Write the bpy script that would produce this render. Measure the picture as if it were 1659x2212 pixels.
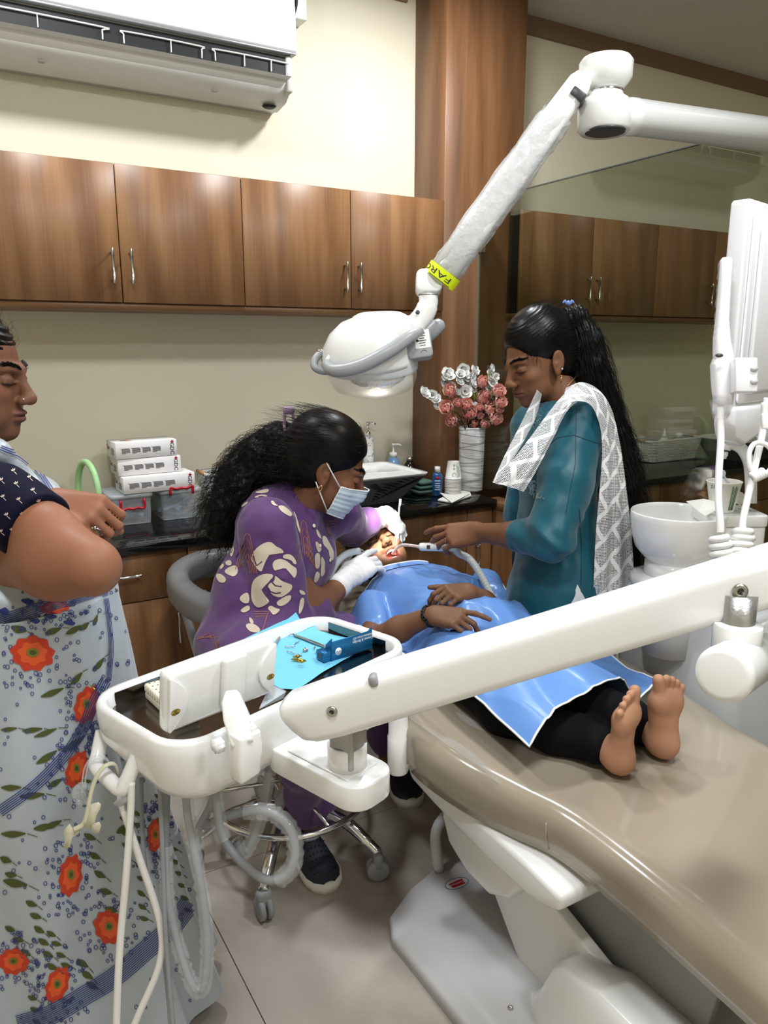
import bpy, bmesh, math, random
import numpy as np
from mathutils import Vector, Matrix, noise as mnoise
from mathutils.bvhtree import BVHTree
for _o in list(bpy.data.objects): bpy.data.objects.remove(_o)
SC = bpy.context.scene
COL = SC.collection
R = random.Random(7)
PI = math.pi
# ------------------------------------------------------------------ camera
F_PX, CX, CY, HC = 1650.0, 829.5, 1106.0, 1.52
PITCH = math.atan(363 / F_PX); YAW = math.radians(30.5)
FW = np.array([math.sin(YAW)*math.cos(PITCH), math.cos(YAW)*math.cos(PITCH), -math.sin(PITCH)])
RT = np.array([math.cos(YAW), -math.sin(YAW), 0.0]); UP = np.cross(RT, FW)
CAM = np.array([0.0, 0.0, HC])
cd = bpy.data.cameras.new('camera'); cam = bpy.data.objects.new('camera', cd); COL.objects.link(cam)
cd.sensor_fit = 'VERTICAL'; cd.sensor_height = 24.0; cd.lens = 24.0 * F_PX / 2212.0
cd.clip_start = 0.05
cam.matrix_world = Matrix(((RT[0], UP[0], -FW[0], 0), (RT[1], UP[1], -FW[1], 0), (RT[2], UP[2], -FW[2], HC), (0, 0, 0, 1)))
SC.camera = cam
# ------------------------------------------------------------------ exposure and world
vs = SC.view_settings
vs.view_transform = 'Standard'; vs.look = 'None'; vs.gamma = 1.0; vs.use_curve_mapping = False
vs.exposure = 0.0
wd = bpy.data.worlds.new('world'); SC.world = wd; wd.use_nodes = True
wd.node_tree.nodes['Background'].inputs[0].default_value = (0.93, 0.96, 1.0, 1)
wd.node_tree.nodes['Background'].inputs[1].default_value = 0.62
# ceiling downlights: (x, y, watts, diameter)
DOWNLIGHTS = [(1.75, 2.30, 27, .20), (0.35, 2.30, 20, .20), (1.55, 0.55, 29, .32), (0.10, 0.35, 27, .32), (0.9, -0.9, 28, .45), (3.6, 1.2, 1.5, .25)]
# ------------------------------------------------------------------ pixel helpers (photo pixels -> world)
def ray(x, y): return FW + RT*((x-CX)/F_PX) - UP*((y-CY)/F_PX)
def onz(x, y, z): r = ray(x, y); return CAM + r*((z-HC)/r[2])
def ony(x, y, Y): r = ray(x, y); return CAM + r*(Y/r[1])
def onx(x, y, X): r = ray(x, y); return CAM + r*(X/r[0])
def at(x, y, d): return CAM + ray(x, y)*d
def V(*a): return np.array(a, float)
def nrm(v): v = np.asarray(v, float); return v/(np.linalg.norm(v)+1e-12)
# ------------------------------------------------------------------ materials
def lin(c):
    return tuple((x/12.92 if x <= .04045 else ((x+.055)/1.055)**2.4) for x in [v/255.0 for v in c])
MATS = {}
def mat(name, rgb=(200, 200, 200), rough=.5, metal=0., spec=.5, coat=0., trans=0., alpha=1., emit=None, es=0., ior=1.45, sheen=0., attr=None, bump=None, coatr=.05, sss=0.):
    if name in MATS: return MATS[name]
    m = bpy.data.materials.new(name); m.use_nodes = True
    nt = m.node_tree; b = nt.nodes['Principled BSDF']; i = b.inputs
    i['Base Color'].default_value = (*lin(rgb), 1); i['Roughness'].default_value = rough; i['Metallic'].default_value = metal
    i['Specular IOR Level'].default_value = spec; i['Coat Weight'].default_value = coat; i['Coat Roughness'].default_value = coatr
    i['Transmission Weight'].default_value = trans; i['Alpha'].default_value = alpha; i['IOR'].default_value = ior
    i['Sheen Weight'].default_value = sheen
    if sss: i['Subsurface Weight'].default_value = sss; i['Subsurface Radius'].default_value = (.012, .005, .003); i['Subsurface Scale'].default_value = 1.
    if emit: i['Emission Color'].default_value = (*lin(emit), 1); i['Emission Strength'].default_value = es
    if attr:
        a = nt.nodes.new('ShaderNodeAttribute'); a.attribute_name = attr; nt.links.new(a.outputs['Color'], i['Base Color'])
    if bump:
        add_bump(m, *bump)
    MATS[name] = m
    return m
def nd(m, t, **k):
    n = m.node_tree.nodes.new('ShaderNode'+t)
    for a, v in k.items():
        if a.startswith('i_'):
            key = a[2:]; key = int(key) if key.isdigit() else key.replace('_', ' ')
            n.inputs[key].default_value = v
        else: setattr(n, a, v)
    return n
def lk(m, a, b): m.node_tree.links.new(a, b)
def bsdf(m): return m.node_tree.nodes['Principled BSDF']
def add_bump(m, scale, strength, dist=.002, detail=4, stretch=(1, 1, 1)):
    tc = nd(m, 'TexCoord'); mp = nd(m, 'Mapping'); mp.inputs['Scale'].default_value = stretch
    n = nd(m, 'TexNoise', i_Scale=scale, i_Detail=detail); bp = nd(m, 'Bump', i_Strength=strength, i_Distance=dist)
    lk(m, tc.outputs['Object'], mp.inputs[0]); lk(m, mp.outputs[0], n.inputs['Vector'])
    lk(m, n.outputs['Fac'], bp.inputs['Height']); lk(m, bp.outputs[0], bsdf(m).inputs['Normal'])
def ramp(m, stops):
    r = nd(m, 'ValToRGB'); e = r.color_ramp.elements
    while len(e) < len(stops): e.new(.5)
    for k, (p, c) in enumerate(stops): e[k].position = p; e[k].color = (*lin(c), 1)
    return r
def wood(name, axis, dark, mid, light, rough=.38):
    if name in MATS: return MATS[name]
    m = mat(name, mid, rough)
    tc = nd(m, 'TexCoord'); oi = nd(m, 'ObjectInfo'); mp = nd(m, 'Mapping')
    s = [11., 11., 11.]; s[axis] = 1.1; mp.inputs['Scale'].default_value = s
    mul = nd(m, 'VectorMath', operation='SCALE'); mul.inputs[0].default_value = (7.3, 3.1, 5.7)
    lk(m, oi.outputs['Random'], mul.inputs['Scale']); add = nd(m, 'VectorMath', operation='ADD')
    lk(m, tc.outputs['Object'], add.inputs[0]); lk(m, mul.outputs[0], add.inputs[1]); lk(m, add.outputs[0], mp.inputs[0])
    n1 = nd(m, 'TexNoise', i_Scale=1.1, i_Detail=3., i_Roughness=.55, i_Distortion=.9); lk(m, mp.outputs[0], n1.inputs['Vector'])
    w = nd(m, 'TexWave', i_Scale=.42, i_Distortion=7., i_Detail=2.5); w.inputs['Detail Scale'].default_value = .8
    w.bands_direction = 'DIAGONAL'; lk(m, mp.outputs[0], w.inputs['Vector'])
    mp2 = nd(m, 'Mapping'); s2 = [75., 75., 75.]; s2[axis] = 2.2; mp2.inputs['Scale'].default_value = s2
    lk(m, add.outputs[0], mp2.inputs[0]); n2 = nd(m, 'TexNoise', i_Scale=2.2, i_Detail=2.); lk(m, mp2.outputs[0], n2.inputs['Vector'])
    a = nd(m, 'Math', operation='MULTIPLY_ADD'); a.inputs[1].default_value = .22; lk(m, w.outputs['Fac'], a.inputs[0]); 
    b2 = nd(m, 'Math', operation='MULTIPLY'); b2.inputs[1].default_value = .75; lk(m, n1.outputs['Fac'], b2.inputs[0]); lk(m, b2.outputs[0], a.inputs[2])
    c = nd(m, 'Math', operation='MULTIPLY_ADD'); c.inputs[1].default_value = .34; lk(m, n2.outputs['Fac'], c.inputs[0]); lk(m, a.outputs[0], c.inputs[2])
    r = ramp(m, [(.35, dark), (.62, mid), (.9, light)]); lk(m, c.outputs[0], r.inputs[0]); lk(m, r.outputs[0], bsdf(m).inputs['Base Color'])
    return m
# ------------------------------------------------------------------ geometry collector
class G:
    def __init__(s): s.v = []; s.f = []; s.m = []; s.sm = []
    def add(s, vs, fs, mi=0, smooth=True, M=None):
        o = len(s.v)
        for p in vs:
            if M is not None: p = M @ Vector(p)
            s.v.append((float(p[0]), float(p[1]), float(p[2])))
        for f in fs: s.f.append([o+i for i in f]); s.m.append(mi); s.sm.append(smooth)
        return s
    def box(s, c, d, bev=0., seg=2, mi=0, M=None, smooth=None):
        bm = bmesh.new(); bmesh.ops.create_cube(bm, size=1.)
        for v in bm.verts: v.co = Vector((v.co.x*d[0]+c[0], v.co.y*d[1]+c[1], v.co.z*d[2]+c[2]))
        if bev: bmesh.ops.bevel(bm, geom=bm.edges[:], offset=bev, segments=seg, profile=.5, affect='EDGES')
        return s.frombm(bm, mi, bool(bev) if smooth is None else smooth, M)
    def frombm(s, bm, mi=0, smooth=True, M=None):
        bm.verts.index_update()
        s.add([v.co for v in bm.verts], [[v.index for v in f.verts] for f in bm.faces], mi, smooth, M); bm.free(); return s
    def lathe(s, prof, n=24, c=(0, 0, 0), ax=(0, 0, 1), mi=0, smooth=True, cap=True, sx=1., sy=1., hint=None):
        ax = nrm(ax); h = V(1, 0, 0) if abs(ax[2]) > .9 else V(0, 0, 1)
        if hint is not None: h = V(*hint)
        u = nrm(h - ax*(h@ax)); w = np.cross(ax, u); c = V(*c); vs = []; fs = []
        for (r, z) in prof:
            for k in range(n):
                a = 2*PI*k/n; vs.append(c+ax*z+u*(r*sx*math.cos(a))+w*(r*sy*math.sin(a)))
        for j in range(len(prof)-1):
            for k in range(n): fs.append([j*n+k, j*n+(k+1) % n, (j+1)*n+(k+1) % n, (j+1)*n+k])
        if cap:
            if prof[0][0] > 1e-5: fs.append(list(range(n))[::-1])
            if prof[-1][0] > 1e-5: fs.append([(len(prof)-1)*n+k for k in range(n)])
        return s.add(vs, fs, mi, smooth)
    def cyl(s, a, b, r, n=16, mi=0, r2=None, smooth=True):
        a = V(*a); b = V(*b); L = np.linalg.norm(b-a)
        return s.lathe([(r, 0), (r if r2 is None else r2, L)], n, a, b-a, mi, smooth)
    def tube(s, pts, r, n=8, mi=0, cap=True, closed=False, flat=1., smooth=True, upv=None):
        P = [V(*p) for p in pts]; m = len(P); vs = []; fs = []
        rr = r if hasattr(r, '__len__') else [r]*m
        up = None
        for i in range(m):
            t = nrm(P[(i+1) % m]-P[i-1]) if closed else nrm(P[min(i+1, m-1)]-P[max(i-1, 0)])
            if up is None:
                up = V(*upv) if upv is not None else (V(0, 0, 1) if abs(t[2]) < .9 else V(1, 0, 0))
            if upv is not None: up = V(*upv)
            u = up - t*(up@t)
            if np.linalg.norm(u) < 1e-4: u = V(1, .3, .2)-t*(V(1, .3, .2)@t)
            u = nrm(u); w = np.cross(t, u); up = u
            for k in range(n):
                a = 2*PI*k/n; vs.append(P[i]+u*(rr[i]*math.cos(a)*flat)+w*(rr[i]*math.sin(a)))
        for i in range(m if closed else m-1):
            j = (i+1) % m
            for k in range(n): fs.append([i*n+k, i*n+(k+1) % n, j*n+(k+1) % n, j*n+k])
        if cap and not closed: fs.append(list(range(n))[::-1]); fs.append([(m-1)*n+k for k in range(n)])
        return s.add(vs, fs, mi, smooth)
    def loft(s, rings, mi=0, closed=True, cap=True, smooth=True):
        n = len(rings[0]); vs = [p for r in rings for p in r]; fs = []
        for j in range(len(rings)-1):
            for k in range(n if closed else n-1): fs.append([j*n+k, j*n+(k+1) % n, (j+1)*n+(k+1) % n, (j+1)*n+k])
        if cap and closed: fs.append(list(range(n))[::-1]); fs.append([(len(rings)-1)*n+k for k in range(n)])
        return s.add(vs, fs, mi, smooth)
    def prism(s, poly, a0, a1, axis=2, mi=0, M=None, bev=0., smooth=False, seg=2):
        # poly: 2D outline, extruded along axis from a0 to a1
        bm = bmesh.new()
        def P(p, a):
            if axis == 2: return (p[0], p[1], a)
            if axis == 1: return (p[0], a, p[1])
            return (a, p[0], p[1])
        lo = [bm.verts.new(P(p, a0)) for p in poly]; hi = [bm.verts.new(P(p, a1)) for p in poly]; n = len(poly)
        bm.faces.new(lo); bm.faces.new(hi[::-1])
        for k in range(n): bm.faces.new([lo[k], hi[k], hi[(k+1) % n], lo[(k+1) % n]])
        bmesh.ops.recalc_face_normals(bm, faces=bm.faces[:])
        if bev:
            ed = [e for e in bm.edges if e.calc_face_angle(0) > .6]
            bmesh.ops.bevel(bm, geom=ed, offset=bev, segments=seg, profile=.5, affect='EDGES')
        return s.frombm(bm, mi, smooth or bool(bev), M)
    def sph(s, c, r, n=12, mi=0, sz=1., M=None):
        vs = []; fs = []; m = n//2; c = V(*c)
        for j in range(m+1):
            t = PI*j/m
            for k in range(n): vs.append(c+V(math.sin(t)*math.cos(2*PI*k/n), math.sin(t)*math.sin(2*PI*k/n), math.cos(t)*sz)*r)
        for j in range(m):
            for k in range(n): fs.append([j*n+k, (j+1)*n+k, (j+1)*n+(k+1) % n, j*n+(k+1) % n])
        return s.add(vs, fs, mi, True, M)
    def merge(s, g, mi=0):
        o = len(s.v); s.v += g.v
        for f, m, sm in zip(g.f, g.m, g.sm): s.f.append([i+o for i in f]); s.m.append(m+mi); s.sm.append(sm)
        return s
    def xform(s, M): s.v = [tuple(M @ Vector(p)) for p in s.v]; return s
def rrect(w, h, r, n=4, cx=0., cy=0.):
    out = []
    for (sx, sy, a0) in ((1, 1, 0), (-1, 1, 90), (-1, -1, 180), (1, -1, 270)):
        for k in range(n+1):
            a = math.radians(a0+90*k/n); out.append((cx+sx*(w/2-r)+r*math.cos(a), cy+sy*(h/2-r)+r*math.sin(a)))
    return out
def bez(pts, n=10):
    # Catmull-Rom through the points
    P = [V(*p) for p in pts]; P = [2*P[0]-P[1]]+P+[2*P[-1]-P[-2]]; out = []
    for i in range(1, len(P)-2):
        for k in range(n):
            t = k/n; a, b, c, d = P[i-1], P[i], P[i+1], P[i+2]
            out.append(.5*((2*b)+(c-a)*t+(2*a-5*b+4*c-d)*t*t+(3*b-a-3*c+d)*t**3))
    out.append(P[-2]); return out
def wloc(o):
    p = np.zeros(3)
    while o is not None: p += np.array(o.location); o = o.parent
    return p
def ob(name, g, mats, parent=None, label=None, cat=None, group=None, kind=None, recalc=True, colors=None, uv=None):
    v = np.array(g.v, float)
    if parent is not None: base = wloc(parent); org = base
    else:
        lo, hi = v.min(0), v.max(0); org = V((lo[0]+hi[0])/2, (lo[1]+hi[1])/2, lo[2])
    me = bpy.data.meshes.new(name)
    me.from_pydata([tuple(p) for p in (v-org)], [], g.f)
    mats = mats if isinstance(mats, (list, tuple)) else [mats]
    for m in mats: me.materials.append(m)
    me.polygons.foreach_set('material_index', g.m); me.polygons.foreach_set('use_smooth', g.sm)
    if recalc:
        bm = bmesh.new(); bm.from_mesh(me); bmesh.ops.recalc_face_normals(bm, faces=bm.faces[:]); bm.to_mesh(me); bm.free()
    if colors is not None:
        a = me.color_attributes.new('col', 'FLOAT_COLOR', 'POINT'); c = np.ones((len(v), 4)); c[:, :3] = colors; a.data.foreach_set('color', c.ravel())
    if uv is not None:
        l = me.uv_layers.new(name='UVMap'); li = np.zeros(len(me.loops), int); me.loops.foreach_get('vertex_index', li)
        l.data.foreach_set('uv', np.asarray(uv, float)[li].ravel())
    me.update()
    o = bpy.data.objects.new(name, me); COL.objects.link(o)
    if parent is not None: o.parent = parent
    else: o.location = org
    meta(o, label, cat, group, kind)
    return o
def meta(o, label=None, cat=None, group=None, kind=None):
    if label: o['label'] = label
    if cat: o['category'] = cat
    if group: o['group'] = group
    if kind: o['kind'] = kind
def thing(name, loc, label, cat, group=None, kind=None):
    o = bpy.data.objects.new(name, None); COL.objects.link(o); o.location = tuple(float(x) for x in loc); o.empty_display_size = .05
    meta(o, label, cat, group, kind); return o
def dup(root, loc, label=None, group=None, rz=0.):
    r = root.copy(); COL.objects.link(r); r.location = loc; r.rotation_euler = (0, 0, rz)
    if label: r['label'] = label
    if group: r['group'] = group
    for ch in root.children:
        c = ch.copy(); COL.objects.link(c); c.parent = r
        for g in ch.children: d = g.copy(); COL.objects.link(d); d.parent = c
    return r
def struct(name, g, m, label=None, parent=None): return ob(name, g, m, parent, label, None, None, 'structure' if parent is None else None)
FONT = None
def text(g, s, size, M, mi=0, ext=0.0004, align='CENTER', sx=1.):
    cu = bpy.data.curves.new('txt', 'FONT'); cu.body = s; cu.size = size; cu.align_x = align; cu.align_y = 'CENTER'; cu.extrude = ext/2; cu.resolution_u = 3
    o = bpy.data.objects.new('txt', cu); COL.objects.link(o)
    dg = bpy.context.evaluated_depsgraph_get(); me = o.evaluated_get(dg).to_mesh()
    g.add([(v.co.x*sx, v.co.y, v.co.z) for v in me.vertices], [list(p.vertices) for p in me.polygons], mi, False, M)
    o.evaluated_get(dg).to_mesh_clear(); bpy.data.objects.remove(o); bpy.data.curves.remove(cu)
def frame(o, x, y):
    # matrix with origin o, x axis x, y axis ~y
    x = nrm(x); y = np.asarray(y, float); y = nrm(y-x*(x@y)); z = np.cross(x, y); o = V(*o)
    return Matrix(((x[0], y[0], z[0], o[0]), (x[1], y[1], z[1], o[1]), (x[2], y[2], z[2], o[2]), (0, 0, 0, 1)))
# ================================================================== SETTING
YW = 3.14; YC = 2.81; YP = 2.90; XL, XR = 2.01, 2.44; XG = 2.2; ZC = 3.04; ZB = 2.96
m_wall = mat('cream_paint', (233, 225, 202), .62, bump=(60, .06, .002))
m_band = mat('brown_band', (134, 108, 86), .6); m_ceil = mat('ceiling_paint', (214, 208, 200), .8)
def floor_mat():
    m = mat('floor_tile', (166, 158, 147), .2, coat=.15)
    tc = nd(m, 'NewGeometry'); n = nd(m, 'TexNoise', i_Scale=2.2, i_Detail=7., i_Roughness=.62, i_Distortion=.5); lk(m, tc.outputs['Position'], n.inputs['Vector'])
    r = ramp(m, [(.32, (158, 150, 139)), (.5, (172, 164, 154)), (.72, (184, 177, 168))]); lk(m, n.outputs['Fac'], r.inputs[0]); lk(m, r.outputs[0], bsdf(m).inputs['Base Color'])
    return m
m_floor = floor_mat(); m_grout = mat('grout', (96, 90, 82), .9)
W_OAK = ((104, 70, 44), (130, 91, 59), (150, 110, 74))
m_wood = wood('walnut_laminate', 2, *W_OAK); m_woodh = wood('walnut_laminate_flat', 0, (96, 66, 42), (122, 85, 55), (140, 102, 68))
m_wood2 = wood('pillar_laminate', 2, (92, 62, 40), (116, 79, 51), (134, 95, 64)); m_dark = mat('dark_gap', (30, 22, 16), .8)
# floor: slab with separate tiles, joints at x = .505 and y = 1.96
g = G(); g.box((1.6, .5, -.03), (7.6, 5.3, .04)); fl = struct('floor', g, m_grout, 'glossy beige marble-look tiled floor')
TW = 1.2; TL = .6
tile_me = None
for i in range(-2, 4):
    for j in range(-4, 2):
        x0 = .505 + i*TW; y0 = 1.96 + j*TL*2
        for (yy, hh) in ((y0, 1.2),):
            x1 = min(x0+TW, 5.2); y1 = min(yy+hh, YW)
            if x0 < -1.9 or yy < -2.0 or x0 > 5: continue
            g = G(); g.box(((x0+x1)/2, (yy+y1)/2, -.005), (x1-x0-.0025, y1-yy-.0025, .01)); ob('tile', g, m_floor, fl)
g = G(); g.box((1.6, YW+.06, 1.55), (7.6, .12, 3.1)); struct('wall_back', g, m_wall, 'cream painted back wall behind the cabinets')
g = G(); g.box((-1.75, .5, 1.55), (.1, 5.3, 3.1)); struct('wall_left', g, m_wall)
g = G(); g.box((1.6, -2.2, 1.55), (7.6, .1, 3.1)); struct('wall_front', g, m_wall)
g = G(); g.box((5.2, .5, 1.55), (.1, 5.3, 3.1)); struct('wall_far', g, m_wall)
g = G(); g.box((1.6, .5, ZC+.05), (7.6, 5.5, .1)); struct('ceiling', g, m_ceil, 'plain painted ceiling')
g = G(); g.box((.13, YW-.008, (ZB+ZC)/2), (3.66, .016, ZC-ZB)).box((3.8, YW-.008, (ZB+ZC)/2), (2.8, .016, ZC-ZB)); struct('trim_1', g, m_band, 'brown painted band between wall and ceiling')
g = G(); g.box(((XL+XR)/2, (YP+YW)/2, ZC/2), (XR-XL, YW-YP, ZC), .002, 1); struct('wall_pillar', g, m_wood2, 'tall wood-laminated pillar beside the glass partition')
# glass partition
def glass_pane(name, tint, refl, rough=.0):
    m = bpy.data.materials.new(name); m.use_nodes = True; nt = m.node_tree; nt.nodes.clear()
    o = nt.nodes.new('ShaderNodeOutputMaterial'); t = nt.nodes.new('ShaderNodeBsdfTransparent'); t.inputs[0].default_value = (*lin(tint), 1)
    gl = nt.nodes.new('ShaderNodeBsdfGlossy'); gl.inputs['Roughness'].default_value = rough; gl.inputs['Color'].default_value = (1, 1, 1, 1)
    lw = nt.nodes.new('ShaderNodeLayerWeight'); lw.inputs[0].default_value = .5
    fr = nt.nodes.new('ShaderNodeMath'); fr.operation = 'POWER'; fr.inputs[1].default_value = 5.; nt.links.new(lw.outputs['Facing'], fr.inputs[0])
    ma = nt.nodes.new('ShaderNodeMath'); ma.operation = 'MULTIPLY_ADD'; ma.use_clamp = True; ma.inputs[1].default_value = .85; ma.inputs[2].default_value = refl
    mx = nt.nodes.new('ShaderNodeMixShader'); nt.links.new(fr.outputs[0], ma.inputs[0]); nt.links.new(ma.outputs[0], mx.inputs[0])
    nt.links.new(t.outputs[0], mx.inputs[1]); nt.links.new(gl.outputs[0], mx.inputs[2]); nt.links.new(mx.outputs[0], o.inputs[0])
    MATS[name] = m; return m
m_chrome = mat('chrome', (225, 225, 225), .12, 1.); m_steel = mat('steel', (190, 188, 182), .28, 1.)
wr = thing('wall_right', (XG, 1.0, 0), 'tall frameless glass partition beside the pillar', None, None, 'structure')
g = G(); g.box((XG, .895, 1.08), (.008, 3.99, 2.12)); ob('glass_pane', g, glass_pane('partition_glass', (218, 222, 212), .05), wr)
g = G(); g.box((XG, .895, 2.142), (.009, 3.99, .004)); ob('glass_edge', g, mat('glass_edge', (70, 78, 72), .2), wr)
g = G(); g.box((XG, YP-.006, 1.07), (.012, .012, 2.13)); ob('edge_strip', g, mat('strip', (168, 164, 150), .3, .6), wr)
g = G(); g.box((XG+.005, YP-.016, 1.985), (.03, .032, .13), .003); ob('glass_clamp', g, m_steel, wr)
# downlights
for k, (x, y, w, d) in enumerate(DOWNLIGHTS):
    t = thing('downlight', (x, y, ZC-.02), ['', ]and ('round recessed ceiling downlight' if d < .3 else 'large round ceiling panel light') + ' ' + ('over the sink side', 'over the storage boxes', 'over the dental chair', 'above the waiting woman', 'behind the camera', 'in the neighbouring cubicle')[k], 'light')
    g = G(); g.lathe([(d/2+.012, .0), (d/2+.012, .018), (d/2, .018), (d/2, .004)], 32, (x, y, ZC-.02)); ob('rim', g, mat('white_plastic', (238, 238, 236), .35), t)
    g = G(); g.lathe([(d/2-.001, .006), (d/2-.001, .012)], 32, (x, y, ZC-.02)); ob('diffuser', g, mat('lamp_diffuser', (255, 255, 255), .5, emit=(255, 250, 240), es=4.), t)
    l = bpy.data.lights.new('downlight_lamp', 'AREA'); l.shape = 'DISK'; l.size = d; l.energy = w; l.color = (.94, .975, 1.)
    lo = bpy.data.objects.new('lamp', l); COL.objects.link(lo); lo.parent = t; lo.location = (0, 0, -.004)
# ================================================================== WALL CABINETS
HANDLE_L = .10
def bar_handle(c, along, out, L=.115, r=.0055):
    g = G(); c = V(*c); a = nrm(along); o = nrm(out)
    g.lathe([(r*.9, 0), (r, .001), (r, L*.22), (r*.88, L*.225), (r*.88, L*.775), (r, L*.78), (r, L-.001), (r*.9, L)], 12, c-a*L/2+o*.028, a)
    for s in (-1, 1): g.cyl(c+a*(s*L*.39), c+a*(s*L*.39)+o*.028, .004, 10)
    return g
def wall_cabinet(x0, w, label, z0=1.66, z1=2.108):
    t = thing('wall_cabinet', (x0+w/2, (YC+YW)/2, z0-.02), label, 'cabinet', 'wall cabinets')
    g = G(); g.box((x0+w/2, (YC+.02+YW)/2, (z0+z1)/2), (w-.001, YW-YC-.02, z1-z0-.002)); ob('body', g, m_dark, t)
    g = G(); g.box((x0+w/2, (YC+.012+YW)/2, z0-.012), (w-.0005, YW-YC-.012, .022), .001, 1); ob('bottom_panel', g, m_woodh, t)
    for s in (0, 1):
        g = G(); g.box((x0+w*(.25+.5*s), YC+.009, (z0+z1)/2), (w/2-.0035, .018, z1-z0), .0012, 1); d = ob('door', g, m_wood, t)
        hx = x0+w/2+(-.03 if s == 0 else .032)
        ob('handle', bar_handle((hx, YC, z0+.118), (0, 0, 1), (0, -1, 0)), m_steel, d)
    return t
wall_cabinet(.168, .886, 'wood wall cabinet under the left end of the air conditioner')
wall_cabinet(1.054, .898, 'wood wall cabinet beside the pillar, right of the other one')
wall_cabinet(2.372, .9, 'dark wall cabinet seen through the glass beside the pillar')
wall_cabinet(3.274, .9, 'dark wall cabinet seen through the glass behind the monitor')
wall_cabinet(-.722, .886, 'wood wall cabinet left of the frame edge')
# ================================================================== BASE CABINETS + COUNTER
YB = 2.62
def base_cabinet(x0, x1, kind, label, hs=1, group='base cabinets'):
    t = thing('base_cabinet', ((x0+x1)/2, (YB+YW)/2-.02, 0), label, 'cabinet', group); w = x1-x0; xc = (x0+x1)/2
    g = G(); yb = YW-.02 if x1 < 1.98 or x0 > 2.3 else YP-.01; g.box((xc, (YB+.02+yb)/2, .45), (w-.001, yb-YB-.02, .70)); g.box((xc, (YB+.08+yb)/2, .05), (w-.001, yb-YB-.08, .1)); ob('body', g, m_dark, t)
    def front(z0, z1, nm, vertical, hx=None, hz=None):
        g = G(); g.box((xc, YB+.009, (z0+z1)/2), (w-.005, .018, z1-z0-.004), .0012, 1); d = ob(nm, g, m_wood, t)
        ob('handle', bar_handle((hx, YB, hz), (0, 0, 1) if vertical else (1, 0, 0), (0, -1, 0), .115), m_steel, d)
    if kind == 'drawer': front(.64, .815, 'drawer', False, xc-.005, .742); front(.1, .64, 'door', True, x1-.05 if hs > 0 else x0+.05, .53)
    else: front(.1, .815, 'door', True, x1-.05 if hs > 0 else x0+.05, .60)
base_cabinet(-.16, .285, 'drawer', 'wood base cabinet at the far left, behind the woman in the saree')
base_cabinet(.285, .73, 'drawer', 'wood base cabinet with a drawer, beside the grey stool')
base_cabinet(.73, 1.14, 'door', 'wood base cabinet behind the seated dentist', -1)
base_cabinet(1.14, 1.555, 'door', 'wood base cabinet under the wash basin')
base_cabinet(1.555, 1.966, 'door', 'wood base cabinet right of the basin, behind the chair headrest', -1)
base_cabinet(1.966, 2.105, 'door', 'narrow wood base cabinet in the corner by the glass', -1)
base_cabinet(2.45, 3.2, 'drawer', 'dark base cabinet seen through the glass behind the assistant')
base_cabinet(3.2, 3.95, 'drawer', 'dark base cabinet seen through the glass behind the spittoon', -1)
base_cabinet(3.95, 4.7, 'drawer', 'dark base cabinet seen through the glass at the right edge')
def granite():
    m = mat('black_granite', (14, 14, 16), .07, spec=.5)
    tc = nd(m, 'TexCoord'); n = nd(m, 'TexVoronoi', i_Scale=700.); lk(m, tc.outputs['Object'], n.inputs['Vector'])
    r = ramp(m, [(0, (70, 70, 74)), (.09, (16, 16, 18)), (1, (12, 12, 14))]); lk(m, n.outputs['Distance'], r.inputs[0]); lk(m, r.outputs[0], bsdf(m).inputs['Base Color']); return m
m_granite = granite()
g = G(); g.box((.93, (2.595+YW)/2, .8345), (2.36, YW-2.595, .031), .003); ob('countertop', g, m_granite, None, 'long polished black granite countertop along the back wall', 'countertop')
g = G(); g.box((3.6, (2.595+YW)/2, .8345), (2.3, YW-2.595, .031), .003); ob('countertop', g, m_granite, None, 'black granite countertop seen through the glass partition', 'countertop')
t = thing('corner_cabinet', (2.152, 2.55, 0), 'low wood end panel with plank top where the counter meets the glass', 'cabinet')
g = G(); g.box((2.152, 2.505, .41), (.078, .35, .78)); ob('body', g, m_wood, t)
g = G(); g.box((2.150, 2.50, .82), (.084, .38, .036), .002, 1); ob('top', g, m_woodh, t)
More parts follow.
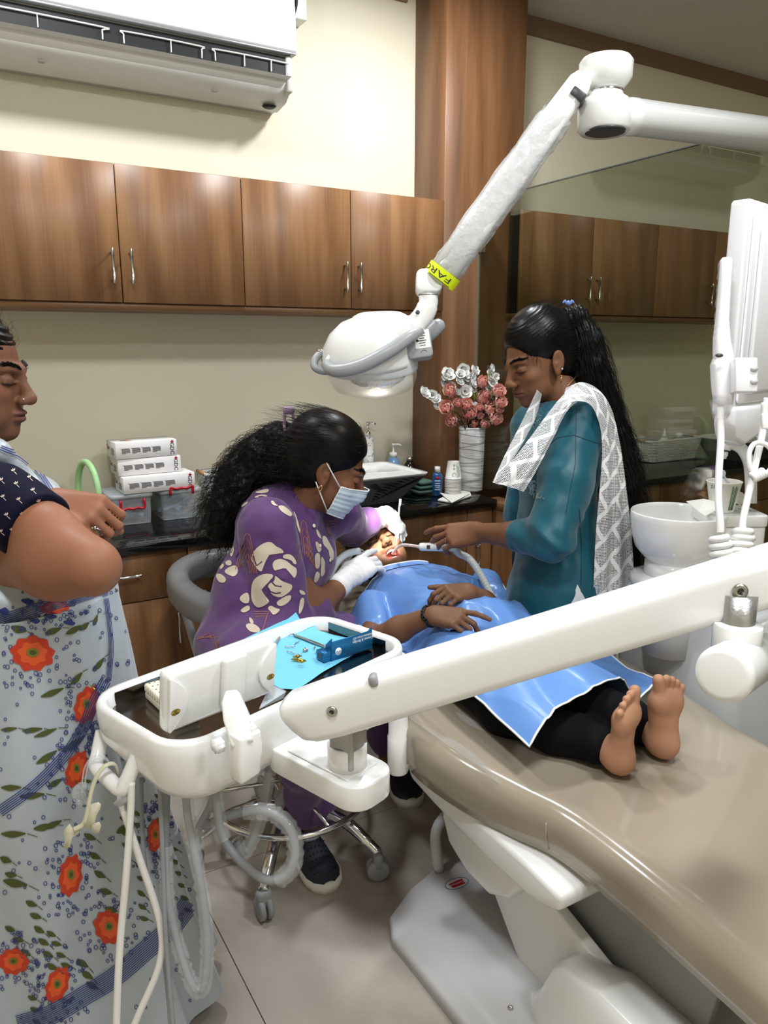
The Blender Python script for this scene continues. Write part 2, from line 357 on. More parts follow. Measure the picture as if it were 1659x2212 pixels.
# ================================================================== AIR CONDITIONER
def air_conditioner():
    x0, x1 = .16, 1.335; t = thing('air_conditioner', ((x0+x1)/2, YW, 2.43), 'white split air conditioner with open louvre high on the wall', 'air conditioner')
    mw = mat('ac_white', (246, 247, 248), .3); mg = mat('ac_grey', (205, 203, 198), .35); mk = mat('ac_dark', (18, 19, 22), .6)
    # housing behind
    prof = [(YW, 2.80), (2.95, 2.80), (2.94, 2.60), (2.96, 2.49), (3.02, 2.445), (3.10, 2.43), (YW, 2.43)]
    g = G(); g.prism(prof, x0+.012, x1-.012, 0, bev=.004); ob('housing', g, mg, t)
    # front panel, slightly bowed
    fp = [(2.955, 2.82), (2.928, 2.80), (2.916, 2.72), (2.912, 2.60), (2.922, 2.592), (2.945, 2.60), (2.955, 2.80)]
    g = G(); g.prism(fp, x0, x1, 0, bev=.003); ob('front_panel', g, mw, t)
    g = G(); g.box(((x0+x1)/2, 2.932, 2.588), (x1-x0-.004, .034, .007), .002); ob('trim_strip', g, mat('ac_trim', (150, 150, 150), .3, .4), t)
    # outlet: dark slot
    g = G(); g.box(((x0+x1)/2-.004, 2.945, 2.545), (x1-x0-.07, .02, .066)); ob('outlet', g, mk, t)
    # lower lip and deflector
    g = G(); g.prism([(2.888, 2.500), (2.92, 2.508), (2.955, 2.52), (2.955, 2.506), (2.92, 2.496)], x0+.02, x1-.035, 0); ob('deflector', g, mw, t)
    lowp = [(2.93, 2.502), (2.945, 2.47), (3.0, 2.436), (3.09, 2.424), (3.09, 2.44), (3.0, 2.455), (2.955, 2.51)]
    g = G(); g.prism(lowp, x0+.006, x1-.012, 0, bev=.002); ob('lower_shell', g, mat('ac_lower', (244, 242, 236), .4), t)
    for xx in (.44, 1.03):
        g = G(); g.lathe([(.012, 0), (.012, .004)], 16, (xx, 2.985, 2.4365), (0, 0, -1)); ob('screw_cap', g, mg, t)
    # louvre frames with vanes
    for (a, b, vs) in ((.18, .63, (.43,)), (.70, .97, (.86,)), (1.02, 1.30, (1.13, 1.235))):
        g = G(); zt, zb = 2.556, 2.518
        g.tube(bez([(a, 2.928, zb), (a, 2.928, zt-.01), (a+.008, 2.928, zt), (b-.008, 2.928, zt), (b, 2.928, zt-.01), (b, 2.928, zb)], 4), .0028, 6)
        for xx in vs: g.box((xx, 2.928, (zt+zb)/2), (.003, .006, zt-zb))
        f = ob('louvre_frame', g, mg, t)
        g = G(); g.box(((a+b)/2, 2.942, 2.533), (b-a-.01, .004, .026)); ob('louvre_blade', g, mat('ac_blade', (120, 118, 114), .5), f)
    g = G(); g.box((x1-.025, 2.952, 2.52), (.03, .05, .13), .012, 3); ob('end_cap', g, mg, t)
    g = G(); g.lathe([(.028, 0), (.02, .006)], 16, (x1-.07, 3.03, 2.426), (0, 0, -1)); ob('drain_cap', g, mk, t)
air_conditioner()
t = thing('pipe_bracket', (1.40, 3.11, 2.76), 'white conduit box and black cable beside the air conditioner', 'conduit')
g = G(); g.box((1.405, 3.10, 2.83), (.09, .08, .12), .004); ob('box', g, mat('white_plastic'), t)
g = G(); g.tube(bez([(1.38, 3.04, 2.9), (1.395, 3.04, 2.82), (1.37, 3.04, 2.755), (1.33, 3.05, 2.72)], 8), .007, 8); ob('cable', g, mat('black_rubber', (20, 20, 22), .5), t)
# ================================================================== THINGS ON THE COUNTER
ZT = .851
m_white = mat('white_plastic', (238, 238, 236), .35); m_gloss = mat('gloss_white', (240, 240, 238), .12, coat=.5)
m_print = mat('print_dark', (52, 50, 56), .6); m_red = mat('red_plastic', (176, 18, 32), .3); m_redp = mat('print_red', (190, 24, 44), .6)
# table mirror with green frame
t = thing('table_mirror', (.47, 2.97, ZT), 'round table mirror in a pale green plastic frame beside the storage boxes', 'mirror')
mg = mat('mint_plastic', (176, 222, 160), .35)
c = V(.47, 2.97, ZT+.125); ud = nrm((-.26, .965, 0)); zz = V(0, 0, 1); nn = np.cross(ud, zz)
ring = [c+ud*(.085*math.cos(2*PI*k/36))+zz*(.118*math.sin(2*PI*k/36)) for k in range(36)]
g = G(); g.tube(ring, .0115, 10, closed=True); ob('frame', g, mg, t)
g = G(); g.add([c+nn*.001]+[c+nn*.001+ud*(.08*math.cos(2*PI*k/36))+zz*(.112*math.sin(2*PI*k/36)) for k in range(36)], [[0, 1+k, 1+(k+1) % 36] for k in range(36)]); ob('glass', g, mat('mirror', (230, 235, 230), .02, 1.), t)
g = G(); g.lathe([(.055, 0), (.055, .008), (.02, .014)], 24, (.47, 2.97, ZT), sy=1.2); ob('foot', g, mg, t)
# clear storage boxes with red handles, blue masks inside
m_clear = mat('clear_plastic', (225, 232, 236), .12, alpha=.30, spec=.6); m_clear2 = mat('clear_lid', (226, 232, 238), .2, alpha=.5)
m_blue = mat('mask_blue', (132, 158, 186), .8)
def storage_box(x0, y0, w, label, up):
    d, h = .20, .112; t = thing('storage_box', (x0+w/2, y0+d/2, ZT), label, 'box', 'clear storage boxes')
    g = G(); base = rrect(w*.93, d*.93, .015, 3, x0+w/2, y0+d/2); top = rrect(w, d, .018, 3, x0+w/2, y0+d/2)
    rings = [[(p[0], p[1], ZT) for p in base], [(p[0]*.6+q[0]*.4, p[1]*.6+q[1]*.4, ZT+.03) for p, q in zip(base, top)], [(p[0], p[1], ZT+h) for p in top]]
    g.loft(rings, cap=False); g.add([(p[0], p[1], ZT+.001) for p in base], [list(range(len(base)))]); ob('body', g, m_clear, t)
    lid = rrect(w+.012, d+.012, .02, 3, x0+w/2, y0+d/2); g = G()
    g.loft([[(p[0], p[1], ZT+h-.008) for p in lid], [(p[0], p[1], ZT+h+.006) for p in lid], [(x0+w/2+(p[0]-x0-w/2)*.93, y0+d/2+(p[1]-y0-d/2)*.95, ZT+h+.007) for p in lid]]); lo = ob('lid', g, m_clear2, t)
    for s in (0, 1):
        yy = y0-.012 if s == 0 else y0+d+.012; a, b = x0+w*.22, x0+w*.78
        z1 = ZT+h-.012; z0 = (z1-.036) if not (up and s == 0) else z1+.026
        zm = (z0+(.004 if not up else -.003))
        pts = [(a, yy, z1), (a, yy, z0+.003), (a+.012, yy, z0), (a+(b-a)*.3, yy, zm), (a+(b-a)*.5, yy, z0), (a+(b-a)*.72, yy, zm), (b-.012, yy, z0), (b, yy, z0+.003), (b, yy, z1)]
        g = G(); g.tube(bez(pts, 3), .0052, 8); hd = ob('handle', g, m_red, t)
    # crumpled blue masks
    for k in range(9):
        g = G(); ax = R.uniform(0, 3.1); cx_, cy_, cz = x0+w*R.uniform(.36, .64), y0+d*R.uniform(.36, .64), ZT+.008+.0065*k
        L, Wd = .055, .038; vs = []; n = 7
        for i in range(n):
            for j in range(n):
                u = (i/(n-1)-.5)*2; v = (j/(n-1)-.5)*2
                zz_ = .006*math.sin(3*u+k)+.008*math.sin(4*v+2*k)+.006*u*v
                vs.append((cx_+(L*u*math.cos(ax)-Wd*v*math.sin(ax))*.85, cy_+L*u*math.sin(ax)+Wd*v*math.cos(ax), cz+zz_+.012))
        g.add(vs, [[i*n+j, i*n+j+1, (i+1)*n+j+1, (i+1)*n+j] for i in range(n-1) for j in range(n-1)])
        ob('face_mask', g, m_blue, None, 'folded blue face mask lying in the '+('right' if up else 'left')+' clear storage box', 'mask', 'masks in the '+('right' if up else 'left')+' storage box')
    return t
storage_box(.535, 2.905, .152, 'clear plastic storage box with lowered red handle, left of the pair', False)
storage_box(.722, 2.912, .155, 'clear plastic storage box with raised red handle, right of the pair', True)
# glove boxes
m_card = mat('white_card', (236, 233, 232), .55)
def glove_box(x0, y0, z0, w, rot, label, pic=False):
    d, h = .125, .062
    Mx = Matrix.Translation((x0, y0, z0)) @ Matrix.Rotation(rot, 4, 'Z')
    t = thing('glove_box', (x0+w/2, y0+d/2, z0), label, 'box', 'stacked glove boxes')
    g = G(); g.box((w/2, d/2, h/2), (w, d, h), .0012, 1, M=Mx); ob('carton', g, m_card, t)
    g = G()
    for k in range(4):
        xa = .02+k*.045*w/.27
        for j in range(6):
            ln = .036*w/.27*(1 if j < 5 else .5); g.box((xa+ln/2+.002*(j > 0), -.0006, h*.62-j*.0036), (ln, .0006, .0017), M=Mx)
        g.box((xa-.002, -.0006, h*.65), (.002, .0006, .002), M=Mx)
    for j in range(6): g.box((-.0006, d*.35, h*.6-j*.0045), (.0006, d*.34*(1 if j % 3 else .7), .0016), M=Mx)
    ob('fine_print', g, m_print, t, kind='stuff'); g = G()
    text(g, 'GDC', .0215, Mx @ Matrix.Translation((w-.02, -.0008, h*.44)) @ Matrix.Rotation(PI/2, 4, 'X') @ Matrix.Rotation(-PI/2, 4, 'Z'), sx=1.)
    ob('lettering', g, m_print, t); g = G()
    text(g, 'GDC', .016, Mx @ Matrix.Translation((-.0008, d*.78, h*.55)) @ Matrix.Rotation(-PI/2, 4, 'Z') @ Matrix.Rotation(PI/2, 4, 'X'))
    ob('lettering', g, m_print, t)
    g = G(); g.box((w-.018, -.0007, h*.87), (.012, .0008, .004), M=Mx).box((w-.018, -.0007, h*.87), (.004, .0008, .012), M=Mx); ob('red_cross', g, m_redp, t); g = G()
    g.box((-.0007, d*.9, h*.72), (.0008, .007, .003), M=Mx).box((-.0007, d*.9, h*.72), (.0008, .003, .009), M=Mx); ob('red_cross', g, m_redp, t)
    if pic:
        for k, (cc, a) in enumerate((((236, 190, 90), 0), ((214, 120, 150), .5), ((190, 130, 190), 1.), ((120, 100, 110), 1.4), ((226, 160, 120), -.4))):
            g = G(); g.add([Mx @ Vector((.03+.04*math.cos(a*.4)*s+.008*math.sin(q), .055+.03*math.sin(a)*s+.006*math.cos(q), h+.0006)) for s, q in ((0, 0), (.6, 1), (1, 2), (.9, 3), (.4, 4))], [[0, 1, 2, 3, 4]], 0, False)
            ob('printed_petal', g, mat('print_%d' % k, cc, .6), t)
    return t
glove_box(.582, 2.893, .972, .272, .03, 'white glove carton with red-cross lettering, bottom of the stack of three')
glove_box(.575, 2.93, 1.036, .238, .03, 'white glove carton with red-cross lettering, middle of the stack of three')
glove_box(.570, 2.925, 1.1, .232, .06, 'white glove carton with printed flower on the lid, top of the stack of three', True)
# woven plastic baskets
def basket(x0, y0, w, d, h, label, contents=False):
    t = thing('woven_basket', (x0+w/2, y0+d/2, ZT), label, 'basket')
    m = mat('basket_white', (236, 236, 232), .45)
    g = G(); n = 4
    base = rrect(w*.82, d*.8, .025, n, x0+w/2, y0+d/2); top = rrect(w, d, .03, n, x0+w/2, y0+d/2); K = 13
    def P(i, f): p, q = base[i], top[i]; return V(p[0]+(q[0]-p[0])*f, p[1]+(q[1]-p[1])*f, ZT+h*f)
    def dense(f):
        out = []; L = len(base)
        for i in range(L):
            a, b = P(i, f), P((i+1) % L, f); m_ = max(1, int(np.linalg.norm(b-a)/.007))
            for k in range(m_): out.append(a+(b-a)*k/m_)
        return out
    ctr = V(x0+w/2, y0+d/2, 0)
    r0 = dense(.0); r1 = dense(1.); Nn = max(len(r0), len(r1)); 
    def ringN(f): 
        q = dense(f); return [q[int(k*len(q)/Nn) % len(q)] for k in range(Nn)]
    for k in range(K):
        f = (k+.5)/K; rr = ringN(f); g.tube([p+nrm((p-ctr)*V(1, 1, 0))*(.0014*(1 if (i+k) % 2 else -1)) for i, p in enumerate(rr)], .0030, 4, closed=True)
    for i in range(0, Nn): g.tube([ringN(0)[i], ringN(1)[i]], .0022, 4)  if i % 2 == 0 else None
    ob('weave', g, m, t)
    g = G(); rim = [(p[0], p[1]) for p in top]
    g.loft([[(p[0], p[1], ZT+h-.004) for p in rim], [(x0+w/2+(p[0]-x0-w/2)*1.03, y0+d/2+(p[1]-y0-d/2)*1.03, ZT+h) for p in rim], [(x0+w/2+(p[0]-x0-w/2)*1.03, y0+d/2+(p[1]-y0-d/2)*1.03, ZT+h+.008) for p in rim], [(p[0], p[1], ZT+h+.01) for p in rim], [(x0+w/2+(p[0]-x0-w/2)*.95, y0+d/2+(p[1]-y0-d/2)*.95, ZT+h+.006) for p in rim]], cap=False); ob('rim', g, m, t)
    g = G(); g.add([(p[0], p[1], ZT+.002) for p in base], [list(range(len(base)))]); ob('base', g, m, t)
    for s in (0, 1):
        xx = x0-.004 if s == 0 else x0+w+.004
        g = G(); g.cyl((xx, y0+d*.25, ZT+h+.006), (xx, y0+d*.75, ZT+h+.006), .008, 12); ob('wood_handle', g, mat('handle_wood', (176, 128, 84), .5), t)
    return t
basket(.925, 2.96, .30, .165, .15, 'white woven plastic basket with wooden handles behind the dentist')
basket(3.50, 2.95, .46, .16, .12, 'white woven basket of bottles seen through the glass')
for (x, y, r, h, lab) in ((3.70, 3.03, .03, .17, 'white squeeze bottle with pointed cap in the far basket'), (3.83, 3.03, .032, .155, 'white squat bottle in the far basket')):
    t = thing('squeeze_bottle', (x, y, ZT+.004), lab, 'bottle'); g = G(); g.lathe([(r, 0), (r, h*.62), (r*.7, h*.72), (r*.4, h*.76)], 18, (x, y, ZT+.004)); ob('body', g, m_white, t)
    g = G(); g.lathe([(r*.5, h*.76), (r*.5, h*.85), (r*.2, h*.9), (.003, h*1.05)] if r == .03 else [(r*.6, h*.76), (r*.6, h*.95)], 16, (x, y, ZT+.004)); ob('cap', g, m_white, t)
g = G(); g.box((4.02, 3.03, ZT+.045), (.16, .12, .09), .004); ob('small_carton', g, mat('beige_card', (206, 200, 186), .6), None, 'small pale carton beside the basket seen through the glass', 'box')
# wash basin with black fern print (and its twin next door)
m_cer = mat('ceramic', (244, 244, 242), .08, coat=.6)
def basin(x0, x1, y0, y1, z1, label):
    t = thing('wash_basin', ((x0+x1)/2, (y0+y1)/2, ZT), label, 'basin'); cx_, cy_ = (x0+x1)/2, (y0+y1)/2; w, d = x1-x0, y1-y0
    def ring(sx, sy, z, r=.03): return [(p[0], p[1], z) for p in rrect(w*sx, d*sy, r, 4, cx_, cy_)]
    g = G(); g.loft([ring(.62, .55, ZT), ring(.66, .60, ZT+.012), ring(.985, .97, z1-.012)], cap=False); g.add(ring(.62, .55, ZT), [list(range(20))])
    ob('shell', g, mat('basin_grey', (112, 114, 112), .3), t)
    g = G(); g.loft([ring(.985, .97, z1-.012), ring(1., 1., z1-.004), ring(1., 1., z1), ring(.93, .9, z1-.004), ring(.85, .8, z1-.05), ring(.5, .45, z1-.105)], cap=True); ob('bowl', g, m_cer, t)
    # fern fronds on the front face
    def face(u, v):   # u across, v up on the front sloped face
        f = v; wx = w*(.66+.32*f); yy = cy_-d*(.60+.37*f)/2; return V(cx_+wx*(u-.5), yy-.0012, ZT+.012+(z1-.024-ZT)*f)
    for (o, dr, ln, col, nm) in (((.93, .96), (-.42, -.95), .95, (14, 16, 18), 'fern_print'), ((.52, .78), (.30, -.80), .72, (66, 68, 68), 'fern_print')):
        g = G(); n = 13
        for k in range(n):
            f = k/(n-1); b = V(*o)+V(*dr)*ln*f; wd = .26*math.sin(PI*(.12+.85*f))
            for s in (-1, 1):
                tip = b+V(s*wd*.75, .20*wd/.26-.0)
                pts = [b+V(0, .0), b+(tip-b)*.45+V(0, .045), tip, b+(tip-b)*.5-V(0, .012)]
                pts = [V(min(max(p[0], .02), .985), min(max(p[1], .02), .97)) for p in pts]
                g.add([face(*p) for p in pts], [[0, 1, 2, 3]], 0, False)
        ob(nm, g, mat('fern_%d' % col[0], col, .35), t)
    g = G(); g.lathe([(.018, 0), (.02, .004)], 16, (cx_, cy_, z1-.104)); ob('drain', g, m_chrome, t)
basin(1.30, 1.805, 2.675, 3.06, .985, 'grey and white vessel basin with black fern print, behind the dentist')
basin(3.92, 4.4, 2.64, 3.02, .985, 'black fern-printed basin seen through the glass')
# soap dispenser on basin's back rim corner -> stands on counter behind
def pump_bottle(x, y, z, r, h, body, label, cap, tall):
    t = thing('pump_bottle', (x, y, z), label, 'bottle')
    g = G(); g.lathe([(r*.96, 0), (r, .004), (r, h*.97), (r*.9, h), (r*.4, h)] if not tall else [(r, 0), (r, h*.55), (r*.85, h*.75), (r*.45, h)], 24, (x, y, z)); ob('body', g, body, t)
    zz_ = z+h; g = G(); g.lathe([(r*.45, 0), (r*.45, .022), (r*.3, .024), (.005, .026), (.005, .055), (.009, .055), (.009, .066)], 16, (x, y, zz_)); g.tube([(x, y, zz_+.06), (x+.02, y-.012, zz_+.062), (x+.032, y-.02, zz_+.055)], .0045, 8); ob('pump', g, cap, t)
    return t
def marble():
    m = mat('marble_ceramic', (242, 242, 240), .15); tc = nd(m, 'TexCoord'); n = nd(m, 'TexNoise', i_Scale=14., i_Detail=4., i_Distortion=1.5); lk(m, tc.outputs['Object'], n.inputs['Vector'])
    r = ramp(m, [(.485, (242, 242, 240)), (.5, (70, 72, 76)), (.512, (242, 242, 240))]); lk(m, n.outputs['Fac'], r.inputs[0]); lk(m, r.outputs[0], bsdf(m).inputs['Base Color']); return m
pump_bottle(1.735, 3.094, ZT, .029, .25, marble(), 'tall white marbled soap dispenser with chrome pump behind the basin', m_chrome, False)
pump_bottle(1.86, 3.07, ZT, .042, .145, mat('blue_soap', (112, 150, 190), .2, coat=.4), 'blue hand-wash bottle with white pump behind the basin', m_white, True)
t = thing('dark_bottle', (1.945, 3.06, ZT), 'dark brown bottle with silver cap in the corner behind the basin', 'bottle')
g = G(); g.lathe([(.036, 0), (.036, .085), (.02, .115), (.014, .12)], 18, (1.945, 3.06, ZT)); ob('body', g, mat('brown_glass', (30, 20, 18), .12), t)
g = G(); g.lathe([(.015, .12), (.015, .14)], 16, (1.945, 3.06, ZT)); ob('cap', g, m_steel, t)
# folded green cloth
t = thing('folded_cloth', (1.895, 2.90, ZT), 'folded dark green cloth beside the mouthwash bottle', 'cloth')
for k in range(3):
    g = G(); g.box((1.893+.003*k, 2.90, ZT+.011+.021*k), (.085-.004*k, .13, .019), .009, 3); ob('fold', g, mat('green_cloth', (84, 112, 100), .9), t)
# mouthwash
x, y = 1.925, 2.795
t = thing('mouthwash_bottle', (x, y, ZT), 'blue mouthwash bottle with white cap beside the paper cups', 'bottle')
g = G(); g.lathe([(.021, 0), (.023, .004), (.023, .088), (.02, .1), (.011, .108)], 20, (x, y, ZT), sx=1., sy=.7, hint=(.87, -.5, 0)); ob('body', g, mat('mouthwash_blue', (46, 92, 150), .08, coat=.5), t)
g = G(); g.lathe([(.0125, .108), (.0125, .133)], 16, (x, y, ZT)); ob('cap', g, m_white, t)
Ml = frame((x-.0095, y-.0150, ZT+.055), (.87, -.5, 0), (0, 0, 1))
g = G(); g.lathe([(.012, 0), (.0001, .001)], 18, Ml @ Vector((0, .029, .0018)), Ml.to_3x3() @ Vector((0, 0, 1)), sy=.42, hint=tuple(Ml.to_3x3() @ Vector((1, 0, 0)))); ob('red_emblem', g, m_redp, t)
g = G()
for (zz_, wd, hh) in ((.016, .026, .006), (.004, .022, .004), (-.006, .024, .003), (-.014, .018, .003), (-.024, .024, .004)): g.box((0, zz_, .002), (wd, hh, .0008), M=Ml)
ob('label_print', g, mat('label_white', (190, 204, 224), .5), t)
# paper cups (inverted stack) and the napkin in front
m_paper = mat('paper_white', (240, 238, 232), .6); m_green = mat('print_green', (96, 132, 100), .6)
def cup_mesh(g, x, y, z, up=True, h=.078, rt=.0365, rb=.026):
    pr = [(rb, 0), (rt, h-.002), (rt+.0015, h-.002), (rt+.002, h), (rt, h+.001), (rt-.001, h-.002), (rb-.001, .004)]
    if up: g.lathe(pr, 28, (x, y, z), cap=False); g.lathe([(rb, .004), (rb, .0045)], 28, (x, y, z))
    else: g.lathe(pr, 28, (x, y, z+h+.001), (0, 0, -1), cap=False); g.lathe([(rb, .0005), (rb, .002)], 28, (x, y, z+h+.001), (0, 0, -1))
xs, ys = 1.997, 2.775
for k in range(14):
    g = G(); cup_mesh(g, xs+R.uniform(-.0006, .0006), ys, ZT+k*.0058, False)
    if k < 13: ob('paper_cup', g, m_paper, None, ('lowest' if k == 0 else '%s from the top' % ['', 'second', 'third', 'fourth', 'fifth', 'sixth', 'seventh', 'eighth', 'ninth', 'tenth', 'eleventh', 'twelfth', 'thirteenth'][13-k])+' upturned paper cup in the stack by the vase', 'cup', 'stacked paper cups')
    else:
        t = thing('paper_cup', (xs, ys, ZT+k*.0058), 'white paper cup with green print, topmost of the upturned stack by the vase', 'cup', 'stacked paper cups')
        ob('cup', g, m_paper, t); g = G(); zc = ZT+k*.0058
        def onc(a, f): rr = .0368-(.0105)*f; an = math.radians(a); return V(xs+rr*math.cos(an)*1.012, ys+rr*math.sin(an)*1.012, zc+.078*f)
        for (a, f, r) in ((-118, .30, .0085), (-118, .62, .004), (-118, .82, .004)):
            p = onc(a, f); an = math.radians(a); u_ = V(-math.sin(an), math.cos(an), 0); w_ = V(0, 0, 1)
            g.tube([p+u_*(r*math.cos(q*PI/8))+w_*(r*math.sin(q*PI/8)) for q in range(16)], .0007, 4, closed=True)
        for q in range(4): 
            g.tube([onc(-95+8*q, .12+.015*q), onc(-95+8*q, .86-.05*q)], .0008, 4)
        ob('print', g, m_green, t)
t = thing('folded_napkin', (1.975, 2.70, ZT), 'folded white paper napkin on the counter edge before the cups', 'napkin')
p = [onz(945, 1083, ZT), onz(975, 1088, ZT), onz(1018, 1074, ZT), onz(1016, 1066, ZT), onz(985, 1062, ZT)]
g = G(); g.prism([(q[0], q[1]) for q in p], ZT, ZT+.009, 2, bev=.003); ob('lower_fold', g, m_paper, t)
q0, q1, q2 = onz(976, 1086, ZT+.012), onz(950, 1064, ZT+.02), onz(1015, 1066, ZT+.014)
g = G(); a = [q0, q1, (q1+q2)/2+V(0, 0, -.012), q2]; g.add(a+[v-V(0, 0, .002) for v in a], [[0, 1, 2, 3], [7, 6, 5, 4], [0, 4, 5, 1], [1, 5, 6, 2], [2, 6, 7, 3], [3, 7, 4, 0]], 0, False); ob('upper_fold', g, m_paper, t)
# vase
xv, yv = 2.135, 2.825
t = thing('flower_vase', (xv, yv, ZT), 'tall white ribbed cylinder vase with dark wrapped lines', 'vase')
pr = [(.050, 0)]
for k in range(60): z = .003+.292*k/59; pr.append((.0545+.0065*k/59+.0006*math.sin(k*2.1), z))
pr += [(.058, .298), (.052, .294), (.05, .2)]
g = G(); g.lathe(pr, 36, (xv, yv, ZT), cap=False); g.lathe([(.05, 0), (.05, .002)], 36, (xv, yv, ZT)); ob('body', g, mat('vase_white', (236, 236, 236), .3), t)
g = G()
for k in range(12):
    zc = .02+.024*k; tilt = .010*(1 if k % 2 else -1)*(1+.3*math.sin(k)); ph = k*1.3
    g.tube([(xv+(.0562+.0065*zc/.295)*math.cos(2*PI*q/36), yv+(.0562+.0065*zc/.295)*math.sin(2*PI*q/36), ZT+max(.006, min(.29, zc+tilt*math.cos(2*PI*q/36+ph)))) for q in range(36)], .0008, 4, closed=True)
ob('wrapped_lines', g, mat('vase_line', (92, 88, 88), .5), t)
# flowers
def petal(g, c, ax, side, L, W, cup, mi=0, n=4):
    ax = nrm(ax); side = nrm(side-ax*(side@ax)); nn = np.cross(ax, side); vs = []
    for i in range(n+1):
        f = i/n; w = W*math.sin(PI*(.12+.78*f))**.8
        for j in (-1, -.5, 0, .5, 1):
            vs.append(c+ax*(L*f)+side*(w*j)+nn*(cup*(f*f*.9+ .55*abs(j)**2*f)*L))
    g.add(vs, [[i*5+j, i*5+j+1, (i+1)*5+j+1, (i+1)*5+j] for i in range(n) for j in range(4)], mi)
def bloom(g, c, dr, r, layers, R_, cup=.5):
    dr = nrm(dr); h = V(0, 0, 1) if abs(dr[2]) < .8 else V(1, 0, 0); u = nrm(np.cross(dr, h)); w = np.cross(dr, u)
    for li, (np_, open_, ln) in enumerate(layers):
        for k in range(np_):
            a = 2*PI*(k+.5*li)/np_+R_.uniform(-.15, .15); rad = u*math.cos(a)+w*math.sin(a)
            ax = dr*math.cos(open_)+rad*math.sin(open_); side = np.cross(dr, rad)
            petal(g, c-dr*r*.55+rad*r*.12*open_, ax, side, r*ln, r*.72*(1-.12*li), cup, 0 if (k+li) % 3 else 1)
PK = [(505, 520, 95), (455, 770, 100), (620, 700, 65), (745, 730, 90), (790, 845, 105), (530, 965, 85), (715, 960, 75), (990, 400, 95), (1000, 630, 105), (1215, 530, 95), (1240, 690, 90), (1100, 790, 100), (965, 880, 85), (860, 1010, 85), (1010, 1010, 65), (1170, 930, 95), (1230, 790, 60), (935, 770, 60), (1040, 570, 60)]
PKL = ['uppermost on the left side', 'leftmost of the middle row', 'small one right of the leftmost', 'left of the centre, behind the frontmost', 'large one at the very centre front', 'lowest on the left, facing the counter', 'low one just right of the lowest left', 'highest of all, beneath the right blossom spray', 'large one right of centre in the upper half', 'upper one at the right edge', 'middle one at the right edge', 'below the large upper right one', 'low one right of the centre front', 'lowest at the middle above the vase rim', 'small one at the vase rim, right of the lowest', 'lowest at the right edge', 'small one tucked between two at the right edge', 'small one hidden right of the centre', 'small one behind the large upper right one']
m_pk1 = mat('peony_pink', (232, 166, 156), .6, sheen=.3); m_pk2 = mat('peony_peach', (242, 192, 170), .6, sheen=.3); m_stem = mat('stem', (52, 54, 36), .7)
m_wh = mat('blossom_white', (238, 238, 234), .6); m_wh2 = mat('blossom_white_2', (226, 226, 224), .6)
vtop = V(xv, yv, ZT+.288)
def fpos(zx, zy, jit):
    p = ony(900+zx/6.914, 770+zy/6.914, min(yv-.02+jit, 2.855)); return p if p[0] < 2.15 else onx(900+zx/6.914, 770+zy/6.914, 2.15)
for k, (zx, zy, r) in enumerate(PK):
    p = fpos(zx, zy, R.uniform(-.07, .02)); rr = r/6.914*3.42/1650*1.3
    dr = nrm((p-vtop)*V(1, 1, .5)+V(-.35, -.75, .35)*.09+V(0, 0, .02))
    t = thing('peony', (float(vtop[0]), float(vtop[1]), float(vtop[2])), 'pink silk peony in the vase, '+PKL[k], 'flower', 'pink peonies in the vase')
    g = G(); bloom(g, p, dr, rr, [(5, 1.05, 1.15), (5, .75, 1.15), (5, .45, 1.1), (4, .18, .95)], R); ob('bloom', g, [m_pk1, m_pk2], t, recalc=False)
    g = G(); g.tube(bez([p-dr*rr*.5, p*.5+vtop*.5+V(0, 0, .01), vtop+(p-vtop)*V(.12, .12, 0)-V(0, 0, .05)], 5), .0022, 5); ob('stem', g, m_stem, t)
SPR = [[(135, 530, 75), (235, 575, 60), (290, 620, 60), (320, 730, 50), (385, 675, 30)], [(480, 250, 85), (430, 300, 45), (450, 390, 70), (555, 425, 45), (610, 520, 50)], [(700, 200, 75), (660, 250, 60), (650, 355, 60), (750, 410, 70), (735, 520, 80), (690, 610, 60)], [(755, 285, 70), (850, 300, 70), (860, 395, 60), (845, 470, 60), (870, 720, 40)], [(880, 190, 60), (905, 235, 35)], [(1135, 180, 55), (1100, 230, 40), (1130, 300, 60), (1190, 300, 45), (1145, 375, 60), (1080, 460, 40), (1150, 610, 35)]]
SPL = ['white blossom spray arching left out of the vase', 'white blossom spray rising above the left peony', 'tall white blossom spray at the middle of the bouquet', 'white blossom spray right of the middle one', 'single white blossom stem highest in the bouquet', 'white blossom spray at the right beside the pillar edge']
for S, lab in zip(SPR, SPL):
    t = thing('blossom_spray', tuple(vtop), lab, 'flower', 'white blossom sprays in the vase'); pts = []
    for (zx, zy, r) in S:
        p = fpos(zx, zy, R.uniform(-.03, .03)); rr = r/6.914*3.42/1650*1.1; pts.append(p)
        g = G(); bloom(g, p, nrm(V(R.uniform(-.6, .4), -.8, R.uniform(-.1, .6))), rr, [(5, 1.35, 1.15), (5, .85, .95), (3, .35, .6)], R, .22); ob('blossom', g, [m_wh, m_wh2], t, recalc=False)
    g = G(); g.tube(bez([pts[0]+V(0, .01, .015)]+[q+V(0, .008, 0) for q in pts[1:]]+[vtop-V(0, 0, .04)], 5), .0018, 5); ob('twig', g, m_stem, t)
for (zx, zy) in ((430, 560), (860, 580), (1110, 300), (1160, 560)):
    g = G(); p = fpos(zx, zy, -.02)
    for q in range(7): g.tube([p+V(0, 0, -.03), p+V(R.uniform(-.02, .02), R.uniform(-.01, .01), R.uniform(0, .03))], .0016, 4)
    g.tube([p-V(0, 0, .03), vtop-V(0, 0, .03)], .0016, 4)
    ob('green_sprig', g, mat('sprig_green', (112, 122, 44), .7), None, 'thin green filler sprig among the vase flowers', 'flower', 'green sprigs in the vase')
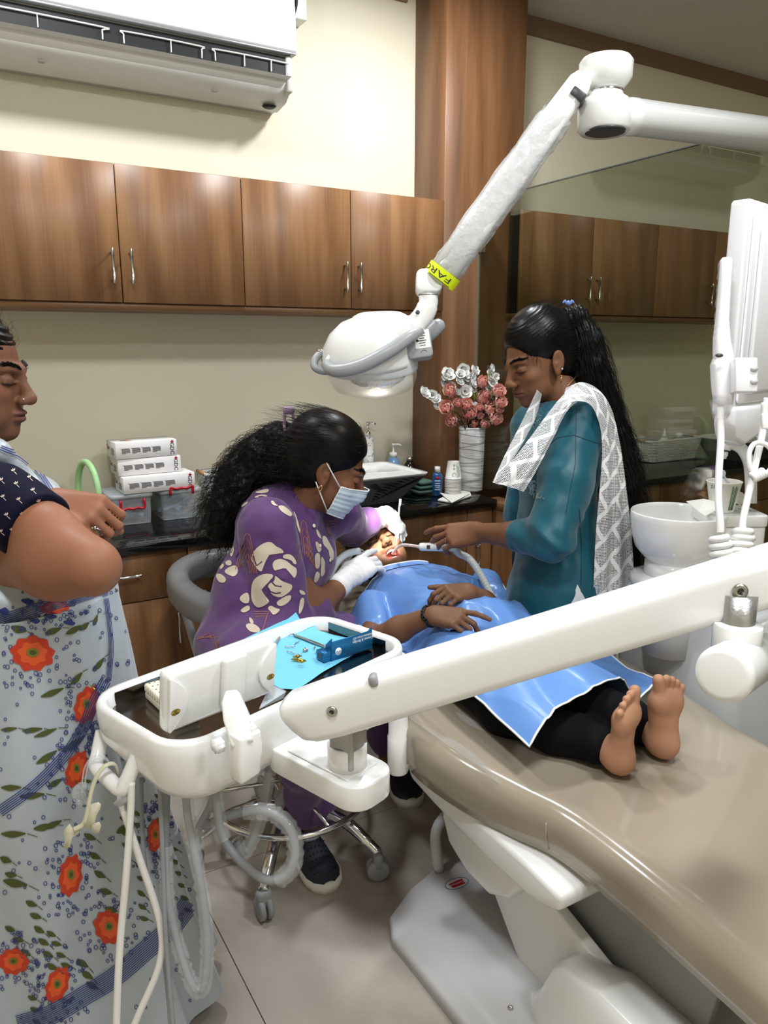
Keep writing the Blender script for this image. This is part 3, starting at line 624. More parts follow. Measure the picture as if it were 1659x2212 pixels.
# ================================================================== DENTAL CHAIR
m_vinyl = mat('beige_vinyl', (158, 146, 129), .16, coat=.6, coatr=.06); m_shell = mat('chair_shell', (238, 238, 236), .22, coat=.3)
m_base = mat('base_grey', (206, 206, 208), .3); m_dkgrey = mat('dark_grey', (66, 67, 70), .35)
XCH = 1.36
chair = thing('dental_chair', (XCH, 1.0, 0), 'beige reclined dental chair on a white and grey floor base', 'dental chair')
def cushion(name, secs, n=28, thick=.1, mi=None):
    # secs: (y, xl, xr, ztop_mid, edge rise, bottom z)
    g = G(); rings = []
    for (y, xl, xr, zt, rise, zb) in secs:
        w = (xr-xl)/2; xc = (xl+xr)/2; ring = []
        top = []
        for k in range(n+1):
            u = -1+2*k/n; e = abs(u)
            z = zt+rise*e**2.2; r_ = max(0., (e-.86)/.14); z -= .030*r_**2.4
            top.append((xc+w*u*(1.0), y, z))
        ring = top[:]
        zs = zt+rise-.03
        for f in (.33, .66, 1.): ring.append((xr-.012*math.sin(f*PI)*-0+.004*math.sin(f*PI), y, zs+(zb-zs)*f))
        for f in (0.0, .5, 1.): ring.append((xr-.03+(xl+.03-xr+.03)*f, y, zb-.004))
        for f in (1., .66, .33): ring.append((xl-.004*math.sin(f*PI), y, zs+(zb-zs)*f))
        rings.append(ring)
    # rounded end caps
    def shrink(ring, f, dy):
        c = np.mean(np.array(ring), 0); return [(c[0]+(p[0]-c[0])*f, p[1]+dy, c[2]+(p[2]-c[2])*f) for p in ring]
    a, b = rings[0], rings[-1]; sgn = 1 if b[0][1] > a[0][1] else -1
    rings = [shrink(a, .90, -.028*sgn), shrink(a, .96, -.018*sgn)]+rings+[shrink(b, .96, .018*sgn), shrink(b, .90, .028*sgn)]
    g.loft(rings); return g
def seclist(keys, n=6):
    out = []
    for p in bez(keys, n): out.append(tuple(p))
    return out
seat_keys = [(.16, 1.03, 1.69, .485, .02, .40), (.45, 1.03, 1.69, .515, .022, .43), (.80, 1.035, 1.69, .540, .022, .455), (1.02, 1.035, 1.70, .545, .022, .46), (1.14, 1.00, 1.715, .548, .026, .458), (1.28, .955, 1.735, .555, .032, .463), (1.42, .935, 1.745, .562, .036, .470), (1.53, .945, 1.735, .572, .036, .48)]
ob('seat_cushion', cushion('seat', seclist(seat_keys)), m_vinyl, chair)
back_keys = [(1.60, 1.06, 1.68, .585, .015, .515), (1.85, 1.035, 1.70, .605, .02, .53), (2.05, 1.05, 1.69, .63, .02, .55), (2.20, 1.10, 1.64, .655, .018, .575), (2.30, 1.19, 1.56, .665, .012, .59)]
ob('backrest_cushion', cushion('back', seclist(back_keys)), m_vinyl, chair)
g = G(); g.box((1.37, 2.40, .668), (.25, .16, .06), .026, 4); ob('headrest', g, m_vinyl, chair)
# glossy creases in the cover, at the knee notch
g = G()
for k in range(3): g.tube([(1.030-.004+.006*k, 1.065+.028*k, .53-.004*k), (1.022+.004*k, 1.06+.028*k, .50), (1.028+.004*k, 1.055+.028*k, .472)], .0022, 5)
ob('cover_crease', g, m_vinyl, chair, kind='stuff')
# clear protective film on the seat's near corner
film = mat('clear_film', (235, 238, 242), .08, alpha=.22, coat=.8)
g = G(); vs = []; n = 12
for i in range(n+1):
    for j in range(7):
        y = 1.19+.32*i/n; e = j/6; x = .960+(.13*math.sin(PI*(.25+.7*(1-i/n)))+.03)*e; vs.append((x, y, .598+.006*math.sin(7*y+3*e)-.028*e**.8+.008*math.sin(9*y)*e))
g.add(vs, [[i*7+j, i*7+j+1, (i+1)*7+j+1, (i+1)*7+j] for i in range(n) for j in range(6)]); ob('clear_cover', g, film, chair)
# under-seat shell (side skirt)
def plate(poly_yz, x0, x1, nm, m_, bev=.012, par=chair): g = G(); g.prism(poly_yz, x0, x1, 0, bev=bev, seg=3); return ob(nm, g, m_, par)
plate([(1.53, .475), (1.30, .455), (1.06, .45), (.96, .44), (.965, .40), (1.05, .375), (1.20, .375), (1.40, .39), (1.52, .405), (1.545, .44)], .975, 1.70, 'seat_shell', m_shell, .014)
plate([(1.44, .40), (1.44, .33), (1.41, .27), (1.33, .235), (1.24, .232), (1.17, .27), (1.13, .33), (1.11, .39)], 1.02, 1.10, 'hinge_cover', m_shell, .012)
plate([(1.34, .235), (1.30, .30), (1.21, .325), (.92, .243), (.96, .06), (1.14, .035), (1.18, .05)], 1.078, 1.11, 'lift_arm', m_shell, .006)
plate([(1.28, .38), (1.08, .42), (.70, .40), (.74, .17), (.98, .17)], 1.135, 1.155, 'lift_plate', mat('plate_grey', (150, 152, 150), .45), .004)
g = G(); g.box((1.40, 1.20, .24), (.28, .16, .30), .02, 3); ob('lift_column', g, m_shell, chair)
# base: floor plate and raised fairing
bp = [(.875, 1.13), (.872, 1.44), (.90, 1.50), (1.00, 1.56), (1.12, 1.60), (1.30, 1.62), (1.66, 1.60), (1.74, 1.50), (1.74, .3), (1.68, .12), (1.0, .12), (.89, .25)]
g = G(); c0 = np.mean(np.array(bp), 0)
def sc(f, z): return [(c0[0]+(p[0]-c0[0])*f, c0[1]+(p[1]-c0[1])*f, z) for p in bp]
g.loft([sc(1., 0.0), sc(1., .03), sc(.985, .042), sc(.8, .058), sc(.4, .07)]); ob('base_plate', g, m_base, chair)
hk = []
for (y, zt, lip, xl) in ((1.13, .055, .058, 1.04), (1.085, .06, .075, 1.02), (1.045, .085, .145, 1.0), (1.005, .13, .235, .99), (.97, .18, .262, .985), (.90, .225, .268, .98), (.6, .235, .268, .975), (.25, .235, .265, .97)):
    prof = [(xl, .045), (xl+.004, .045+(lip-.045)*.5), (xl+.014, .045+(lip-.045)*.85), (xl+.03, lip-.003), (xl+.055, lip), (xl+.085, lip-.004), (xl+.115, lip*.75+zt*.25), (xl+.15, lip*.35+zt*.65), (xl+.20, zt), (1.36, zt+.004), (1.5, zt), (1.60, zt-.01*(zt > .1)), (1.66, .06+(zt-.06)*.6), (1.69, .045)]
    hk.append([tuple(p) for p in bez([(a, y, b) for a, b in prof], 3)])
g = G(); g.loft(hk, closed=False, cap=False); ob('base_fairing', g, m_shell, chair)
for (px, py, z) in ((1305, 2093, .11), (1103, 2177, .062), (1106, 1863, .30)):
    p = onz(px, py, z) if z != .30 else onx(px, py, 1.073); g = G(); g.lathe([(.006, 0), (.006, .003), (.002, .004)], 12, p, (-.5, -.5, .7)); ob('bolt', g, m_steel, chair)
g = G(); a = onz(968, 1905, .05); g.tube(bez([a+V(.01, .06, .0), a+V(-.005, .05, .05), a+V(.02, .09, .10), a+V(.08, .12, .12)], 6), .016, 12); ob('cable_conduit', g, mat('conduit_grey', (198, 198, 196), .5), chair)
# maker's oval sticker on the base: white oval, blue ring, red flag, lettering upside down to the viewer
so = onz(987, 1910, .056); Ms = frame(so+V(0, 0, .0025), nrm(onz(1016, 1899, .056)-onz(958, 1921, .056)), V(0, 1, 0))
def oval(g, a, b, z, n=32): g.add([Ms @ Vector((a*math.cos(2*PI*k/n), b*math.sin(2*PI*k/n), z)) for k in range(n)], [list(range(n))], 0, False)
st = G(); oval(st, .036, .0205, 0); so_ = ob('sticker', st, mat('sticker_white', (222, 222, 222), .4), chair)
g = G(); g.tube([Ms @ Vector((.0355*math.cos(2*PI*k/32), .020*math.sin(2*PI*k/32), .0004)) for k in range(32)], .0008, 4, closed=True); ob('sticker_ring', g, mat('sticker_blue', (44, 84, 140), .4), so_)
g = G(); g.add([Ms @ Vector(p) for p in ((-.020, -.011, .0006), (.021, -.011, .0006), (.023, .010, .0006), (-.023, .007, .0006))], [[0, 1, 2, 3]], 0, False); ob('sticker_flag', g, m_redp, so_)
g = G(); text(g, 'Confident', .0105, Ms @ Matrix.Translation((0, -.001, .0009)) @ Matrix.Rotation(PI, 4, 'Z'), ext=.0002); ob('sticker_text', g, mat('sticker_white'), so_)
# arm-rest post on the near side
p0 = at(832, 1672, 1.62); xp, yp = .925, 1.50
g = G(); g.lathe([(.025, .455), (.027, .46), (.027, .555), (.0245, .558), (.0245, .645), (.0265, .70), (.033, .74)], 24, (xp, yp, 0)); ob('armrest_post', g, m_shell, chair)
g = G(); g.box((xp+.045, yp-.01, .478), (.09, .03, .012), .004); ob('post_bracket', g, m_shell, chair)
g = G(); g.box((xp+.0, yp+.10, .755), (.06, .30, .03), .014, 3); ob('armrest_pad', g, m_shell, chair)
# ================================================================== DENTIST'S STOOL
SX, SY = .814, 1.94
stool = thing('dentist_stool', (SX, SY, 0), 'grey dental stool with chrome five-star base and curved elbow rest', 'stool')
m_gv = mat('grey_vinyl', (122, 122, 125), .38); m_cst = mat('caster_grey', (150, 152, 154), .4)
for k, (px, py) in enumerate(((570, 1985), (812, 1895), (775, 1750), (435, 1870), (560, 1700))):
    e = onz(px, py, 0); d = nrm((e-V(SX, SY, 0))*V(1, 1, 0)); e = V(SX, SY, 0)+d*.30
    g = G(); g.tube(bez([V(SX, SY, .155)+d*.03, V(SX, SY, .165)+d*.10, V(SX, SY, .145)+d*.20, V(SX, SY, .105)+d*.27, e+V(0, 0, .085)], 6), [.021]*8+[.018]*10+[.015]*7, 12); lg = ob('leg', g, m_chrome, stool)
    s = np.cross(d, V(0, 0, 1)); ca = nrm(s*.8+d*.6)
    cs = thing('caster', (0, 0, 0), None, None); cs.parent = stool; cs.location = tuple(e-V(SX, SY, 0))
    for q in (-1, 1): g = G(); g.lathe([(.010, 0), (.030, .0), (.033, .004), (.033, .013), (.028, .017)], 20, e+V(0, 0, .033)+ca*(q*.003 if q > 0 else -.003), ca*q); ob('wheel', g, m_cst, cs)
    g = G(); g.box((0, 0, 0), (.046, .05, .03), .012, 3, M=Matrix.Translation(e+V(0, 0, .062)) @ frame((0, 0, 0), ca, V(0, 0, 1)+ca*0).to_3x3().to_4x4() @ Matrix.Rotation(0, 4, 'X')); g.cyl(e+V(0, 0, .07), e+V(0, 0, .095), .006, 10); ob('hood', g, m_cst, cs)
g = G(); g.lathe([(.055, .11), (.058, .13), (.055, .175), (.034, .20), (.030, .22)], 24, (SX, SY, 0)); ob('hub', g, mat('hub_grey', (150, 152, 155), .3), stool)
g = G(); g.lathe([(.026, .20), (.026, .34), (.015, .345), (.015, .46)], 20, (SX, SY, 0)); ob('gas_column', g, m_chrome, stool)
g = G(); g.tube([(SX+.235*math.cos(2*PI*k/48), SY+.235*math.sin(2*PI*k/48), .20) for k in range(48)], .0095, 10, closed=True); ob('foot_ring', g, m_chrome, stool)
for k in range(3): 
    a = .6+2*PI*k/3; g = G(); g.tube([(SX+.03*math.cos(a), SY+.03*math.sin(a), .23), (SX+.235*math.cos(a), SY+.235*math.sin(a), .20)], .006, 8); ob('ring_spoke', g, m_chrome, stool)
g = G(); g.lathe([(.05, .455), (.18, .46), (.20, .475), (.205, .50), (.195, .525), (.16, .535)], 32, (SX, SY, 0)); ob('seat', g, m_gv, stool)
# elbow rest: C-shaped padded bar behind the sitter
pe = [onz(508, 1292, .80), onz(465, 1290, .80), onz(420, 1274, .80), onz(390, 1250, .80), onz(383, 1228, .80), onz(398, 1209, .80), onz(430, 1195, .80), onz(470, 1188, .80), onz(510, 1186, .80)]
path = bez(pe, 6); g = G(); rings = []
for i, p in enumerate(path):
    t_ = nrm((path[min(i+1, len(path)-1)]-path[max(i-1, 0)])*V(1, 1, 0)); s_ = np.cross(t_, V(0, 0, 1)); f = min(i, len(path)-1-i); k_ = [.55, .86, .97, 1.][min(f, 3)]
    rings.append([p+s_*(q[0]*k_)+V(0, 0, q[1]*k_-.045) for q in rrect(.072, .098, .030, 4)])
g.loft(rings); ob('elbow_rest', g, m_gv, stool)
g = G(); q = path[len(path)//2]; g.tube(bez([V(SX-.12, SY+.02, .455), V(SX-.2, SY+.02, .48), q+V(.01, 0, -.12), q+V(.0, 0, -.07)], 6), .014, 10); ob('rest_bracket', g, mat('hub_grey'), stool)
# ================================================================== DELIVERY UNIT (tray on a sprung arm)
m_dw = mat('unit_white', (243, 243, 242), .18, coat=.4)
ZTR = .93
L_, BK, RR = onz(222, 1492, ZTR), onz(650, 1338, ZTR), onz(853, 1392, ZTR)
tu = nrm((BK-L_)*V(1, 1, 0)); tv = V(tu[1], -tu[0], 0)        # tu: along the tray, tv: towards the viewer
TWD = .568; TDP = .285
tc_ = L_ + tu*(TWD/2-.037) + tv*(TDP/2-.010)
unit = thing('delivery_unit', (float(tc_[0]), float(tc_[1]), .78), 'white dental instrument tray unit on a sprung arm', 'dental unit')
MT = Matrix(((tu[0], tv[0], 0, tc_[0]), (tu[1], tv[1], 0, tc_[1]), (0, 0, -1, ZTR), (0, 0, 0, 1)))   # local: x along, y to viewer, z DOWN
def TL(x, y, z): return V(*(MT @ Vector((x, y, z))))
def tray_ring(dx, dy, z, r, off=0., dip=0.):
    out = []
    for p in rrect(TWD-2*dx, TDP-2*dy, r, 8):
        u = p[0]/(TWD/2); v = p[1]/(TDP/2)
        zz_ = z
        if dip: zz_ = z - dip*max(0., -v*.5+.5)*(.35+.65*max(0, -u))   # underside rises to the back left
        out.append(TL(p[0], p[1]+off, zz_))
    return out
g = G(); g.loft([tray_ring(.03, .035, .118, .06, 0, .05), tray_ring(.012, .012, .108, .07, 0, .042), tray_ring(.003, .003, .085, .07, 0, .03), tray_ring(0, 0, .03, .07), tray_ring(0, 0, .008, .07), tray_ring(.004, .004, .001, .066), tray_ring(.013, .013, .001, .058), tray_ring(.018, .018, .006, .053), tray_ring(.022, .022, .028, .05)], cap=False)
g.add(tray_ring(.03, .035, .118, .06, 0, .05), [list(range(36))]); ob('tray_body', g, m_dw, unit)
m_liner = mat('tray_steel', (128, 124, 120), .16, 1.)
g = G(); r_ = tray_ring(.0225, .0225, .026, .05); g.add(r_, [list(range(36))], 0, False); ob('steel_liner', g, m_liner, unit)
for (a, b, c_, d_) in (((-TWD/2+.05, -TDP/2+.026), (-.02, -TDP/2+.026), .022, 0), ((TWD/2-.028, -TDP/2+.06), (TWD/2-.028, TDP/2-.06), .022, 0)):
    A, B = TL(a[0], a[1], .026), TL(b[0], b[1], .026); g = G(); n_ = np.cross(nrm(B-A), V(0, 0, 1))*.0006
    g.add([A-n_, B-n_, B-n_+V(0, 0, c_), A-n_+V(0, 0, c_), A+n_, B+n_, B+n_+V(0, 0, c_), A+n_+V(0, 0, c_)], [[0, 1, 2, 3], [7, 6, 5, 4], [3, 2, 6, 7], [0, 4, 5, 1]], 0, False); ob('liner_rail', g, m_liner, unit)
# left-end pull handle: U tube
h0, h1 = TL(-TWD/2+.035, -TDP/2+.035, .06), TL(-TWD/2+.04, TDP/2-.09, .10)
pa = [at(222, 1580, 1.32), at(212, 1630, 1.30), at(208, 1655, 1.285), at(232, 1680, 1.26), at(262, 1705, 1.235), at(275, 1685, 1.23), at(292, 1645, 1.23), at(300, 1630, 1.23)]
g = G(); g.tube(bez(pa, 6), .0125, 12); ob('pull_handle', g, m_dw, unit)
# x-ray film viewer standing on the near rim
BLv, BRv, TLv, TRv = onz(362, 1582, .925), onz(592, 1492, .925), onz(345, 1452, 1.03), onz(588, 1386, 1.03)
ex = nrm(BRv-BLv); ey = (TLv+TRv-BLv-BRv)/2; vw = np.linalg.norm(BRv-BLv); vh = np.linalg.norm(ey); Mv = frame((BLv+BRv+TLv+TRv)/4, ex, ey)
viewer = ob('film_viewer', G().box((0, 0, -.007), (vw, vh, .028), .010, 3, M=Mv), m_dw, unit)
g = G()
n = 14
for s in (-1, 1):      # raised crescent ends
    arc = [(s*(vw/2-.003), -vh/2+.006)]+[(s*(vw/2-.036+.030*(2*k/n-1)**2), -vh/2+.006+(vh-.012)*k/n) for k in range(n+1)]+[(s*(vw/2-.003), vh/2-.006)]
    g = G(); g.prism(arc, .006, .0125, 2, M=Mv, bev=.0012); ob('end_ridge', g, m_dw, viewer)
g = G(); g.box((.015, .008, .012), (.046, vh*.82, .012), .005, 3, M=Mv); ob('back_rib', g, m_dw, viewer)
for s in (-1, 1):
    g = G(); e_ = [Mv @ Vector((s*(vw/2-.013)+.0075*math.cos(2*PI*k/20), -.012+.005*math.sin(2*PI*k/20), .0130)) for k in range(20)]; g.add(e_, [list(range(20))], 0, False); sk = ob('gold_sticker', g, mat('gold_sticker', (190, 164, 60), .35, .4), viewer)
    g = G(); g.tube(e_, .0004, 4, closed=True); ob('sticker_rim', g, mat('sticker_dark', (70, 60, 20), .5), sk)
    g = G(); text(g, 'QC', .0045, Mv @ Matrix.Translation((s*(vw/2-.013), -.0102, .0134))); text(g, 'PASSED', .0030, Mv @ Matrix.Translation((s*(vw/2-.013), -.0142, .0134))); ob('sticker_text', g, mat('sticker_dark'), sk)
# viewer clamp with two thumb screws on the front rim
cb = at(520, 1600, 1.145); Mk = frame(cb, tu*V(1, 1, 0), V(0, 0, 1))
g = G(); g.prism([(-.022, -.055), (.016, -.052), (.022, -.01), (.02, .02), (-.02, .02), (-.024, -.02)], -.004, .026, 2, M=Mk, bev=.005); ob('viewer_clamp', g, m_dw, unit)
st0, st1 = at(522, 1600, 1.13), at(500, 1500, 1.17); Mst = frame((st0+st1)/2, np.cross(st1-st0, FW), st1-st0); hh = np.linalg.norm(st1-st0)
g = G(); g.prism([(-.017, -hh/2-.008), (.015, -hh/2-.008), (.019, 0), (.016, hh/2-.01), (.006, hh/2+.006), (-.012, hh/2+.002), (-.019, 0)], -.010, .010, 2, M=Mst, bev=.004); ob('viewer_stem', g, m_dw, unit)
for s, (px, py) in ((-1, (478, 1607)), (1, (534, 1582))):
    p = at(px, py, 1.135); ax = tu*s; pr = []
    g = G(); vs = []; n = 24
    for z in (0, .012):
        for k in range(n): r = .0105+.0014*math.cos(8*2*PI*k/n); a = 2*PI*k/n; vs.append(p+ax*z+V(0, 0, 1)*(r*math.cos(a))+np.cross(ax, V(0, 0, 1))*(r*math.sin(a)))
    g.add(vs, [[k, (k+1) % n, n+(k+1) % n, n+k] for k in range(n)]+[list(range(n))[::-1], list(range(n, 2*n))]); ob('thumb_screw', g, m_dw, unit)
# sprung arm
A0, B0 = at(700, 1533, 1.17), at(1760, 1212, 1.03)
ad = nrm(B0-A0); au = nrm(V(0, 0, 1)-ad*ad[2]); aw = np.cross(ad, au)
AL = float(np.linalg.norm(B0-A0)); Ma = Matrix(((ad[0], au[0], aw[0], A0[0]), (ad[1], au[1], aw[1], A0[1]), (ad[2], au[2], aw[2], A0[2]), (0, 0, 0, 1)))
# aw points towards viewer?
if aw@(CAM-A0) < 0: aw = -aw; Ma = Matrix(((ad[0], au[0], aw[0], A0[0]), (ad[1], au[1], aw[1], A0[1]), (ad[2], au[2], aw[2], A0[2]), (0, 0, 0, 1)))
def arm_ring(x, hw, hh_, cut=0., r=.018): return [Ma @ Vector((x+cut*(p[1]/hh_), p[1], p[0])) for p in rrect(2*hw, 2*hh_, r, 5)]
g = G(); g.loft([arm_ring(-.052, .028, .024, -.010), arm_ring(-.046, .033, .032, -.012), arm_ring(-.03, .036, .038, -.014), arm_ring(.02, .037, .040, -.006), arm_ring(.2, .036, .0385), arm_ring(AL*.5, .036, .0375), arm_ring(AL-.12, .036, .0375), arm_ring(AL, .036, .0375)]); ob('spring_arm', g, m_dw, unit)
g = G(); g.box((.100, .0335, .0285), (.014, .018, .022), .006, 3, M=Ma @ Matrix.Rotation(0, 4, 'X')); ob('arm_patch', g, mat('band_grey', (150, 150, 152), .35), unit)
for (px, py, x_) in ((722, 1536, None), (1601, 1277, None)):
    # screws on the near face: solve along the arm
    best = min(range(0, 1200), key=lambda k: abs(((V(*(Ma @ Vector((k*AL/1200, 0, .037))))-CAM) @ RT)/((V(*(Ma @ Vector((k*AL/1200, 0, .037))))-CAM) @ FW)*F_PX+CX-px)); x = best*AL/1200
    yy = min([k*.001-.03 for k in range(60)], key=lambda y_: abs(CY-((V(*(Ma @ Vector((x, y_, .037))))-CAM) @ UP)/((V(*(Ma @ Vector((x, y_, .037))))-CAM) @ FW)*F_PX-py))
    p = V(*(Ma @ Vector((x, yy, .0365)))); g = G(); r = .0085 if px < 1000 else .0105
    g.lathe([(r, 0), (r, .002), (r*.8, .004), (r*.45, .0045), (r*.4, .003)], 20, p, aw); sc_ = ob('arm_screw', g, m_steel, unit)
    g = G(); Mq = frame(p+aw*.0042, ad, au); g.box((0, 0, 0), (r*.7, r*.16, .001), M=Mq).box((0, 0, 0), (r*.16, r*.7, .001), M=Mq); ob('screw_slot', g, m_dkgrey, sc_)
# knuckle and bracket under the arm's tray end
k0 = at(742, 1560, 1.2); m_cast = mat('cast_metal', (176, 176, 174), .38, .9, bump=(220, .5, .001))
g = G(); c1 = at(752, 1585, 1.215); g.prism(rrect(.05, .045, .006, 2), -.05, .03, 2, M=Matrix.Translation(c1) @ Matrix.Rotation(.5, 4, 'Z'), bev=.003); ob('knuckle', g, m_cast, unit)
c2 = at(750, 1628, 1.225); g = G(); g.lathe([(.032, -.022), (.032, .018), (.028, .020), (.026, .012)], 28, c2); ob('knuckle_collar', g, m_dw, unit)
zb_ = c2[2]-.022
b0, b1 = onz(640, 1598, zb_), onz(782, 1668, zb_); bd = nrm(b1-b0); bl = np.linalg.norm(b1-b0)
Mb = frame((b0+b1)/2, bd, V(-bd[1], bd[0], 0))
g = G(); g.prism(rrect(bl+.07, .098, .035, 5), -.042, 0, 2, M=Mb, bev=.003); ob('swivel_bracket', g, m_dw, unit)
g = G(); g.box((.01, 0, .0015), (bl*.9, .072, .003), .0015, M=Mb); ob('bracket_lid', g, m_dw, unit)
g = G(); pts = bez([at(762, 1560, 1.23), at(785, 1560, 1.25), at(800, 1548, 1.26), at(790, 1535, 1.27)], 8)
g.tube(pts, [.013+.0012*(i % 2) for i in range(len(pts))], 12); ob('bellows', g, m_dw, unit)
# far-end knuckle and the carrying arm that leaves the frame
KX = V(*(Ma @ Vector((AL*.872, -.04, 0)))); k1 = at(1594, 1330, 1.03)
g = G(); g.lathe([(.0225, .03), (.0225, -.062)], 28, k1, cap=True); ob('knuckle', g, m_cast, unit)
k2 = at(1591, 1386, 1.03); g = G(); g.lathe([(.0300, .026), (.0312, .024), (.0312, -.05)], 32, k2); ob('knuckle_collar', g, m_dw, unit)
e0 = at(1560, 1458, .955); e1 = at(1680, 1388, 1.2); g = G(); L2 = float(np.linalg.norm(e1-e0)); g.lathe([(.026, .0), (.0325, .002), (.0355, .008), (.036, .016), (.036, L2+.2)], 36, e0, e1-e0); ob('carrier_arm', g, m_dw, unit)
g = G(); pts = bez([at(1530, 1318, 1.08), at(1555, 1325, 1.07), at(1575, 1312, 1.06)], 10); g.tube(pts, [.013+.0014*(i % 2) for i in range(len(pts))], 12); ob('bellows', g, m_dw, unit)
# hoses hanging under the tray
m_hose = mat('hose_white', (226, 224, 218), .4); m_hoseg = mat('hose_grey', (142, 145, 150), .4); m_wrap = mat('plastic_wrap', (238, 240, 242), .08, alpha=.20, coat=1., bump=(90, .9, .004))
def hose(pts, r, m_, nm, n=8, wrap=None):
    P_ = bez([at(*p) for p in pts], 10); g = G(); g.tube(P_, r, n); h_ = ob(nm, g, m_, unit)
    if wrap:
        a, b = wrap; Q = P_[int(a*len(P_)):max(int(b*len(P_)), int(a*len(P_))+4)]; g = G(); rr = [r*1.4+r*.5*abs(math.sin(i*1.7))+R.uniform(0, r*.3) for i in range(len(Q))]; g.tube(Q, rr, 10, cap=False); ob('plastic_sleeve', g, m_wrap, h_)
    return h_
hose([(262, 1735, 1.235), (300, 1850, 1.24), (345, 1990, 1.25), (345, 2080, 1.25), (300, 2190, 1.24), (270, 2260, 1.23)], .006, m_hose, 'hose')
hose([(284, 1690, 1.225), (282, 1760, 1.225), (272, 1900, 1.22), (258, 2060, 1.22), (250, 2260, 1.21)], .006, m_hose, 'hose')
hose([(305, 1680, 1.3), (308, 1800, 1.3), (318, 1900, 1.3), (345, 2010, 1.3), (360, 2120, 1.3), (372, 2260, 1.29)], .0036, m_hoseg, 'hose')
hose([(345, 1690, 1.24), (352, 1850, 1.24), (357, 2000, 1.24), (366, 2120, 1.24), (378, 2260, 1.23)], .004, m_hoseg, 'hose')
hose([(360, 1690, 1.26), (358, 1800, 1.26), (362, 1930, 1.26), (385, 2040, 1.26), (415, 2125, 1.25), (438, 2135, 1.25), (448, 2060, 1.25), (442, 1960, 1.25), (420, 1840, 1.25), (405, 1760, 1.25), (400, 1690, 1.25)], .0065, m_hoseg, 'hose', wrap=(.12, .98))
hose([(460, 1670, 1.3), (468, 1740, 1.3), (478, 1800, 1.3), (498, 1835, 1.3), (530, 1870, 1.29), (575, 1900, 1.28), (618, 1890, 1.28), (638, 1840, 1.28), (620, 1780, 1.29), (565, 1750, 1.3), (500, 1760, 1.31), (440, 1785, 1.32)], .0075, m_hoseg, 'hose', wrap=(0, .22))
hose([(478, 1668, 1.32), (455, 1740, 1.32), (430, 1790, 1.33), (425, 1830, 1.33)], .0075, m_hoseg, 'hose', wrap=(0, 1))
hose([(585, 1640, 1.35), (575, 1700, 1.35), (560, 1770, 1.34), (530, 1840, 1.33), (510, 1820, 1.32)], .007, m_hoseg, 'hose', wrap=(.1, 1))
Q = bez([at(600, 1905, 1.28), at(635, 1865, 1.278), at(632, 1800, 1.282), at(590, 1757, 1.292), at(530, 1752, 1.30)], 8); g = G(); g.tube(Q, [.012+.004*abs(math.sin(i*1.3)) for i in range(len(Q))], 10, cap=False); ob('plastic_sleeve', g, m_wrap, unit)
g = G(); p0, p1 = at(560, 1635, 1.36), at(528, 1672, 1.35); g.tube([p0, p0*.5+p1*.5, p1], [.010, .012, .016], 12); ob('hand_switch', g, m_dw, unit)
g = G(); b_ = TL(.02, TDP/2-.06, .118); g.box((b_[0]-.05, b_[1]+.09, b_[2]-.0), (.12, .10, .05), .01); ob('hose_holder', g, m_dw, unit)
# ================================================================== SPITTOON UNIT
SD = 2.15
bc = at(1466, 1104, SD); rb_ = 99*SD/1650; zr = float(bc[2])
spit = thing('spittoon_unit', (1.93, 1.42, 0), 'white spittoon unit with ceramic bowl beside the dental chair', 'dental unit')
m_unit = mat('unit_grey', (204, 206, 208), .3, coat=.3)
g = G(); g.prism(rrect(.40, .50, .06, 5), .0, .80, 2, M=Matrix.Translation((2.0-.025, 1.42, 0)), bev=.02, seg=3); ob('cabinet', g, m_unit, spit)
g = G(); g.lathe([(rb_*.42, -.150), (rb_*.62, -.142), (rb_*.86, -.105), (rb_*.97, -.06), (rb_*1.0, -.02), (rb_*1.0, -.004), (rb_*.985, 0), (rb_*.95, -.004), (rb_*.93, -.03), (rb_*.8, -.09), (rb_*.35, -.12), (.012, -.125)], 48, bc); ob('bowl', g, m_cer, spit)
g = G(); g.lathe([(rb_*.60, -.185), (rb_*.64, -.18), (rb_*.62, -.14)], 40, bc); ob('bowl_foot', g, m_gloss, spit)
g = G(); g.lathe([(rb_*.74, -.225), (rb_*.88, -.215), (rb_*.86, -.19), (rb_*.7, -.182)], 40, bc, sx=1.0, sy=1.1); ob('swivel_plate', g, m_gloss, spit)
g = G(); g.lathe([(rb_*.55, -.42), (rb_*.62, -.30), (rb_*.55, -.225)], 32, bc); ob('neck', g, m_unit, spit)
blk = at(1590, 1165, SD); bw = 125*SD/1650; bh = .16
Mb2 = frame(blk, (.86, -.5, 0), (.5, .86, 0))
ztop = at(1590, 1100, SD)[2]-.005
g = G(); g.prism(rrect(bw, .15, .02, 4), ztop-.032, ztop, 2, M=Matrix.Translation((blk[0], blk[1]+.03, 0)) @ Matrix.Rotation(-.52, 4, 'Z'), bev=.004); ob('block_top', g, m_gloss, spit)
g = G(); g.prism(rrect(bw*.96, .145, .02, 4), ztop-.30, ztop-.033, 2, M=Matrix.Translation((blk[0], blk[1]+.03, 0)) @ Matrix.Rotation(-.52, 4, 'Z'), bev=.004); ob('block', g, m_gloss, spit)
# cup-filler pipe
pp = [at(1622, 1088, SD+.06), at(1622, 1040, SD+.06), at(1618, 1000, SD+.055), at(1604, 972, SD+.045), at(1585, 960, SD+.035), at(1568, 962, SD+.03), at(1565, 972, SD+.03)]
g = G(); g.tube(bez(pp, 8), .0165, 14); ob('filler_pipe', g, m_gloss, spit)
g = G(); g.lathe([(.009, 0), (.009, -.012), (.006, -.014), (.006, -.02)], 14, at(1566, 976, SD+.03)); ob('filler_nozzle', g, m_gloss, spit)
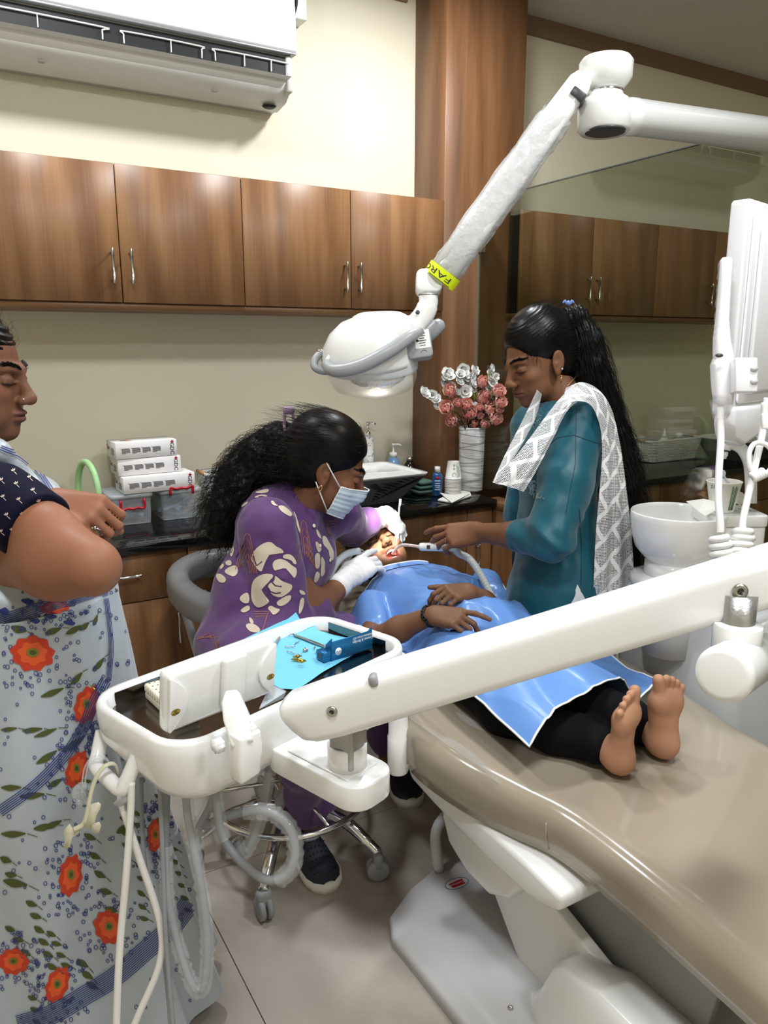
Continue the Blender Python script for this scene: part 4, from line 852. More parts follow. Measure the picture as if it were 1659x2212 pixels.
# paper cup with print
cx_ = at(1560, 1092, SD-.005); x, y, z = cx_[0], cx_[1], ztop+.001
cupo = thing('paper_cup', (x, y, z), 'white paper cup with 210ml print on the spittoon block', 'cup')
g = G(); cup_mesh(g, x, y, z, True, .085, .046, .031); ob('cup', g, m_paper, cupo)
vd = nrm((CAM-cx_)*V(1, 1, 0)); va = math.atan2(vd[1], vd[0])
def cupP(a, f): r = (.0312+.0148*f)*1.01; return V(x+r*math.cos(a), y+r*math.sin(a), z+.085*f)
g = G(); a0 = va-.42; o = cupP(a0, .85); text(g, '210ml', .0135, frame(o+V(math.cos(a0), math.sin(a0), 0)*.001, (-math.sin(a0), math.cos(a0), 0), (0, 0, 1))); ob('lettering', g, mat('print_black', (50, 54, 50), .6), cupo)
g = G()
for q in range(4): g.tube([cupP(va+.55+.12*q, .10), cupP(va+.55+.12*q, .90-.06*(q % 2))], .0011 if q % 2 else .0018, 4)
ob('print', g, mat('print_green'), cupo, kind='stuff')
# plastic spoon tip above cup, napkins
g = G(); s0 = cupP(va+2.6, .7); s1 = at(1560, 1023, SD+.02); g.tube([s0, s1], [.002, .004], 6); g.sph(s1, .011, 10, M=None); ob('plastic_spoon', g, mat('clear_lid'), None, 'clear plastic spoon standing in the printed paper cup', 'spoon')
q = [at(1482, 1087, SD-.06), at(1510, 1110, SD-.09), at(1523, 1119, SD-.10), at(1553, 1103, SD-.07), at(1556, 1090, SD-.02), at(1520, 1082, SD-.02)]
g = G(); q = [p+V(0, 0, .006) for p in q]; g.add(q+[p-V(0, 0, .0015) for p in q], [[0, 1, 2, 3, 4, 5], [11, 10, 9, 8, 7, 6]]+[[k, k+6, (k+1) % 6+6, (k+1) % 6] for k in range(6)], 0, False); ob('paper_napkin', g, m_paper, None, 'white paper napkin hanging over the spittoon bowl rim', 'napkin')
g = G(); q = [at(1600, 1094, SD+.0), at(1612, 1070, SD+.01), at(1598, 1066, SD+.02), at(1590, 1078, SD+.02)]; g.add(q+[p+V(.01, .02, .004) for p in q], [[0, 1, 2, 3], [7, 6, 5, 4], [0, 4, 5, 1], [1, 5, 6, 2], [2, 6, 7, 3], [3, 7, 4, 0]]); ob('paper_napkin', g, m_paper, None, 'crumpled white paper napkin behind the printed cup', 'napkin')
# ================================================================== MONITOR
MD = 1.62
mon = thing('monitor', tuple(at(1640, 950, MD)), 'white dental monitor seen from behind at the right edge', 'monitor')
m_mon = mat('monitor_white', (238, 238, 242), .25, coat=.2)
az = math.radians(77.5); mx = V(math.sin(az), math.cos(az), 0); mz = V(0, 0, 1); my = V(-mx[1], mx[0], 0)*-1   # my: towards the viewer
m0 = at(1578, 432, MD); mb = at(1572, 905, MD); mh = float(m0[2]-mb[2]); MW = .46
Mm = Matrix(((mx[0], mz[0], my[0], m0[0]), (mx[1], mz[1], my[1], m0[1]), (mx[2], mz[2], my[2], m0[2]-mh), (0, 0, 0, 1)))
g = G(); g.prism(rrect(MW, mh, .012, 4, MW/2, mh/2), 0, .040, 2, M=Mm, bev=.006, seg=3); ob('housing', g, m_mon, mon)
g = G(); g.prism(rrect(MW-.05, mh-.05, .012, 3, MW/2, mh/2), .040, .046, 2, M=Mm, bev=.003); ob('back_panel', g, m_mon, mon)
g = G(); g.prism(rrect(MW-.11, mh-.10, .012, 3, MW/2, mh/2), .046, .056, 2, M=Mm, bev=.004); ob('back_panel', g, m_mon, mon)
g = G(); g.prism([(.012, .02), (.30, .02), (.26, -.035), (.08, -.075), (.02, -.055), (.004, -.02)], .002, .05, 2, M=Mm, bev=.012, seg=3); ob('chin', g, m_mon, mon)
g = G(); g.prism([(.02, mh-.02), (MW-.02, mh-.02), (MW-.02, .02), (.02, .02)], -.002, .001, 2, M=Mm); ob('screen', g, mat('screen_black', (12, 12, 14), .1), mon)
g = G(); a = V(*(Mm @ Vector((.20, .0, .02)))); g.tube(bez([a, a+V(.05, 0, -.05), at(1700, 940, MD+.25), at(1760, 990, MD+.4)], 6), .03, 12); ob('mount_arm', g, m_mon, mon)
# camera holder and handpiece on the left edge of the monitor
hold = thing('camera_holder', tuple(at(1560, 875, MD-.03)), 'white clip holder with intraoral camera on the monitor edge', 'holder')
hc0 = at(1562, 822, MD-.03)
g = G(); rings = []
for (py, hw, xx) in ((775, 22, 1566), (790, 25, 1564), (820, 23, 1563), (850, 20, 1562), (873, 17, 1562)):
    c = at(xx, py, MD-.03); rings.append([c+RT*(q[0]*hw*MD/1650/12)+nrm(FW*V(1, 1, 0))*q[1]*hw*MD/1650/14 for q in rrect(24, 24, 6, 4)])
g.loft(rings); ob('socket', g, m_mon, hold)
p = at(1606, 812, MD-.06); g = G(); g.box((0, 0, 0), (.045, .07, .03), .003, M=frame(p, RT, UP)); ob('clip', g, m_mon, hold)
for yy in (-.014, .012): g = G(); g.lathe([(.006, 0), (.006, .002)], 14, p+RT*.014+UP*yy-FW*.016, -FW, sy=1.3); ob('clip_hole', g, m_unit, hold)
camh = thing('intraoral_camera', tuple(at(1555, 770, MD-.03)), 'white wrapped intraoral camera standing in the clip holder', 'camera')
rings = []; 
for (xx, py, hw) in ((1570, 556, 8), (1569, 562, 11), (1565, 620, 11.5), (1560, 690, 12.5), (1559, 730, 16), (1562, 765, 19), (1563, 800, 17)):
    c = at(xx, py, MD-.03); rings.append([c+RT*(q[0]*hw*MD/1650/12)+nrm(FW*V(1, 1, 0))*q[1]*hw*MD/1650/12 for q in rrect(24, 24, 8, 4)])
g = G(); g.loft(rings); ob('handpiece', g, m_mon, camh)
cc = [np.mean(np.array(r), 0) for r in rings]; g = G(); g.tube(bez(cc[1:], 6), [.0135+.0032*abs(math.sin(i*1.9))+.006*max(0, i/30-.5) for i in range(6*(len(cc)-2)+1)], 12, cap=False); ob('plastic_sleeve', g, m_wrap, camh)
g = G(); g.tube([at(1556, 866, MD-.03), at(1556, 885, MD-.032), at(1556, 905, MD-.035)], [.021, .018, .014], 12, cap=False); ob('plastic_sleeve', g, m_wrap, camh)
g = G(); g.lathe([(.004, 0), (.004, .002)], 12, at(1553, 768, MD-.075), -FW, sy=2.); ob('button', g, m_dkgrey, camh)
def coil(a, b, r, turns, wr):
    a, b = V(*a), V(*b); d_ = nrm(b-a); u_ = nrm(np.cross(d_, V(1, 0, 0))); w_ = np.cross(d_, u_); N = turns*14
    return [a+(b-a)*k/N+(u_*math.cos(2*PI*k/14)+w_*math.sin(2*PI*k/14))*r for k in range(N+1)]
def cord(lab, pts, ca, cb, dcoil, nm='coiled_cord'):
    t = thing(nm, tuple(at(*cb)), lab, 'cord'); g = G(); g.tube(bez([at(*p) for p in pts], 8), .0075, 10); ob('cable', g, m_dw, t)
    g = G(); g.tube(coil(at(*ca), at(*cb), .017, 5, .006), .0075, 8); ob('coil', g, m_dw, t)
cord('white coiled cord hanging from the intraoral camera', [(1556, 870, 1.59), (1557, 950, 1.58), (1553, 1020, 1.57), (1552, 1080, 1.56), (1556, 1130, 1.55), (1556, 1150, 1.55)], (1556, 1160, 1.55), (1560, 1240, 1.55), 6)
cord('white coiled cord with looped cable at the right edge', [(1652, 870, 1.6), (1648, 930, 1.6), (1630, 1010, 1.58), (1614, 1080, 1.56), (1604, 1130, 1.55), (1606, 1150, 1.55)], (1608, 1146, 1.55), (1594, 1215, 1.55), 6)
t = thing('cable_tie_loop', tuple(at(1640, 1030, 1.57)), 'white looped cable with twisted tie at the right edge', 'cord')
g = G(); lp = [at(1634, 1026, 1.57), at(1620, 1010, 1.57), at(1618, 980, 1.57), at(1628, 960, 1.57), at(1645, 957, 1.57), at(1665, 970, 1.57), at(1668, 1005, 1.57), at(1655, 1025, 1.57)]; g.tube(bez(lp, 6), .0055, 8); ob('loop', g, m_dw, t)
g = G(); g.tube(coil(at(1625, 1032, 1.565), at(1652, 1020, 1.565), .008, 5, .004), .0045, 7); ob('tie', g, m_dw, t)
t = thing('cable_connector', tuple(at(1652, 930, 1.6)), 'white cable connector hanging below the monitor', 'connector')
g = G(); g.box((0, 0, 0), (.022, .034, .018), .004, M=frame(at(1654, 911, 1.6), RT, UP)); ob('plug', g, m_dw, t)
g = G(); g.tube(bez([at(1656, 860, 1.6), at(1653, 880, 1.6), at(1654, 900, 1.6)], 5), .006, 8); ob('cable', g, m_dw, t)
# ================================================================== OPERATING LAMP
LD = 2.08
lamp = thing('operating_lamp', tuple(at(1305, 240, LD)), 'white dental operating lamp on a plastic-wrapped jointed arm', 'lamp')
m_lw = mat('lamp_white', (240, 240, 238), .2, coat=.3); m_lg = mat('lamp_grey', (158, 160, 163), .35); m_lg2 = mat('lamp_grey_light', (206, 208, 209), .3)
def px(n_, d=LD): return n_*d/F_PX
jd = LD-.12
g = G(); g.lathe([(px(34), -px(30)), (px(44), -px(20)), (px(53), -px(8)), (px(54), px(22)), (px(48), px(30)), (px(25), px(34))], 36, at(1308, 162, jd)); ob('elbow_cap', g, m_lw, lamp)
g = G(); g.lathe([(px(34), 0), (px(34), px(7))], 32, at(1308, 204, jd)); ob('elbow_ring', g, m_chrome, lamp)
g = G(); g.lathe([(px(46), -px(50)), (px(54), -px(42)), (px(55), -px(4)), (px(48), px(12)), (px(36), px(20)), (px(34), px(26))], 36, at(1307, 232, jd)); ob('elbow', g, m_lw, lamp)
g = G(); g.lathe([(px(42), 0), (px(42), -.004), (px(38), -.006)], 36, at(1307, 282, jd)); ob('elbow_plug', g, m_dkgrey, lamp)
ha = at(1330, 252, jd); az2 = math.radians(99); hd = V(math.sin(az2), math.cos(az2), .0)
g = G(); g.lathe([(px(30), 0), (px(35.5), px(30)), (px(36), px(45)), (px(35), px(46)), (px(35), .60)], 32, ha+V(0, 0, .004), hd); ob('horizontal_arm', g, m_lw, lamp)
# oblique arm, wrapped
oa, obm = at(1262, 168, jd-.04), at(948, 606, LD)
g = G(); odir = nrm(obm-oa); ol = float(np.linalg.norm(obm-oa)); ou = nrm(np.cross(odir, FW)); ow = np.cross(odir, ou)
def oring(s, hw, hd_): 
    c = oa+odir*s; return [c+ou*q[0]+ow*q[1] for q in rrect(2*hw, 2*hd_, min(hw, hd_)*.55, 5)]
g.loft([oring(0, px(18), px(20)), oring(.02, px(24), px(26)), oring(ol*.3, px(29), px(30)), oring(ol*.7, px(31), px(31)), oring(ol, px(30), px(30))]); ob('oblique_arm', g, m_lw, lamp)
g = G(); rings = []; N = 70
for k in range(N+1):
    f = k/N; c = oa+odir*(ol*(.17+.83*f)); hw = px(33)+px(4)*math.sin(PI*f)
    wr = .0035*(.3+abs(f-.5)*1.6)
    rings.append([c+(ou*math.cos(a)+ow*math.sin(a))*(hw+wr*(.8*math.sin(23*f+3*math.sin(2*a))+mnoise.noise(Vector((f*22, math.cos(a)*2.0, math.sin(a)*2.0))))) for a in [2*PI*q/28 for q in range(28)]])
g.loft(rings, cap=False); ob('plastic_wrap', g, mat('arm_wrap', (236, 237, 240), .1, alpha=.42, coat=1., bump=(55, 1., .006)), lamp)
g = G(); cA = oa+odir*.055+ou*0; g.box((0, 0, 0), (px(30), px(16), px(60)), .003, M=frame(at(1247, 212, jd-.03), ou, odir)); ob('arm_gap', g, m_dkgrey, lamp)
# yellow band with lettering
bs = ol*.975; cb_ = oa+odir*bs; g = G(); br = px(38.5); N = 40; w_ = px(13)
rg = []
for s in (-w_, w_): rg.append([cb_+odir*s+(ou*math.cos(2*PI*k/N)+ow*math.sin(2*PI*k/N))*br for k in range(N)])
g.loft(rg, cap=False); bnd = ob('yellow_band', g, mat('tape_yellow', (226, 242, 20), .5), lamp)
# letters wrapped round the band, tops towards the lamp head (upside down to the viewer)
tg = G(); text(tg, 'FARO', .042, Matrix.Identity(4), ext=.0)
face = -FW; a_c = math.atan2(face@ow, face@ou)
sgn = 1. if (np.cross(ou*math.cos(a_c)+ow*math.sin(a_c), odir)@RT) > 0 else -1.
# local x of text runs opposite image-right along the circumference; y points along +odir
out = []
for (x_, y_, z_) in tg.v:
    phi = a_c; th = (x_+.018)/br
    # text right = direction around the band that appears (y=odir up) right-handed as seen from the camera
    c_ = ou*math.cos(phi)+ow*math.sin(phi); t_ = np.cross(odir, c_)   # tangent with outward normal c_: right-handed (t_, odir, c_)
    rad = c_*math.cos(th)+t_*math.sin(th); out.append(cb_+odir*(y_*.52)+rad*(br+.0008))
tg.v = [tuple(p) for p in out]; ob('lettering', tg, mat('print_black'), bnd)
g = G(); g.tube([cb_-odir*w_*.0+odir*(w_*.86)+(ou*math.cos(a_c+th)+ow*math.sin(a_c+th))*(br+.0006) for th in [-.85+1.5*k/20 for k in range(21)]], .0009, 4); ob('print_line', g, mat('print_black'), bnd)
# lower elbow block and neck
e1_ = at(925, 612, LD); g = G(); g.prism(rrect(px(56), px(50), px(14), 5), -px(26), px(26), 2, M=frame(at(926, 612, LD), RT, UP), bev=.006, seg=3); ob('lower_elbow', g, m_lw, lamp)
g = G(); nk = bez([at(925, 636, LD), at(925, 655, LD), at(915, 680, LD), at(893, 706, LD), at(868, 728, LD)], 6); g.tube(nk, [px(21)]*8+[px(23)]*9+[px(27)]*8, 20); ob('neck', g, m_lw, lamp)
g = G(); g.lathe([(px(21.6), 0), (px(21.6), px(1.5))], 28, at(925, 638, LD)); ob('neck_ring', g, m_dkgrey, lamp)
g = G(); g.lathe([(.006, 0), (.006, .002)], 12, at(902, 675, LD-.034), -FW); ob('neck_screw', g, m_dkgrey, lamp)
# head: built in a frame aimed at the mouth
H0 = at(797, 765, LD); AIM = V(1.36, 2.28, .80); hn = nrm(AIM-H0); hn = nrm(hn*V(.36, .36, 1.0)); hx = nrm(RT+V(0, 0, .12)); hx = nrm(hx-hn*(hx@hn)); hy = np.cross(hn, hx)
def HP(x, y, z): return H0+hx*px(x)+hy*px(y)+hn*px(z)
def hring(cx_, a, b, z, n=40, sq=1.): 
    return [HP(cx_+a*math.copysign(abs(math.cos(t))**sq, math.cos(t)), b*math.copysign(abs(math.sin(t))**sq, math.sin(t)), z) for t in [2*PI*k/n for k in range(n)]]
g = G(); g.loft([hring(10, 8, 8, -80), hring(8, 40, 38, -77), hring(4, 64, 60, -66), hring(0, 84, 76, -44), hring(-2, 96, 86, -18), hring(0, 102, 90, 6), hring(0, 103, 91, 16)], cap=True); ob('head_shell', g, m_lw, lamp)
g = G(); g.loft([hring(26, 46, 24, -86, sq=.8), hring(26, 58, 32, -80, sq=.8), hring(28, 72, 44, -58, sq=.8), hring(28, 80, 52, -30, sq=.8)], cap=True); ob('top_ridge', g, m_lw, lamp)
g = G(); g.loft([hring(0, 103.5, 88.5, 8), hring(2, 104, 89, 26), hring(4, 101, 86, 32)], cap=False); ob('head_rim', g, m_lg2, lamp)
m_lens = mat('lens_clear', (250, 252, 252), .03, alpha=.22, coat=1.)
g = G(); g.loft([hring(4, 99, 84, 26), hring(6, 97, 84, 50), hring(8, 88, 76, 72), hring(8, 54, 48, 86), hring(8, 10, 8, 90)], cap=True); ob('lens_shield', g, m_lens, lamp)
g = G(); g.loft([hring(20, 70, 62, 30), hring(16, 60, 52, 56), hring(14, 32, 30, 74)], cap=True); ob('reflector', g, mat('reflector', (240, 238, 230), .1, .8, bump=(40, 1., .01)), lamp)
g = G(); g.loft([hring(16, 20, 18, 75), hring(16, 20, 18, 77)], cap=True); ob('led', g, mat('led_emit', (255, 250, 236), .4, emit=(255, 246, 228), es=18.), lamp)
# side grips (grey) and loop handle
for s in (-1, 1):
    pts = [HP(-92, -s*60, 0), HP(-72, -s*88, 6), HP(-20, -s*98, -4), HP(40, -s*90, -30), HP(84, -s*66, -52), HP(110, -s*40, -56)]
    P_ = bez(pts, 6); n_ = len(P_); g = G(); g.tube(P_, [px(8+7*math.sin(PI*min(1, (i+2)/n_))**.6) for i in range(n_)], 14); gr = ob('grip', g, m_lg, lamp)
    g = G(); g.tube([HP(-96, -s*58, 4), HP(-80, -s*40, -12), HP(-60, -s*20, -30)], px(6), 10); ob('grip_root', g, m_lw, lamp)
g = G(); Q = bez([at(700, 762, LD), at(690, 766, LD), at(680, 778, LD-.005), at(680, 793, LD-.01), at(695, 801, LD-.012), at(715, 801, LD-.01), at(729, 799, LD-.0)], 6); g.tube(Q, px(8.2), 14); ob('loop_handle', g, m_lg, lamp)
g = G(); g.sph(at(692, 760, LD), px(8), 14, sz=.8); ob('handle_knob', g, m_chrome, lamp)
# grey junction box with data label
Mj = frame(at(905, 742, LD-.06), nrm(RT+V(0, 0, .14)), UP)
g = G(); g.prism(rrect(px(54), px(60), px(9), 4), -.05, .0, 2, M=Mj, bev=.004); jb = ob('junction_box', g, m_lg, lamp)
g = G(); Ml2 = Mj @ Matrix.Translation((px(8), px(8), .0006)); g.box((0, 0, 0), (px(32), px(38), .0008), M=Ml2); lb = ob('data_label', g, mat('label_paper', (240, 240, 238), .5), jb)
g = G()
for j in range(6): g.box((px(-1+.8*(j % 2)), px(12-5*j), .0006), (px(17-3*(j % 3)), px(1.6), .0004), M=Ml2)
g.box((px(-11), px(10), .0006), (px(6), px(7), .0004), M=Ml2).box((px(-11), px(-2), .0006), (px(5), px(5), .0004), M=Ml2); ob('label_print', g, mat('print_black'), lb, kind='stuff')
g = G(); g.tube([Mj @ Vector((px(8)+px(6)*math.cos(k*PI/8), -px(20)+px(5)*math.sin(k*PI/8), .0005)) for k in range(9)], .0006, 4); ob('warning_mark', g, mat('print_black'), jb)
g = G(); g.tube(bez([at(898, 738, LD+.07), at(925, 722, LD+.07), at(945, 704, LD+.07), at(952, 692, LD+.07)], 5), [px(17)]*12+[px(15), px(13), px(11), px(8)], 16); ob('far_grip_cap', g, m_lg, lamp)
# lamp light
l = bpy.data.lights.new('operating_lamp_light', 'SPOT'); l.energy = 190; l.spot_size = math.radians(13); l.spot_blend = .35; l.shadow_soft_size = .03; l.color = (1., .95, .86)
lo = bpy.data.objects.new('lamp_beam', l); COL.objects.link(lo); lo.parent = lamp; lp0 = H0+hn*px(96)
lo.location = tuple(lp0-np.array(lamp.location)); dv = Vector(AIM+V(.0, .02, 0)-lp0); lo.rotation_euler = dv.to_track_quat('-Z', 'Y').to_euler()
# ================================================================== THINGS ON THE TRAY
ZL = ZTR-.026+.0012
def tz(px_, py_, dz=0.): return onz(px_, py_, ZL+dz)
def ribbed():
    m = mat('blue_paper', (110, 190, 220), .7); tc = nd(m, 'TexCoord'); w = nd(m, 'TexWave', i_Scale=70., i_Distortion=1.); lk(m, tc.outputs['Object'], w.inputs['Vector'])
    b_ = nd(m, 'Bump', i_Strength=.35, i_Distance=.001); lk(m, w.outputs['Fac'], b_.inputs['Height']); lk(m, b_.outputs[0], bsdf(m).inputs['Normal']); return m
corners = [tz(352, 1478), tz(640, 1350), tz(800, 1392), tz(640, 1490)]
c00, c10, c11, c01 = corners; n = 26; vs = []
for i in range(n+1):
    for j in range(n+1):
        u, v = i/n, j/n; p = (c00*(1-u)+c10*u)*(1-v)+(c01*(1-u)+c11*u)*v
        dz = .0016+.0012*math.sin(9*u+4*v)+.0016*mnoise.noise(Vector((u*5, v*5, 1.)))
        if v < .10: dz += .020*(1-v/.10)**1.5*(1. if u > .1 else u*10)
        if u > .93 and v < .3: dz += .008*(u-.93)/.07
        vs.append(p+V(0, 0, dz))
g = G(); g.add(vs, [[i*(n+1)+j, i*(n+1)+j+1, (i+1)*(n+1)+j+1, (i+1)*(n+1)+j] for i in range(n) for j in range(n)]); ob('blue_napkin', g, ribbed(), None, 'sky blue ribbed paper sheet lining the instrument tray', 'napkin')
ZN = .004
def probe(pts, label):
    P_ = [tz(x_, y_, ZN+dz) for (x_, y_, dz) in pts]; t = thing('dental_probe', tuple(P_[len(P_)//2]), label, 'instrument', 'probes on the tray')
    g = G(); g.tube(P_[1:], .0032, 10); ob('shaft', g, m_steel, t); g = G(); g.tube(bez([P_[0], P_[0]*.4+P_[1]*.6+V(0, 0, .004), P_[1]], 5), [.0008]*5+[.0016]*6, 6); ob('tip', g, m_steel, t)
probe([(622, 1374, .002), (636, 1372, .002), (700, 1396, .002), (722, 1404, .002)], 'long steel dental probe lying towards the blue kit box')
probe([(606, 1373, .002), (603, 1378, .002), (590, 1400, .002), (585, 1412, .002)], 'steel dental probe half hidden behind the film viewer')
burs = [((634, 1392), (647, 1384)), ((615, 1397), (638, 1396)), ((619, 1406), (635, 1410)), ((632, 1412), (652, 1412)), ((678, 1402), (681, 1394)), ((680, 1411), (688, 1403)), ((656, 1406), (664, 1402))]
BL = ['steel bur nearest the probe tip', 'white-banded steel bur at the left of the loose burs', 'grey steel bur below the banded one', 'pale steel bur above the gold cluster', 'short steel bur beside the kit box', 'steel bur in front of the kit box', 'thick knurled bur block at the middle of the loose burs']
for k, ((x0, y0), (x1, y1)) in enumerate(burs):
    a, b = tz(x0, y0, ZN+.002), tz(x1, y1, ZN+.002); r = .0011 if k != 6 else .004
    g = G(); L3 = float(np.linalg.norm(b-a)); g.lathe([(r*.6, 0), (r, L3*.12), (r, L3*.45), (r*.7, L3*.5), (r*.7, L3*.62), (r*1.3, L3*.66), (r*.5, L3)], 10, a, b-a); ob('dental_bur', g, m_steel, None, BL[k], 'bur', 'loose burs on the tray')
m_gold = mat('brass', (196, 164, 70), .22, 1.)
for k, (a, b) in enumerate((((628, 1424), (660, 1426)), ((632, 1419), (652, 1417)), ((640, 1429), (662, 1428)))):
    a, b = tz(*a, ZN+.003+.003*k), tz(*b, ZN+.003+.003*k); L3 = float(np.linalg.norm(b-a)); g = G(); g.lathe([(.0006, 0), (.0022, L3*.2), (.0022, L3*.4), (.0034, L3*.45), (.0034, L3*.7), (.0016, L3*.75), (.0008, L3)], 12, a, b-a); ob('brass_bur', g, m_gold, None, ['longest brass-coloured bur on the blue sheet', 'brass-coloured bur lying across the back of its cluster', 'brass-coloured bur at the front of its cluster'][k], 'bur', 'brass burs on the tray')
# blue kit box
kb0, kb1 = tz(716, 1432), tz(804, 1404); kd = nrm(kb1-kb0); kl = float(np.linalg.norm(kb1-kb0)); kn = V(kd[1], -kd[0], 0); Mkb = Matrix(((kd[0], -kn[0], 0, kb0[0]), (kd[1], -kn[1], 0, kb0[1]), (0, 0, 1, ZL+.002), (0, 0, 0, 1)))
kit = thing('kit_box', (float(kb0[0]), float(kb0[1]), ZL+.002), 'blue metal crown and bridge preparation kit box on the tray', 'box')
m_kb = mat('anodised_blue', (34, 112, 164), .3, .5); kw = .036
g = G(); g.box((kl/2, .0012, .021), (kl, .0024, .040), .0006, 1, M=Mkb); ob('front_wall', g, m_kb, kit)
for xx in (.0012, kl-.0012): g = G(); g.prism([(0, 0), (kw*.55, 0), (kw*.55, .030), (0, .048)], xx-.0012, xx+.0012, 0, M=Mkb); ob('end_wall', g, m_kb, kit)
g = G(); g.box((kl/2, kw/2, .0045), (kl, kw, .005), .0008, 1, M=Mkb); ob('base', g, m_kb, kit)
g = G(); g.box((-.008, kw*.4, .012), (.018, kw*.75, .020), .001, 1, M=Mkb); ob('slide_block', g, m_kb, kit)
g = G(); g.box((-.0175, kw*.4, .012), (.001, kw*.4, .010), M=Mkb); ob('slot', g, m_dkgrey, kit)
g = G(); Mtx = Mkb @ Matrix.Translation((kl*.82, -.0006, .030)) @ Matrix.Rotation(PI/2, 4, 'X') @ Matrix.Rotation(PI, 4, 'Z'); text(g, 'Crown & Bridge', .0078, Mtx @ Matrix.Translation((.006, .003, 0))); text(g, 'PREPARATION KIT', .0062, Mtx @ Matrix.Translation((.006, -.005, 0))); ob('lettering', g, mat('print_white', (232, 236, 240), .5), kit)
g = G(); g.lathe([(.0078, 0), (.0078, .0006)], 24, Mkb @ Vector((.017, -.0002, .018)), -V(*(Mkb.to_3x3() @ Vector((0, 1, 0))))); em = ob('emblem', g, mat('print_white'), kit)
g = G(); Me = Mkb @ Matrix.Translation((.017, -.0012, .018)) @ Matrix.Rotation(PI/2, 4, 'X'); g.tube([Me @ Vector((-.006+.0012*k, .0012*math.sin(k), 0)) for k in range(11)], .0004, 4); text(g, 'safari', .0042, Me @ Matrix.Translation((0, .0002, 0)) @ Matrix.Rotation(PI, 4, 'Z')) if False else None; ob('emblem_line', g, m_kb, em)
# bur block (cream, perforated) and pouch behind viewer
bb = [tz(313, 1508, 0), tz(378, 1570, 0)]; bdv = nrm(bb[1]-bb[0]); bn_ = V(-bdv[1], bdv[0], 0); bl_ = float(np.linalg.norm(bb[1]-bb[0])); Mbb = Matrix(((bdv[0], bn_[0], 0, bb[0][0]), (bdv[1], bn_[1], 0, bb[0][1]), (0, 0, 1, ZL), (0, 0, 0, 1)))
blkb = thing('bur_block', tuple(bb[0]), 'cream perforated plastic bur block in the tray corner', 'box'); m_cream = mat('cream_plastic', (236, 228, 208), .45)
g = G(); g.box((bl_/2, .022, .007), (bl_, .044, .013), .003, M=Mbb); ob('base', g, m_cream, blkb)
g = G(); g.box((bl_/2, .022, .0215), (bl_, .044, .013), .003, M=Mbb); ob('lid', g, m_cream, blkb)
g = G()
for i in range(9):
    for j in range(4): g.lathe([(.0016, 0), (.0016, .0004)], 8, Mbb @ Vector((.006+i*(bl_-.012)/8, .008+j*.0095, .0281)))
ob('holes', g, mat('hole_brown', (120, 104, 84), .7), blkb, kind='stuff')
g = G()
for i in range(13): g.box((.005+i*(bl_-.01)/12, -.0004, .021), (.0016, .0012, .010), M=Mbb)
ob('side_ribs', g, m_cream, blkb, kind='stuff')
q = [tz(327, 1484, .01), tz(352, 1470, .014), tz(392, 1484, .01), tz(360, 1506, .006)]; g = G(); g.add(q+[p-V(0, 0, .003) for p in q], [[0, 1, 2, 3], [7, 6, 5, 4]]+[[k, k+4, (k+1) % 4+4, (k+1) % 4] for k in range(4)], 0, False); pch = ob('sterile_pouch', g, mat('pouch_blue', (176, 206, 232), .4), None, 'pale blue printed sterile pouch between bur block and viewer', 'pouch')
q = [tz(585, 1476, .03), tz(618, 1492, .02), tz(612, 1506, .006), tz(560, 1530, .003)]; g = G(); g.add(q+[p-V(0, 0, .002) for p in q], [[0, 1, 2, 3], [7, 6, 5, 4]]+[[k, k+4, (k+1) % 4+4, (k+1) % 4] for k in range(4)], 0, False); ob('sterile_pouch', g, mat('pouch_clear', (206, 214, 220), .15, alpha=.7), None, 'torn clear pouch lying at the front rim of the tray', 'pouch')
# cheek retractors hanging on the pull handle
m_milk = mat('milky_plastic', (226, 220, 194), .25, alpha=.86); m_clr = mat('clear_acrylic', (230, 234, 236), .05, alpha=.30, coat=1.)
def blade(g, px_list, d, th=.0016):
    P_ = [at(x_, y_, d) for (x_, y_) in px_list]; n_ = len(P_); off = nrm(FW)*th; cen = np.mean(P_, 0)+nrm(FW)*.006
    vs = [p for p in P_]+[cen]+[p+off for p in P_]+[cen+off]
    g.add(vs, [[k, (k+1) % n_, n_] for k in range(n_)]+[[n_+1+(k+1) % n_, n_+1+k, 2*n_+1] for k in range(n_)]+[[k, k+n_+1, (k+1) % n_+n_+1, (k+1) % n_] for k in range(n_)])
t = thing('cheek_retractor', tuple(at(160, 1830, 1.24)), 'milky plastic cheek retractor hanging from the tray handle', 'retractor')
g = G(); g.tube(bez([at(254, 1680, 1.27), at(255, 1665, 1.26), at(246, 1650, 1.25), at(228, 1654, 1.24), at(212, 1672, 1.235), at(200, 1700, 1.235), at(192, 1735, 1.235), at(186, 1765, 1.235), at(178, 1782, 1.236), at(160, 1792, 1.237)], 7), .0042, 8, flat=.6); ob('strap', g, m_milk, t)
g = G(); blade(g, [(192, 1740), (200, 1736), (212, 1733), (218, 1738), (216, 1748), (208, 1762), (204, 1780), (200, 1788), (190, 1792), (182, 1788), (180, 1778), (186, 1764)], 1.232); ob('wing', g, m_milk, t)
g = G(); blade(g, [(205, 1778), (214, 1776), (218, 1784), (214, 1798), (206, 1802), (199, 1796), (198, 1784)], 1.230); ob('wing', g, m_milk, t)
g = G(); blade(g, [(150, 1780), (157, 1791), (176, 1790), (168, 1803), (156, 1808), (151, 1830), (140, 1834), (137, 1826), (141, 1812), (136, 1800), (142, 1788)], 1.238); ob('wing', g, m_milk, t)
t = thing('cheek_retractor', tuple(at(168, 1740, 1.27)), 'clear plastic cheek retractor hooked over the tray handle', 'retractor')
